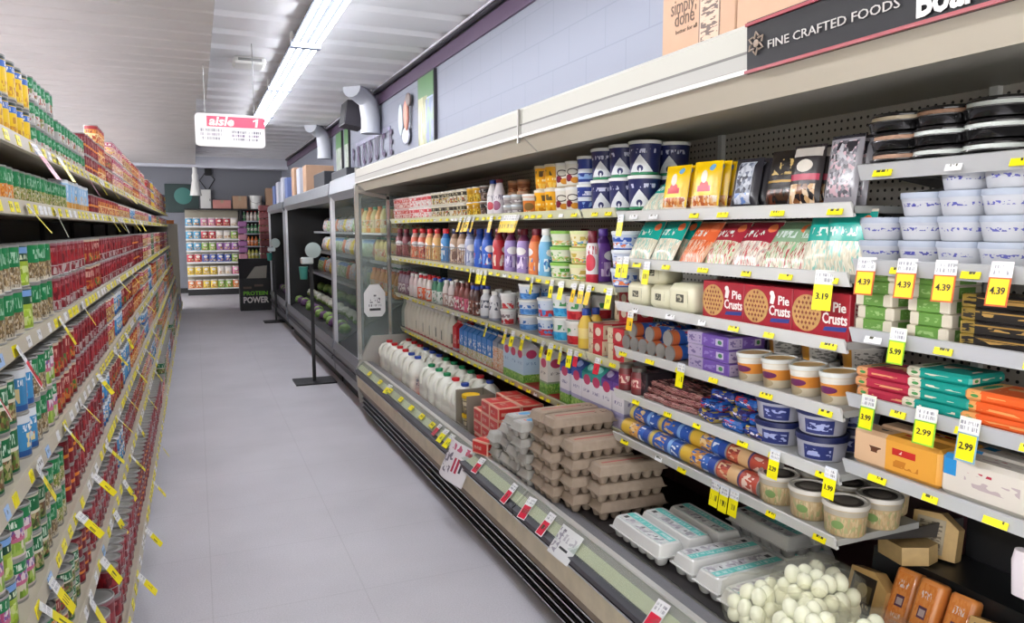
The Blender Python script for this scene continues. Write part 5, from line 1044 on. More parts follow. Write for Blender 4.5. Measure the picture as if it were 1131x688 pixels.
BLK = label_mat('cream block label', 'd9d5ba', rects=[(.25, .75, .25, .75, '4a4a40')], scrib=[(.3, .7, .32, .68, 'b8b49c', 8, 6)], rough=.3)
def block(key, w, d, h): PROTO[key] = lambda: _block(w, d, h)
def _block(w, d, h):
    t = node('cream_cheese_block', MB().loft([rrect(w*.86, d*.86, .02, 4, 0), rrect(w, d, .026, 4, h*.18), rrect(w, d, .026, 4, h*.8), rrect(w*.84, d*.84, .02, 4, h)], 0), mat('cream block', 'd8d4b8', .35), sharp=60)
    node('paper_label', MB().box(-w*.28, w*.28, -d/2-.0012, -d/2+.001, h*.22, h*.78), BLK, t); return t
block('block', .13, .13, .085); block('block_big', .15, .15, .10)
_, z3, x3 = RZ[2]
for u, ti, k, ds in ((700, 0, 'block', 'cream block with dark label at the far end'), (726, 0, 'block', 'cream block with dark label next to the big one'), (712, 1, 'block', 'cream block resting on two others'), (752, 0, 'block_big', 'big cream block beside the pie crust boxes')):
    put(k, x3+.10, yu(u, x3+.03, z3+.05), z3-.004 + .0855*ti, rad(-90+rnd.uniform(-4, 6)) if not ti else rad(-70), ds, 'pie crust shelf', 'cheese')
PIE = mat('pie box maroon', '9c1f2e', .35); TANP = mat('pie tan', 'c89a5c', .6, noise=(60, .25))
def piebox():
    w, d, h = .196, .14, .122; t = node('pie_crust_box', MB().rbox(-w/2, w/2, -d/2, d/2, 0, h, .002), PIE); f = -d/2
    pie = MB(); cx, cz, r = -.046, .061, .052
    pie.prism([(cx + r*cos(2*pi*k/28), cz + r*.96*sin(2*pi*k/28)) for k in range(28)], f-.0012, f+.0005); p = node('printed_pie', pie, TANP, t)
    hol = mat('pie filling', '7c3a24', .6)
    hb = MB()
    for i in range(-3, 4):
        for j in range(-3, 4):
            x, z = i*.0135 + (j % 2)*.006, j*.0135
            if x*x+z*z < .0018: hb.prism([(cx+x-.0046, cz+z), (cx+x, cz+z-.0052), (cx+x+.0046, cz+z), (cx+x, cz+z+.0052)], f-.0018, f-.0006)
    node('lattice_print', hb, hol, p)
    TM = lambda x, z: Matrix.Translation((x, f-.0012, z))
    letters('Pie', .036, WHITEINK, t, TM(.066, .084), bold=.018, name='lettering', maxw=.042); letters('Crusts', .040, WHITEINK, t, TM(.052, .053), bold=.018, maxw=.082)
    node('blue_ribbon', MB().prism([(.014, .020), (.088, .024), (.092, .036), (.020, .031)], f-.0012, f+.0004), mat('ribbon blue', '2f3f86', .4), t)
    ds = MB(); 
    ds.prism([(.012, .074), (.026, .072), (.032, .094), (.028, .102), (.016, .102)], f-.0012, f+.0004); ds.prism([(.019 + .0085*cos(a*pi/6), .103 + .0078*sin(a*pi/6)) for a in range(12)], f-.0013, f+.0004); node('white_emblem', ds, WHITEINK, t)
    node('end_print', MB().box(w/2-.001, w/2+.0008, -d*.38, d*.1, .02, .1), label_mat('pie end print', 'b9a49c', scrib=[(.05, .95, .05, .95, '7c1c28', 5, 12)]), t)
    return t
PROTO['pie'] = piebox
ya, yb_ = yu(776, x3+.02, z3+.05), yu(938, x3+.02, z3+.05)
for r in range(2):
    for i in range(3): put('pie', x3+.022+.07 + r*.142, yb_ + .10 + (2-i)*.198, z3-.004, rad(-90), 'maroon pie crust box', 'pie crust shelf', 'box', row=r)
put('pie', x3+.022+.15, ya - .135 - .50, z3-.004, rad(180), 'maroon pie crust box turned end-on', 'pie crust shelf', 'box') if False else None
# purple box shelf
TUBEB = label_mat('blue biscuit tube', '2a58b0', bands=[(.0, .12, 'd8c060'), (.62, .72, '8ab4e4')], pics=[(0, 1, .2, .5, ['2a58b0', 'd89a50', '3a70c8', 'e8c88c', '2a58b0'], 5, 4)], scrib=[(.1, .9, .74, .92, 'e8eef8', 6, 5)], rep=2, rand=1); TUBER = label_mat('red biscuit tube', 'b04a38', bands=[(.30, .55, 'd8b080'), (.55, .6, '4a3c6c')], pics=[(0, 1, .05, .3, ['b04a38', 'c86a4c', '8a3028', 'd8b890'], 5, 4)], scrib=[(.1, .9, .66, .9, 'e4c8b8', 6, 5)], rep=2, rand=1); TUBEY = label_mat('gold biscuit tube', '2d62b8', bands=[(.0, .3, 'd8b03a'), (.8, 1, '24489c')], pics=[(0, 1, .3, .62, ['d8a050', 'e8c890', '2d62b8', 'c88838'], 5, 4)], scrib=[(.1, .9, .66, .8, 'e8eef8', 6, 5)], rep=2, rand=1)
def tubecan(key, lm, r=.032, h=.2):
    def mk():
        t = node('biscuit_tube', MB().lathe([(r*.9, .001), (r, 0), (r, .005), (r*.97, .006), (r*.97, h-.006), (r, h-.005), (r, h), (r*.9, h-.001)], 20), TIN)
        node('paper_label', MB().lathe([(r*.985, .006), (r*.985, h-.006)], 20, cap0=False, cap1=False, vr=(.006, h-.006)), lm, t); return t
    PROTO[key] = mk
tubecan('t_blue', TUBEB); tubecan('t_red', TUBER); tubecan('t_gold', TUBEY); TUBEO = label_mat('cookie tube', '2f5aa8', bands=[(0, .16, 'c86a3c'), (.9, 1, '1c2c5c')], pics=[(0, 1, .3, .8, ['2f5aa8', '4a7cc8', 'd8c8b0', '2f5aa8', 'c83a34'], 5, 6)], rep=2, rand=1); tubecan('t_cookie', TUBEO, .028, .2)
_, z4, x4 = RZ[3]
def lie_x(key, x, y, z, desc, place, tier, row=0): put(key, 0, 0, 0, 0, desc, place, 'tube', tier=tier, row=row, M=Matrix.Translation((x, y, z)) @ Matrix.Rotation(rad(90), 4, 'Y') @ Matrix.Rotation(rnd.uniform(0, 6), 4, 'Z'))
y = yu(745, x4+.02, z4+.03) + .03; i = 0
while y < 2.45:
    lie_x('t_cookie', x4+.02, y, z4-.004+.028, 'blue cookie tube end-on', 'purple box shelf', 0)
    if i % 2 == 0 and y < 2.38: lie_x('t_cookie', x4+.03, y+.029, z4-.004+.028+.049, 'blue cookie tube end-on', 'purple box shelf', 1)
    y += .0575; i += 1
PURB = label_mat('purple box', '6a4c9c', rects=[(0, .38, 0, 1, 'a89cb8'), (.72, .9, .2, .8, 'c0b8cc')], scrib=[(.04, .34, .2, .8, '6a5c8a', 10, 4), (.42, .7, .25, .75, '8c78b8', 8, 3)], discs=[(.82, .5, .05, .2, '3a7c4c')], rough=.35)
box('purple_box', 'dough_box', .21, .15, .041, PURB); py = (yu(745, x4+.02, z4+.05)+yu(822, x4+.02, z4+.05))/2
for k in range(3): put('purple_box', x4+.02+.078, py + .004*k, z4-.004+k*.0416, rad(-90), 'purple dough box', 'purple box shelf', 'box', tier=k)
box('white_dough', 'dough_box', .05, .1, .125, label_mat('white purple box', 'cfcad4', rects=[(.2, .8, .5, .8, '5c4a78')], scrib=[(.1, .9, .1, .45, '8a7a6c', 8, 6)])); put('white_dough', x4+.20, yu(834, x4+.2, z4+.06), z4-.004, rad(-90), 'slim white and purple box standing behind the tubs', 'purple box shelf', 'box')
MASH = label_mat('mashed potato label', 'd8cdb4', bands=[(.35, .78, 'e0923c'), (.78, 1, 'e8e4d8')], discs=[(.5, .55, .22, .14, '6c2a5c'), (.35, .22, .3, .2, 'b8a888')], scrib=[(.36, .64, .5, .6, 'e8c8d8', 14, 8)], rep=2); tub('mash', 'potato_tub', .036, .043, .082, MASH, mat('frosted lid', 'd9dcd6', .3), .008, sq=1.42, top=label_mat('mash lid print', 'd8b070', discs=[(.5, .5, .3, .3, 'c88a4c')])); tub('side_dish', 'potato_tub', .048, .056, .068, label_mat('white side dish label', 'dcdad6', rects=[(.0, .35, .0, 1, 'd89a3c')], scrib=[(.4, .9, .1, .9, '8a8a86', 10, 10)], rep=2), WHITE, .008)
for i, u in enumerate((833, 861, 893, 927)): put('mash', x4+.078, yu(u, x4+.078, z4+.05), z4-.004, rad(-82), 'orange-label potato tub', 'purple box shelf', 'tub', row=0)
for i, u in enumerate((868, 905, 952)):
    for k in range(2): put('side_dish', x4+.215, yu(u, x4+.215, z4+.08), z4-.004 + k*.0738, rad(-60+rnd.uniform(-20, 20)), 'white side dish tub', 'purple box shelf', 'tub', tier=k)
# lunch pack shelf
_, z5, x5 = RZ[4]
bottle('jar', 'sauce_jar', [(.028,0),(.031,.003),(.031,.078),(.026,.088),(.025,.094)], label_mat('maroon jar label', '6c2c2c', bands=[(.25, .7, '8c2a34')], scrib=[(.1, .9, .32, .62, 'd8b8a8', 8, 4)], rep=2), mat('grey jar lid', '6f6a62', .35, .5), (.028, .014))
for i, u in enumerate((692, 706)): put('jar', x5+.05, yu(u, x5+.05, z5+.05), z5-.004, rad(-55), 'maroon jar with grey lid', 'lunch pack shelf', 'jar')
box('dark_jar_pack', 'dark_pack', .06, .12, .09, label_mat('dark pack', '231d22', scrib=[(.1, .9, .3, .7, '6a4a4c', 6, 5)])); put('dark_jar_pack', x5+.10, yu(724, x5+.1, z5+.05), z5-.004, rad(-90), 'dark carton between jars and bacon', 'lunch pack shelf', 'box')
BAC = label_mat('bacon pack', '5c2c30', pics=[(0, 1, 0, 1, ['8a4a4a', 'b87c78', '5c2c30', 'd0a89c', '3c2024'], 3, 14)], rough=.2); box('bacon', 'bacon_pack', .17, .22, .022, BAC, .006)
for i, u in enumerate((742, 765)):
    for k in range(3): put('bacon', x5+.14+.01*k, yu(u, x5+.1, z5+.04)-.01*k, z5-.004+.0226*k, rad(-90+rnd.uniform(-8, 8)), 'bacon pack in the %s pile' % ['far', 'near'][i], 'lunch pack shelf', 'pack', tier=k)
LUN = label_mat('lunch pack', '2f3f9c', pics=[(.0, 1, 0, 1, ['24367c', '2c4a98', '24367c', '3a2a5c', '24367c', 'b8a040'], 2, 2)], scrib=[(.2, .8, .3, .7, 'e8e4f0', 6, 3)], rough=.25); box('lunch', 'lunch_pack', .10, .12, .034, LUN, .008); LUN2 = label_mat('red lunch pack', '2a66b8', pics=[(0, 1, 0, 1, ['2456a0', 'b83438', '2a62b0', '2456a0', '222a5c'], 2, 2)], scrib=[(.2, .8, .3, .7, 'd8d4e0', 12, 5)], rough=.25); box('lunch_red', 'lunch_pack', .10, .12, .034, LUN2, .008)
for i, u in enumerate((788, 815, 842)):
    for k in range(3): put('lunch' if (i+k) % 2 == 0 else 'lunch_red', x5+.085+.02*k, yu(u, x5+.06, z5+.03)+rnd.uniform(-.02, .02), z5-.004+.0346*k, rad(-90+rnd.uniform(-14, 14)), '%s lunch pack in the %s pile' % ('purple-blue' if (i+k) % 2 == 0 else 'blue-red', ['far', 'middle', 'near'][i]), 'lunch pack shelf', 'pack', tier=k)
tub('navy_dip', 'dip_tub', .060, .068, .062, label_mat('white navy dip label', 'a9a9b4', rects=[(.3, .7, .12, .88, '26306c')], scrib=[(.33, .67, .3, .7, 'a8b0d8', 10, 4)], rep=2), NAVY, .012)
for i, u in enumerate((861, 908)):
    for r in range(2):
        for k in range(2): put('navy_dip', x5+.085+r*.145, yu(u, x5+.085, z5+.05)+.02*r, z5-.004+k*.0715, rad(-55), 'navy-lidded dip tub', 'lunch pack shelf', 'tub', tier=k, row=r)
# biscuit tube shelf
_, z6, x6 = RZ[5]
def lie_y(key, x, y, z, desc, place, tier): put(key, 0, 0, 0, 0, desc, place, 'tube', tier=tier, M=Matrix.Translation((x, y, z)) @ Matrix.Rotation(rad(90), 4, 'X') @ Matrix.Rotation(rnd.uniform(0, 6), 4, 'Z'))
seq0 = ['t_gold', 't_blue', 't_gold', 't_red', 't_red']; seq1 = ['t_blue', 't_blue', 't_gold', 't_red', 't_red']
yt = 2.45
for i in range(5):
    y = yt - i*.1915 if i < 4 else yt - i*.1915
    if y - .19 < yu(852, x6+.04, z6+.03): break
    for kk, seq, x, z, ti in ((0, seq0, x6+.045, z6-.004+.032, 0), (1, seq1, x6+.085, z6-.004+.032+.0502, 1), (2, seq1, x6+.126, z6-.004+.032, 0)):
        d = {'t_blue': 'blue biscuit tube', 't_gold': 'gold and blue biscuit tube', 't_red': 'brown-red biscuit tube'}[seq[i]] + (' behind' if kk == 2 else '')
        lie_y(seq[i], x, y, z, d, 'biscuit tube shelf', ti)
DELI = label_mat('deli tub label', 'b8a27c', pics=[(0, 1, .05, .75, ['c8b088', 'd0bc94', 'b8a078', 'c4a87c', 'a8a878'], 16, 2)], bands=[(.8, 1, 'b0a898')], discs=[(.42, .45, .1, .16, '7c9a5c')], rep=2); DTOP = None
def deli():
    r = .057; t = node('deli_tub', MB().lathe([(.041, .002), (.048, 0), (.051, .004), (.056, .068), (.057, .072), (.057, .078)], 24, vr=(0, .072)), DELI)
    l = node('lid', MB().lathe([(.0565, .074), (.0605, .075), (.061, .080), (.059, .087), (.053, .087), (.051, .084), (.02, .084)], 24), mat('deli lid', 'cfcac0', .25, coat=.4), t)
    node('lid_print', MB().lathe([(.044, .0842), (.043, .0848)], 24), mat('deli dark print', '3a342f', .5), l); node('lid_badge', MB().lathe([(.030, .085), (.029, .0855)], 20), mat('deli badge', '6b645c', .5), l)
    return t
PROTO['deli'] = deli
DY = {876: 1.648, 908: 1.524, 941: 1.40, 905: 1.60, 934: 1.48, 962: 1.40}
for x, u, ds, ro in ((.07, 876, 'deli tub with dark lid print', 0), (.07, 908, 'deli tub with dark lid print', 0), (.07, 941, 'deli tub with dark lid print', 0), (.195, 905, 'deli tub with dark lid print', 1), (.195, 934, 'deli tub with dark lid print', 1), (.195, 962, 'deli tub with dark lid print', 1), (.30, 975, 'deli tub with dark lid print', 2)):
    put('deli', x6+x, DY.get(u, 1.43) if ro < 1 else DY.get(u, 1.43) + (.03 if u != 962 else 0) - (.0 if u != 934 else .0), z6-.004, rad(-55), ds, 'biscuit tube shelf', 'tub', row=ro)
# ------------------------------------------------------------------ near section shelves
_, q1, xq = QZ[0]; _, q2, _ = QZ[1]; _, q3, _ = QZ[2]; _, q4, _ = QZ[3]; _, q5, _ = QZ[4]
TRAYC = mat('tray cream', 'd8c8ac', .4); TRAYS = mat('tray sealed food', 'b98f74', .5, noise=(70, .25))
def party(key, r, food):
    def mk():
        t = node('deli_tray', MB().lathe([(r*.8, 0), (r*.93, .001), (r, .018), (r*1.03, .020), (r*1.03, .023), (r*.9, .023)], 26), mat('tray black', '141315', .25, coat=.5))
        node('food', MB().lathe([(r*.92, .021), (r*.93, .024), (r*.92, .033), (r*.6, .035)], 26), food, t)
        node('clear_dome', MB().lathe([(r*1.0, .0235), (r*.98, .026), (r*.95, .037), (r*.85, .041), (r*.2, .041)], 26), mat('smoky dome', '2a2827', .12, coat=.8), t) if False else node('lid', MB().lathe([(r*.955, .0335), (r*.96, .036), (r*.9, .042), (r*.75, .044), (r*.3, .044)], 26), mat('smoky lid', '222021', .15, coat=.6), t)
        return t
    PROTO[key] = mk
party('tray_a', .080, TRAYC); party('tray_b', .072, TRAYS); party('tray_w', .076, mat('tray white', 'd5dcd6', .4))
for u, n, ks, ds, dx in ((998, 3, ('tray_b', 'tray_b', 'tray_a'), 'black deli tray in the far stack', .11), (1047, 3, ('tray_w', 'tray_w', 'tray_b'), 'black deli tray in the middle stack', .115), (1107, 3, ('tray_w', 'tray_w', 'tray_w'), 'black deli tray in the near stack', .11)):
    for k in range(n): put(ks[k], xq+dx, yu(u, xq+dx, q1+.05), q1-.004+k*.0446, rad(rnd.uniform(0, 360)), ds, 'tray shelf', 'tray', tier=k)
put('tray_a', xq+.11, .82, q1-.004, 0, 'black deli tray beyond the three stacks', 'tray shelf', 'tray'); put('tray_b', xq+.31, 1.15, q1-.004, 0, 'black deli tray at the back', 'tray shelf', 'tray')
TUBP = label_mat('plastic tub label', 'b9bcc6', rects=[(.12, .88, .08, .9, 'c6c8ce')], scrib=[(.2, .8, .58, .8, '4a4c9c', 22, 6)], pics=[(.3, .86, .1, .5, ['e0824c', 'c6c8ce', 'e8b090', 'c6c8ce'], 3, 2)], rep=2); TUBP2 = label_mat('plain tub label', 'c2c5cc', rects=[(.12, .88, .08, .9, 'c4c6cc')], scrib=[(.2, .8, .56, .78, '5a5ca8', 22, 6)], pics=[(.3, .86, .1, .5, ['c4c6cc', 'a8b480', 'b4b8c0', 'c4c6cc'], 3, 2)], rep=2)
tub('soft_tub', 'soft_cheese_tub', .046, .054, .048, TUBP, mat('grey blue lid', 'a9b2c2', .35), .010, sq=.92); tub('soft_plain', 'soft_cheese_tub', .046, .054, .048, TUBP2, mat('grey blue lid', 'a9b2c2', .35), .010, sq=.92)
for i, (u, n, ds) in enumerate(((976, 2, 'far'), (1021, 3, 'second'), (1065, 4, 'third'), (1114, 4, 'near'))):
    for k in range(n): put('soft_tub' if i == 1 or (i == 2 and k == 3) else 'soft_plain', xq+.075, yu(u, xq+.075, q2+.04), q2-.004+k*.0556, rad(-62+rnd.uniform(-4, 4)), 'grey-lidded soft cheese tub in the %s stack' % ds, 'plastic tub shelf', 'tub', tier=k)
t = node('black_sign', MB().prism([(1.36, 0), (1.36, .055), (1.20, .075), (1.15, .05), (1.15, .0)], xq+.18, xq+.186, 'x'), BLACKP); t.o.location = (0, 0, 1.575); letters('Convenience', .016, mat('sign grey ink', '77747a', .5), t, Matrix.Translation((xq+.1785, 1.26, .03)) @ Matrix.Rotation(rad(-90), 4, 'Z')) if False else None
t.o.location = (.0, 0, 1.585); node('hanger', MB().box(xq+.181, xq+.185, 1.24, 1.26, .05, .105), BLACKP, t); tag(t, 'small black hanging sign behind the near soft cheese tubs', 'sign')
GRB = label_mat('green cream box', 'cfc7b4', rects=[(.22, .80, .0, 1, '5f8c3c')], scrib=[(.28, .74, .3, .7, '8fb070', 8, 3)], rough=.4); box('green_box', 'cheese_box', .105, .10, .031, GRB)
for i, (u, ds) in enumerate(((965, 'far'), (1026, 'near'))):
    for k in range(5): put('green_box', xq+.02+.052+rnd.uniform(0, .006), yu(u, xq+.02, q3+.08)+rnd.uniform(-.008, .008), q3-.004+k*.0316, rad(-90), 'green and cream box in the %s stack' % ds, 'green box shelf', 'box', tier=k)
GLD = label_mat('black gold pack', '1f1b1a', rects=[(.0, .2, 0, 1, '8c7434')], scrib=[(.02, .3, .1, .9, '1f1b1a', 6, 4), (.3, .95, .35, .65, 'b08c4c', 5, 2)], bands=[(.72, .86, 'a07c3c')], rough=.3); box('gold_pack', 'cheese_pack', .16, .10, .028, GLD)
for k in range(4): put('gold_pack', xq+.02+.052, yu(1100, xq+.02, q3+.06), q3-.004+k*.0286, rad(-90+rnd.uniform(-2, 2)), 'black and gold cheese pack', 'green box shelf', 'pack', tier=k)
def flat(key, c, pale): box(key, 'cheese_pack', .155, .13, .024, label_mat(key+' wrap', c, rects=[(.0, .22, 0, 1, pale)], discs=[(.12, .5, .06, .3, '4a8c4c')], scrib=[(.3, .9, .3, .7, pale, 4, 2)], rough=.22), .006)
flat('p_maroon', 'b03048', 'd89a6c'); flat('p_teal', '1c9488', 'd8d0bc'); flat('p_orange', 'e2622c', 'e0a060')
for key, u, ds, n in (('p_maroon', 972, 'maroon cheese pack', 3), ('p_teal', 1030, 'teal cheese pack', 4), ('p_orange', 1098, 'orange cheese pack', 3)):
    for k in range(n): put(key, xq+.02+.066+.004*k, yu(u, xq+.02, q4+.04)+rnd.uniform(-.01, .01), q4-.004+k*.0246, rad(-90+rnd.uniform(-4, 4)), ds, 'coloured pack shelf', 'pack', tier=k)
for key, w_, u, ds, lab in (('slice_orange', .245, 986, 'large orange sliced-cheese pack', label_mat('sliced cheese wrap', 'e0a040', rects=[(.0, .40, 0, 1, 'd8b490'), (.48, .76, .55, .78, 'c0302c')], scrib=[(.08, .34, .42, .62, '5c3a28', 8, 3), (.5, .74, .62, .72, 'f0d0c0', 14, 2), (.5, .8, .15, .4, 'c07a2c', 10, 4)], rough=.25)), ('slice_white', .26, 1100, 'large white sliced-cheese pack with purple corner', label_mat('white cheese wrap', 'd6cfc4', rects=[(0, .12, .5, 1, '2f8ac8'), (.75, 1, .3, .95, '8a4aa0')], scrib=[(.2, .7, .3, .7, 'b8a8a8', 6, 4), (.2, .45, .72, .8, 'b03a4c', 10, 3)], rough=.25))):
    box(key, 'cheese_pack', w_, .07, .092, lab, .010); yy = yu(u, xq+.02, q5+.05)
    put(key, xq+.022+.036, yy, q5-.004, rad(-90), ds, 'sliced cheese shelf', 'pack')
    put(key, xq+.022+.108, yy-.012, q5-.004, rad(-90), ds + ' behind the front one', 'sliced cheese shelf', 'pack')
t = node('scoop_lid', MB().loft([[(p[0], p[1], p[2]) for p in rrect(.085, .03, .014, 4, 0)], rrect(.095, .03, .014, 4, .07), rrect(.085, .026, .012, 4, .095)], 0), mat('pale pink plastic', 'd9cfd4', .4)); node('hook', MB().tube([(0, 0, .09), (0, 0, .11), (0, -.01, .118)], .004, 6), CHROME, t)
p = atx(1127, 620, 1.50); t.o.location = (1.52, p[1]-.02, q5-.04-.118); t.o.rotation_euler = (0, 0, rad(-90)); tag(t, 'pale pink plastic holder hanging below the sliced cheese shelf', 'holder')
# ------------------------------------------------------------------ hanging price tags on the right
def tagR(u, v, x, w, h, head, body, label, price=None, border=None, tilt=8, yaw=0):
    p = atx(u, v, x); M = Matrix.Translation((x-.008, p[1], p[2])) @ Matrix.Rotation(rad(-90+yaw), 4, 'Z') @ Matrix.Rotation(rad(-tilt), 4, 'X')
    hang_tag(M, w, h, head, body, label, price=price, border=border, group='price tags on the right cases')
Hd, Yb, Ob, Rb, Gb = 'd9dcd4', 'f2e600', 'fccb00', 'd6163c', 'e2e600'
for i, u in enumerate((961, 1006, 1049, 1111)): tagR(u, 284+i*1.5, 1.5, .046, .092, 'e4e0e2', 'fcd500', '%s yellow red-edged 4.39 tag from the far end, below the soft cheese tubs' % ordinal(i+1), '4.39', 'c85a1e', tilt=10, yaw=(14, 10, 12, 0)[i])
tagR(996, 362, 1.5, .044, .085, 'dfe6d4', Gb, 'yellow-green 5.99 tag hanging under the green boxes', '5.99', '8ac020'); tagR(963, 436, 1.5, .042, .085, 'dfe6d4', Yb, 'yellow-green 3.99 tag under the maroon packs', '3.99', '7ab830'); tagR(1027, 450, 1.5, .05, .085, 'e2e4dc', Yb, 'yellow-green 2.99 tag under the teal packs', '2.99', '7ab830', yaw=6); tagR(1075, 461, 1.5, .046, .095, 'e2e4dc', Yb, 'yellow 2.99 tag edged blue under the orange packs', '2.99', '7aa0b8')
tagR(914, 298, 1.5, .052, .105, 'dfe3dd', Yb, 'yellow 3.19 tag hanging at the end of the shredded cheese shelf', '3.19', None, yaw=14)
for u, v, x, ds in ((688, 237, 1.5, 'single yellow tag below the teal bags'), (687, 283, 1.5, 'left of two yellow tags at the section joint'), (694, 283, 1.5, 'right of two yellow tags at the section joint'), (717, 289, 1.5, 'yellow tag in front of the cream blocks'), (755, 401, 1.5, 'yellow tag below the purple boxes'), (921, 516, 1.5, 'yellow 1.99 tag above the deli tubs'), (859, 497, 1.5, 'yellow 2.29 tag under the lunch packs'), (793, 531, 1.5, 'far one of three yellow tags under the biscuit tubes'), (803, 537, 1.5, 'middle one of three yellow tags under the biscuit tubes'), (814, 541, 1.5, 'near one of three yellow tags under the biscuit tubes')):
    pr = '1.99' if '1.99' in ds else ('2.29' if '2.29' in ds else None); tagR(u, v, x, .040, .082, 'd8dde4', Yb, ds, pr)
tagR(699, 343, 1.5, .04, .075, 'e2e0d8', Ob, 'orange-yellow tag at the far end of the pie crust shelf')
def cluster(us, z, x, body, phrase, h=.085, w=.036, tilt=8, z_off=-.004):
    for i, u in enumerate(us):
        y = yu(u, x, z); M = Matrix.Translation((x-.009, y, z+z_off)) @ Matrix.Rotation(rad(-90+rnd.uniform(-12, 12)), 4, 'Z') @ Matrix.Rotation(rad(-tilt-rnd.uniform(0, 8)), 4, 'X')
        hang_tag(M, w, h, Hd, body, '%s %s price tag from the camera end below the %s' % (ordinal(len(us)-i), phrase, {1.628: 'top dairy shelf', 1.325: 'second dairy shelf', 1.022: 'third dairy shelf', .725: 'milk carton shelf'}[z]), group='price tags on the dairy shelves')
cluster((511, 515.5, 520, 525, 545, 557, 561.5, 566, 570.5, 575), 1.628, 1.5, 'f0c82a', 'golden', .095, .05, 14)
cluster((522, 530, 534, 538, 590, 612, 623), 1.325, 1.5, Yb, 'yellow'); cluster((637.5, 645, 653.5), 1.325, 1.5, Ob, 'orange'); cluster((676,), 1.325, 1.5, 'e9e400', 'lone yellow-green')
cluster((540, 561, 569, 580, 602, 611, 622, 632), 1.022, 1.53, Yb, 'yellow'); cluster((639, 663), 1.022, 1.53, 'd0243c', 'red', .07)
# tags and paper signs on the front rail
def railtag(u, v, w, h, head, body, label, yaw=0, border=None):
    p = atx(u, v, 1.235); M = Matrix.Translation((1.240, p[1], .4455)) @ Matrix.Rotation(rad(-90+yaw), 4, 'Z') @ Matrix.Rotation(rad(-44), 4, 'X')
    hang_tag(M, w, h, head, body, label, border=border, group='price tags on the front rail')
railtag(431, 420, .07, .075, Hd, Yb, 'lone yellow tag clipped on the far front rail below the milk jugs', 12); railtag(493, 467, .06, .085, Hd, Yb, 'far one of two yellow tags on the rail beside the big paper sign', 6); railtag(500, 473, .06, .085, Hd, Yb, 'near one of two yellow tags on the rail touching the big paper sign', 6); railtag(486, 460, .05, .075, 'e6e4e6', 'c83a4c', 'small faded red tag on the rail just beyond the yellow pair')
for i, (u, v, h) in enumerate(((533, 497, .085), (569, 523, .10), (588, 542, .10), (610, 556, .10), (733, 655, .115))): railtag(u, v, .05 if i < 4 else .055, h, 'e6e4e6', Rb, ['red rail tag just right of the big paper sign', 'red rail tag below the grey egg cartons', 'tilted red rail tag at the rail joint', 'red rail tag beside the small white card', 'big red rail tag nearest the camera'][i], (8, 0, 14, 4, 6)[i], 'e6e4e6')
for i in range(7):
    u = 408 + i*11.5; pp = atx(u, 405+i*8.5, 1.216); M = Matrix.Translation((1.216, pp[1], .4215)) @ Matrix.Rotation(rad(-90), 4, 'Z') @ Matrix.Rotation(rad(-48), 4, 'X'); t = node('rail_label', MB().box(-.035, .035, -.001, .001, -.018, .018, 0, None), LAB_Y); t.o.matrix_world = M; tag(t, '%s yellow rail sticker from the camera end below the milk jugs' % ordinal(7-i), 'price tag', 'yellow stickers on the far rail')
SIGN1 = label_mat('paper sign print', 'e0dcde', scrib=[(.08, .9, .78, .95, 'c2607c', 9, 3), (.05, .55, .15, .7, '77707c', 8, 8)], rects=[(.60, .66, .25, .62, 'b02c48'), (.70, .76, .25, .62, 'b02c48'), (.80, .85, .30, .62, '3a3440'), (.82, .97, .78, .88, 'c83a50')], rough=.6)
def curl(name, w, h, m, bulge, label, u, v, yaw, ang, z0=.444):
    b = MB(); n = 10
    pts = [(x := -w/2 + w*i/n, -bulge*sin(pi*i/n)) for i in range(n+1)]
    vs, fs, uvs = [], [], []
    for side in (0, .0012):
        for j in (0, 1):
            for (x, yy) in pts: vs.append((x, yy+side, -h*(1-j)))
    k = n+1
    for i in range(n):
        fs.append((i, i+1, k+i+1, k+i)); uvs.append([(i/n, 0), ((i+1)/n, 0), ((i+1)/n, 1), (i/n, 1)])
        fs.append((2*k+i+1, 2*k+i, 3*k+i, 3*k+i+1)); uvs.append([(.02, .01)]*4)
        fs.append((k+i, k+i+1, 3*k+i+1, 3*k+i)); uvs.append([(.02, .01)]*4); fs.append((i+1, i, 2*k+i, 2*k+i+1)); uvs.append([(.02, .01)]*4)
    fs += [(0, k, 3*k, 2*k), (n, 2*k+n, 3*k+n, k+n)]; uvs += [[(.02, .01)]*4]*2
    t = node(name, b.add(vs, fs, 0, True, uvs), m); p = atx(u, v, 1.23)
    t.o.matrix_world = Matrix.Translation((1.236, p[1], z0)) @ Matrix.Rotation(rad(-90+yaw), 4, 'Z') @ Matrix.Rotation(rad(-ang), 4, 'X')
    return tag(t, label, 'sign')
curl('paper_sign', .30, .20, SIGN1, .035, 'large curling white paper sign with red print hanging from the front rail', 511, 468, 4, 24)
SIGN2 = label_mat('white card print', 'dcdcdc', scrib=[(.02, .35, .1, .9, '9a96a0', 7, 7), (.4, .9, .55, .8, 'b4b2b8', 10, 6)], rects=[(.42, .78, .30, .38, '2c2c30'), (.2, .34, .82, .9, '77737c')], rough=.6)
curl('card_sign', .15, .115, SIGN2, .008, 'small white card with a black bar hanging from the front rail', 632, 570, 2, 38)
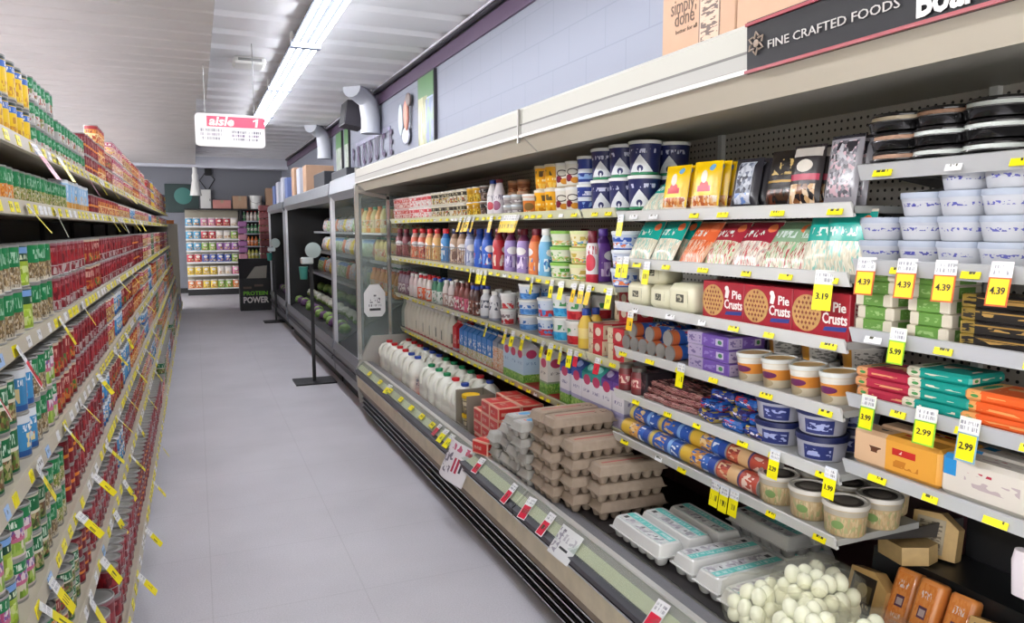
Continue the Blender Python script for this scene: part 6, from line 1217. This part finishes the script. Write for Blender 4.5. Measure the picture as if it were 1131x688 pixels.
# ------------------------------------------------------------------ cases further down the wall
DGREY = mat('case dark grey', '4d4c50', .4, .4); SILV = mat('case silver', 'a9adb4', .35, .7); CGREY = mat('case grey enamel', '8e9095', .4); LAMP = mat('case lamp', 'eef2f6', .4, emit=3.0)
def far_case(y0, y1, label, top, canopy_h, steel, lamp=True, glass_near=False, dark_end=True):
    t = node('produce_case', None, None); t.o.location = (0, 0, 0)
    node('kick_plate', MB().box(1.32, 2.05, y0, y1, .0, .10), BLACK, t)
    node('front_panel', MB().prism([(1.30, .09), (1.25, .14), (1.24, .34), (1.27, .40), (1.33, .40), (1.33, .09)], y0, y1), CGREY, t)
    node('front_rail', MB().prism([(1.225, .36), (1.255, .345), (1.27, .42), (1.24, .44)], y0, y1), SILV, t); node('bumper', MB().box(1.222, 1.242, y0, y1, .24, .285), BUMP, t)
    node('sloped_deck', MB().prism([(1.27, .36), (1.27, .40), (1.95, .78), (1.95, .70)], y0, y1), DARK, t)
    node('back_panel', MB().box(1.95, 2.0, y0, y1, .4, top), BLACK, t); node('outer_back', MB().box(2.0, 2.05, y0, y1, .0, top), DARK, t)
    c = node('canopy', MB().prism([(1.27, top-canopy_h), (1.225, top-canopy_h*.7), (1.24, top-.03), (1.30, top), (2.05, top), (2.05, top-canopy_h*.8), (1.40, top-canopy_h*.8)], y0, y1), steel, t)
    if lamp: node('case_lamp', MB().box(1.30, 1.34, y0+.05, y1-.05, top-canopy_h*.88, top-canopy_h*.80), LAMP, c)
    s = node('shelf', MB().box(1.62, 1.95, y0+.02, y1-.02, 1.22, 1.24), CGREY, t); node('price_channel', MB().box(1.612, 1.622, y0+.02, y1-.02, 1.215, 1.245), CGREY, s)
    s = node('shelf', MB().box(1.55, 1.95, y0+.02, y1-.02, .92, .94), CGREY, t); node('price_channel', MB().box(1.542, 1.552, y0+.02, y1-.02, .915, .945), CGREY, s)
    s = node('shelf', MB().box(1.66, 1.95, y0+.02, y1-.02, 1.50, 1.515), CGREY, t); node('price_channel', MB().box(1.652, 1.662, y0+.02, y1-.02, 1.49, 1.518), CGREY, s)
    e = node('end_panel', MB().prism([(1.27, .40), (1.27, top-canopy_h*.8), (2.0, top-canopy_h*.8), (2.0, .40)], y1-.03, y1), BLACK if dark_end else GLASS, t)
    node('edge_trim', MB().box(1.245, 1.275, y1-.035, y1+.005, .36, top-canopy_h*.75), mat('pale edge trim', 'd9dade', .35), e)
    e = node('end_panel', MB().box(1.50, 1.52, y0, y0+.03, .40, top-canopy_h*.8), SILV, t); node('edge_trim', MB().box(1.245, 1.275, y0, y0+.035, .36, top-canopy_h*.75), mat('trim post grey', 'a9a8ac', .4, .4), e)
    return tag(t, label, 'refrigerator')
far_case(6.16, 7.45, 'short silver-topped glass case just beyond the dairy case', 2.04, .22, SILV, lamp=False, dark_end=False)
far_case(7.50, 11.5, 'long black-lined produce case with grey canopy down the aisle', 2.02, .20, mat('case canopy grey', '7f8388', .35, .5))
far_case(11.8, 14.2, 'furthest black-lined produce case with pale edge trim', 1.98, .16, mat('case canopy grey', '7f8388', .35, .5))
# orange juice behind the glass
for k, base, cap in (('oj', 'e89a30', ORANGE), ('lemonade', 'd8c878', GREEN), ('punch', 'd8743c', WHITE)):
    bottle(k, 'juice_bottle', [(.038,0),(.045,.004),(.046,.11),(.043,.15),(.028,.19),(.019,.205),(.019,.215)], label_mat(k+' juice', base, bands=[(.2, .55, 'd9c8a0')], pics=[(.1, .9, .22, .52, [base, 'e8dcc0', 'c8622c', '8a9a4c'], 5, 4)], rep=2, rand=1), cap, (.022, .022))
YOG = {1.245: 'upper glass case shelf', .945: 'lower glass case shelf'}
for zi, z in enumerate((1.24, .94)):
    for i in range(6):
        for j in range(3):
            k = ('lemonade', 'oj', 'punch')[(j+zi) % 3]; put(k, 1.60+.02 + j*.105 + (.05 if zi == 0 else 0) , 6.30+.19*i, z, rad(-90), {'lemonade': 'pale green-capped juice bottle', 'oj': 'orange juice bottle', 'punch': 'white-capped punch bottle'}[k], ['upper', 'lower'][zi]+' shelf of the glass case', 'bottle', row=0)
s3 = MB().box(1.45, 1.95, 6.20, 7.40, 1.50, 1.515); node('juice_rack', s3, SHW)
bpy.data.objects['juice_rack']['label'] = 'wire-thin extra shelf of juice high in the short glass case'; bpy.data.objects['juice_rack']['category'] = 'shelf'
for i in range(6):
    for j in range(4): put(('lemonade', 'oj')[(i+j) % 2], 1.51+.1*j, 6.30+.19*i, 1.516, rad(-90), ('yellow-green juice bottle', 'bright orange juice bottle')[(i+j) % 2], 'top rack of the glass case', 'bottle')
# produce
def head(key, name, cols, r, squash=.85, seed=1):
    def mk():
        t = node(name, MB().ell((0, 0, r*squash), (r, r, r*squash), 14, 9, noise=.09, seed=seed), mat(name+' leaf', cols[0], .6, noise=(30, .35)))
        for a in range(5): node('outer_leaf', MB().ell((r*.55*cos(a*1.257), r*.55*sin(a*1.257), r*.5), (r*.55, r*.55, r*.5), 10, 6, noise=.12, seed=seed+a), mat(name+' outer', cols[1], .6, noise=(30, .3)), t)
        return t
    PROTO[key] = mk
head('lettuce', 'lettuce_head', ('8fb05c', '5f8a3a'), .06); head('cauli', 'cauliflower', ('d8d8c8', '7c9a4c'), .06, seed=4); head('kale', 'kale_bunch', ('3f6a34', '2f5428'), .062, seed=9); head('cabbage', 'red_cabbage', ('6a4470', '54345c'), .058, seed=14)
pouch('carrot_bag', 'carrot_bag', .16, .22, .07, label_mat('carrot bag', 'd86a34', pics=[(0, 1, 0, .7, ['d86a34', 'e0844c', 'c05424'], 9, 2)], bands=[(.75, .95, '3a6a4c')])); pouch('salad_bag', 'salad_bag', .18, .2, .08, label_mat('salad bag', 'c8d0c4', pics=[(0, 1, 0, .7, ['8fae6c', 'b8c8a0', '6f9450', 'd8dcd4'], 8, 6)], bands=[(.72, .95, '5a8ac0')])); pouch('lemon_bag', 'lemon_bag', .16, .18, .08, label_mat('lemon bag', 'e8cc30', pics=[(0, 1, 0, .8, ['e8cc30', 'f0dc60', 'd0ac20'], 5, 5)])); pouch('white_bag', 'vegetable_bag', .17, .2, .08, label_mat('white veg bag', 'dcdcdc', pics=[(0, 1, 0, .8, ['dcdcdc', 'c8ccd0', 'e8a890', 'a8b8c8'], 5, 5)]))
DK = {'lettuce': 'green lettuce head', 'cauli': 'cauliflower', 'kale': 'dark kale bunch', 'cabbage': 'purple cabbage', 'carrot_bag': 'orange carrot bag', 'salad_bag': 'salad bag with blue header', 'lemon_bag': 'yellow lemon bag', 'white_bag': 'white vegetable bag'}
def produce(y0, y1, place):
    y = y0; i = 0
    while y < y1:
        for x, row in ((1.40, 0), (1.56, 1), (1.72, 2)):
            k = ('lettuce', 'kale', 'cauli', 'cabbage', 'lettuce', 'cauli', 'kale')[(i*3+row*2+i//2) % 7]; put(k, x+rnd.uniform(-.03,.03), y+.03*row+rnd.uniform(-.04,.04), .40+(x-1.27)*.56, rnd.uniform(0, 6), DK[k], place+', sloped deck', 'vegetable', row=row)
        for x, z, n in ((1.70, .944, 0), (1.76, 1.244, 1), (1.78, 1.518, 2)):
            k = ('salad_bag', 'carrot_bag', 'white_bag', 'lemon_bag', 'white_bag', 'salad_bag')[(i*5+n*2+(i//3)) % 6]; put(k, x, y, z, 0, DK[k], place+', %s shelf' % ['lower', 'middle', 'top'][n], 'bag', M=BM(x, y, z, -90+rnd.uniform(-10, 10), -14))
        y += .2; i += 1
produce(7.65, 11.35, 'long produce case'); produce(11.95, 13.9, 'furthest produce case')
# boxes and cartons on the far cases
GB = mat('pale carton', 'b9bcc8', .7); BB = mat('blue carton board', '5c6c9c', .7); DB = mat('dark tote', '23252c', .5)
for i, (y0, y1, x0, x1, h, m, ds) in enumerate(((7.7, 8.6, 1.45, 1.95, .16, DB, 'low dark tote on the long produce case nearest the camera'), (8.8, 9.6, 1.4, 1.9, .20, DB, 'second dark tote on the long produce case'), (10.0, 10.3, 1.36, 1.72, .36, CARD, 'tall brown carton on the long produce case'), (10.5, 10.8, 1.34, 1.68, .36, GB, 'pale grey carton on the long produce case'), (11.0, 11.3, 1.33, 1.65, .40, CARD, 'brown carton at the far end of the long produce case'), (11.9, 12.2, 1.33, 1.6, .36, BB, 'blue carton on the furthest case'), (12.5, 12.8, 1.33, 1.6, .40, GB, 'pale carton in the middle of the furthest case'), (13.1, 13.45, 1.32, 1.6, .36, GB, 'pale carton on the far half of the furthest case'), (13.7, 14.1, 1.32, 1.6, .33, BB, 'blue-grey carton at the end of the furthest case'))):
    z = 2.02 if y0 < 11.6 else 1.98
    t = node('storage_box', MB().rbox(x0, x1, y0, y1, z, z+h, .006), m); node('tape_strip', MB().box(x0-.001, x1+.001, (y0+y1)/2-.025, (y0+y1)/2+.025, z+h-.001, z+h+.001), mat('parcel tape', 'a89478', .4), t); tag(t, ds, 'box')
# stands
def post(x, y, hh, label, disc=True):
    t = node('sign_stand', MB().box(x-.20, x+.20, y-.17, y+.17, 0, .014), BLACK); node('pole', MB().box(x-.016, x+.016, y-.016, y+.016, .014, hh), BLACK, t)
    node('holder', MB().rbox(x-.10, x+.02, y-.045, y+.035, hh-.02, hh+.05, .012), mat('pale holder', 'c9d2d0', .4), t)
    node('round_sign', MB().lathe([(.070, -.006), (.078, -.004), (.078, .004), (.070, .006)], 24, 0, M=Matrix.Translation((x+.02, y-.03, hh+.12)) @ Matrix.Rotation(rad(90), 4, 'X')), mat('pale green disc', 'aebcb8', .5), t)
    node('cup', MB().lathe([(.035, hh-.17), (.045, hh-.05), (.047, hh-.045)], 14, 0, M=Matrix.Translation((x-.075, y, 0))), mat('cup teal', '3f8c80', .5), t)
    return tag(t, label, 'stand')
post(1.06, 7.62, 1.22, 'nearer black sanitizer stand with pale round top in front of the produce case'); post(1.20, 12.9, 1.20, 'further black sanitizer stand beside the furthest produce case')
# far end: display bin, snack shelving, drinks shelving
b = node('display_bin', MB().box(.74, 1.30, 14.85, 15.2, 0, .62), mat('bin black', '151516', .5)); tag(b, 'black cardboard display bin reading POWER standing in the aisle end', 'display')
node('header_card', MB().prism([(14.86, .62), (14.90, .62), (15.19, .98), (15.15, .98)], .74, 1.30, 'x'), mat('bin black', '151516'), b)
letters('POWER', .16, WHITEINK, b, Matrix.Translation((1.02, 14.848, .20)), bold=.03, maxw=.46); letters('PROTEIN', .10, mat('lime ink', '7ed030', .5), b, Matrix.Translation((1.02, 14.848, .33)), bold=.03, maxw=.44, name='green_lettering')
node('printed_bar', MB().box(.80, .95, 14.845, 14.851, .42, .46, M=None), mat('bar print', '6a5448', .5), b); node('printed_bar', MB().box(1.0, 1.16, 14.845, 14.851, .46, .50), mat('bar print', '6a5448', .5), b)
node('leaflet', MB().prism([(.86, .62), (1.22, .62), (1.24, .86), (1.02, .84)], 14.83, 14.836), mat('grey leaflet', 'a8a498', .6), b)
sn = node('gondola_shelving', MB().box(-.20, .98, 19.25, 19.30, 0, 2.0), BEIGED); tag(sn, 'beige snack shelving facing the aisle at the far wall', 'shelving'); node('base_plinth', MB().box(-.20, .98, 18.80, 19.25, 0, .14), DARK, sn)
SZs = (.16, .48, .78, 1.05, 1.32, 1.62)
for z in SZs: s = node('shelf', MB().box(-.20, .98, 18.82, 19.25, z-.02, z), WHITE, sn); node('price_channel', MB().box(-.20, .98, 18.812, 18.822, z-.035, z+.005), WHITE, s)
SN = [('d8783a', 'orange'), ('e0c23c', 'yellow'), ('8ab04c', 'green'), ('c43a4c', 'red'), ('3f5ab0', 'blue'), ('a06ab0', 'purple'), ('5fb0d8', 'sky-blue'), ('e4dcd4', 'white'), ('e08ab0', 'pink')]
for c, nm in SN: pouch('snack_'+nm, 'snack_bag', .15, .20, .06, label_mat('snack bag '+nm, c, bands=[(.86, 1, 'd8d4d0')], discs=[(.5, .62, .3, .14, 'f0e8dc')], pics=[(.1, .9, .1, .4, [c, 'e8d8b8', 'b87a3c'], 4, 4)], scrib=[(.24, .76, .57, .68, c, 8, 8)]), nx=6, nz=7)
mixx = (('orange', 'yellow', 'green', 'orange'), ('yellow', 'yellow', 'white', 'pink'), ('red', 'blue', 'blue', 'green'), ('sky-blue', 'green', 'purple', 'purple'), ('sky-blue', 'red', 'white', 'green'), ('sky-blue', 'pink', 'red', 'white'))
for si, z in enumerate(SZs):
    for i in range(7):
        nm = mixx[si][min(3, i*4//7)]; put('snack_'+nm, -.12+.165*i, 18.93, z, rnd.uniform(-.1, .1), nm+' snack bag', 'far wall, %s shelf up' % ordinal(si+1), 'bag')
dr = node('gondola_shelving', MB().box(1.02, 2.06, 19.25, 19.30, 0, 2.0), DARK); tag(dr, 'black drinks shelving in the far corner beside the snack bags', 'shelving'); node('side_frame', MB().box(1.0, 1.04, 18.8, 19.3, 0, 2.0), BLACK, dr); node('top_board', MB().box(-.2, 2.06, 18.8, 19.3, 2.0, 2.03), BLACK, dr)
for z in (.5, .85, 1.15, 1.45, 1.75): s = node('shelf', MB().box(1.04, 2.06, 18.82, 19.25, z-.02, z), DARK, dr); node('price_channel', MB().box(1.04, 2.06, 18.812, 18.822, z-.03, z), SILV, s)
for nm, c, cap in (('green', '4f8c5c', WHITE), ('orange', 'd87a40', ORANGE), ('brown', '5c3c34', BLACK), ('pale', 'b8a8a0', RED), ('yellow', 'b8b050', GREEN)): bottle('soda_'+nm, 'soda_bottle', [(.035,0),(.038,.004),(.038,.12),(.030,.16),(.014,.20),(.013,.21)], label_mat('soda '+nm, c, bands=[(.3, .6, 'd8d4cc')], pics=[(0, 1, .32, .58, [c, 'e0dcd4'], 4, 4)]), cap, (.015, .018), n=12)
for z, nm in ((.5, 'brown'), (.85, 'yellow'), (1.15, 'orange'), (1.45, 'green'), (1.75, 'pale')):
    for i in range(9): put('soda_'+(nm if i % 4 else 'green'), 1.10+.085*i, 18.9, z, 0, (nm if i % 4 else 'green')+' soda bottle', 'drinks shelving, shelf with mostly %s bottles' % nm, 'bottle')
for i, (x0, x1, h, m, ds) in enumerate(((.42, .82, .20, mat('red white box', 'c08078', .6), 'red and white box on top of the far shelving'), (.86, 1.18, .30, CARD, 'brown box on top of the far shelving beside the bucket'), (1.62, 1.95, .5, CARD, 'tall brown box on top of the far drinks shelving'))):
    t = node('storage_box', MB().rbox(x0, x1, 18.85, 19.2, 2.031, 2.031+h, .008), m); node('tape_strip', MB().box((x0+x1)/2-.03, (x0+x1)/2+.03, 18.849, 18.851, 2.04+h*.6, 2.03+h), mat('parcel tape', 'a89478', .4), t); tag(t, ds, 'box')
t = node('white_bucket', MB().lathe([(.12, 2.031), (.15, 2.33), (.16, 2.335), (.16, 2.35)], 20, 0, M=Matrix.Translation((1.38, 19.0, 0))), WHITE); node('handle', MB().tube([(1.23, 19, 2.30), (1.26, 18.84, 2.20), (1.38, 18.80, 2.16), (1.5, 18.84, 2.20), (1.53, 19, 2.30)], .005, 6), GREY, t); tag(t, 'white bucket standing on top of the far drinks shelving', 'bucket')
t = node('wall_board', MB().rbox(-.62, .12, YB-.05, YB-.01, 1.95, 2.62, .01), mat('board dark green', '1d3634', .5)); node('printed_patch', MB().lathe([(.2, 0), (.19, .002)], 20, 0, M=Matrix.Translation((-.22, YB-.051, 2.34)) @ Matrix.Rotation(rad(90), 4, 'X')), mat('board teal print', '3f7c74', .5), t); tag(t, 'dark green board with pale round print on the back wall', 'sign')
t = node('wall_cabinet', MB().rbox(.16, .40, YB-.14, YB-.005, 2.02, 2.50, .01), WHITE); node('latch', MB().box(.36, .38, YB-.15, YB-.139, 2.22, 2.28), GREY, t); tag(t, 'small white utility box on the back wall below black cables', 'cabinet')
t = node('wall_cables', MB().tube([(.30, YB-.03, 2.50), (.16, YB-.04, 2.72), (.32, YB-.04, 2.95), (.50, YB-.04, 2.75), (.36, YB-.04, 2.52)], .012, 6), BLACK); node('junction_box', MB().rbox(.28, .44, YB-.08, YB-.004, 2.84, 3.02, .01), DARK, t); tag(t, 'loop of black cable and junction box on the back wall', 'cable')
t = node('snack_strip', MB().box(1.02, 1.06, 18.5, 18.54, .35, 1.75), DARK)
for i in range(9): node('hanging_pack', MB().rbox(.93, 1.13, 18.44, 18.50, .40+.15*i, .53+.15*i, .02), mat('strip plum', '8c5a86', .5) if i % 3 else mat('strip rose', 'b07c8a', .5), t)
tag(t, 'clip strip of plum coloured packs hanging at the shelving corner', 'snack strip')
t = node('meat_snack_rack', MB().box(1.30, 1.34, 15.9, 15.94, .9, 2.1), DARK)
node('rack_base', MB().box(1.15, 1.45, 15.7, 16.1, 0, .9), DARK, t)
for i in range(8): node('hanging_pack', MB().rbox(1.20, 1.42, 15.80, 15.89, .92+.14*i, 1.05+.14*i, .02), mat('rack maroon', '8c4a4c', .5, noise=(20, .4)), t)
tag(t, 'tall rack of maroon hanging packs beyond the furthest produce case', 'rack')
t = node('hanging_sign', MB().rbox(-.50, -.36, 15.66, 15.67, 1.52, 1.72, .004), ORANGE); node('printed_line', MB().box(-.48, -.38, 15.658, 15.6605, 1.6, 1.63), INK, t); tag(t, 'orange sign on the far end of the left shelving', 'sign')
# ------------------------------------------------------------------ camera
cam = bpy.data.cameras.new('camera'); co = bpy.data.objects.new('camera', cam); COL.objects.link(co)
cam.sensor_width = 36.0; cam.lens = 36.0*F/1131.0; cam.clip_start = .02
co.matrix_world = Matrix(((AX[0], AX[1], AX[2], 0), (AY[0], AY[1], AY[2], 0), (AZ[0], AZ[1], AZ[2], CAMZ), (0, 0, 0, 1)))
sc = bpy.context.scene; sc.camera = co
finish_labels()
for o in list(bpy.data.objects):
    if o.type == 'EMPTY' and not o.children and o.parent is None: bpy.data.objects.remove(o)
vs = sc.view_settings; vs.view_transform = 'Standard'; vs.look = 'None'; vs.exposure = 0.36; vs.gamma = 1.0; vs.use_curve_mapping = False
sc.cycles.use_denoising = True; sc.cycles.max_bounces = 7; sc.cycles.transparent_max_bounces = 12; sc.cycles.caustics_reflective = False; sc.cycles.caustics_refractive = False; sc.cycles.sample_clamp_indirect = 6.0
sc.view_layers[0].cycles.use_denoising = True
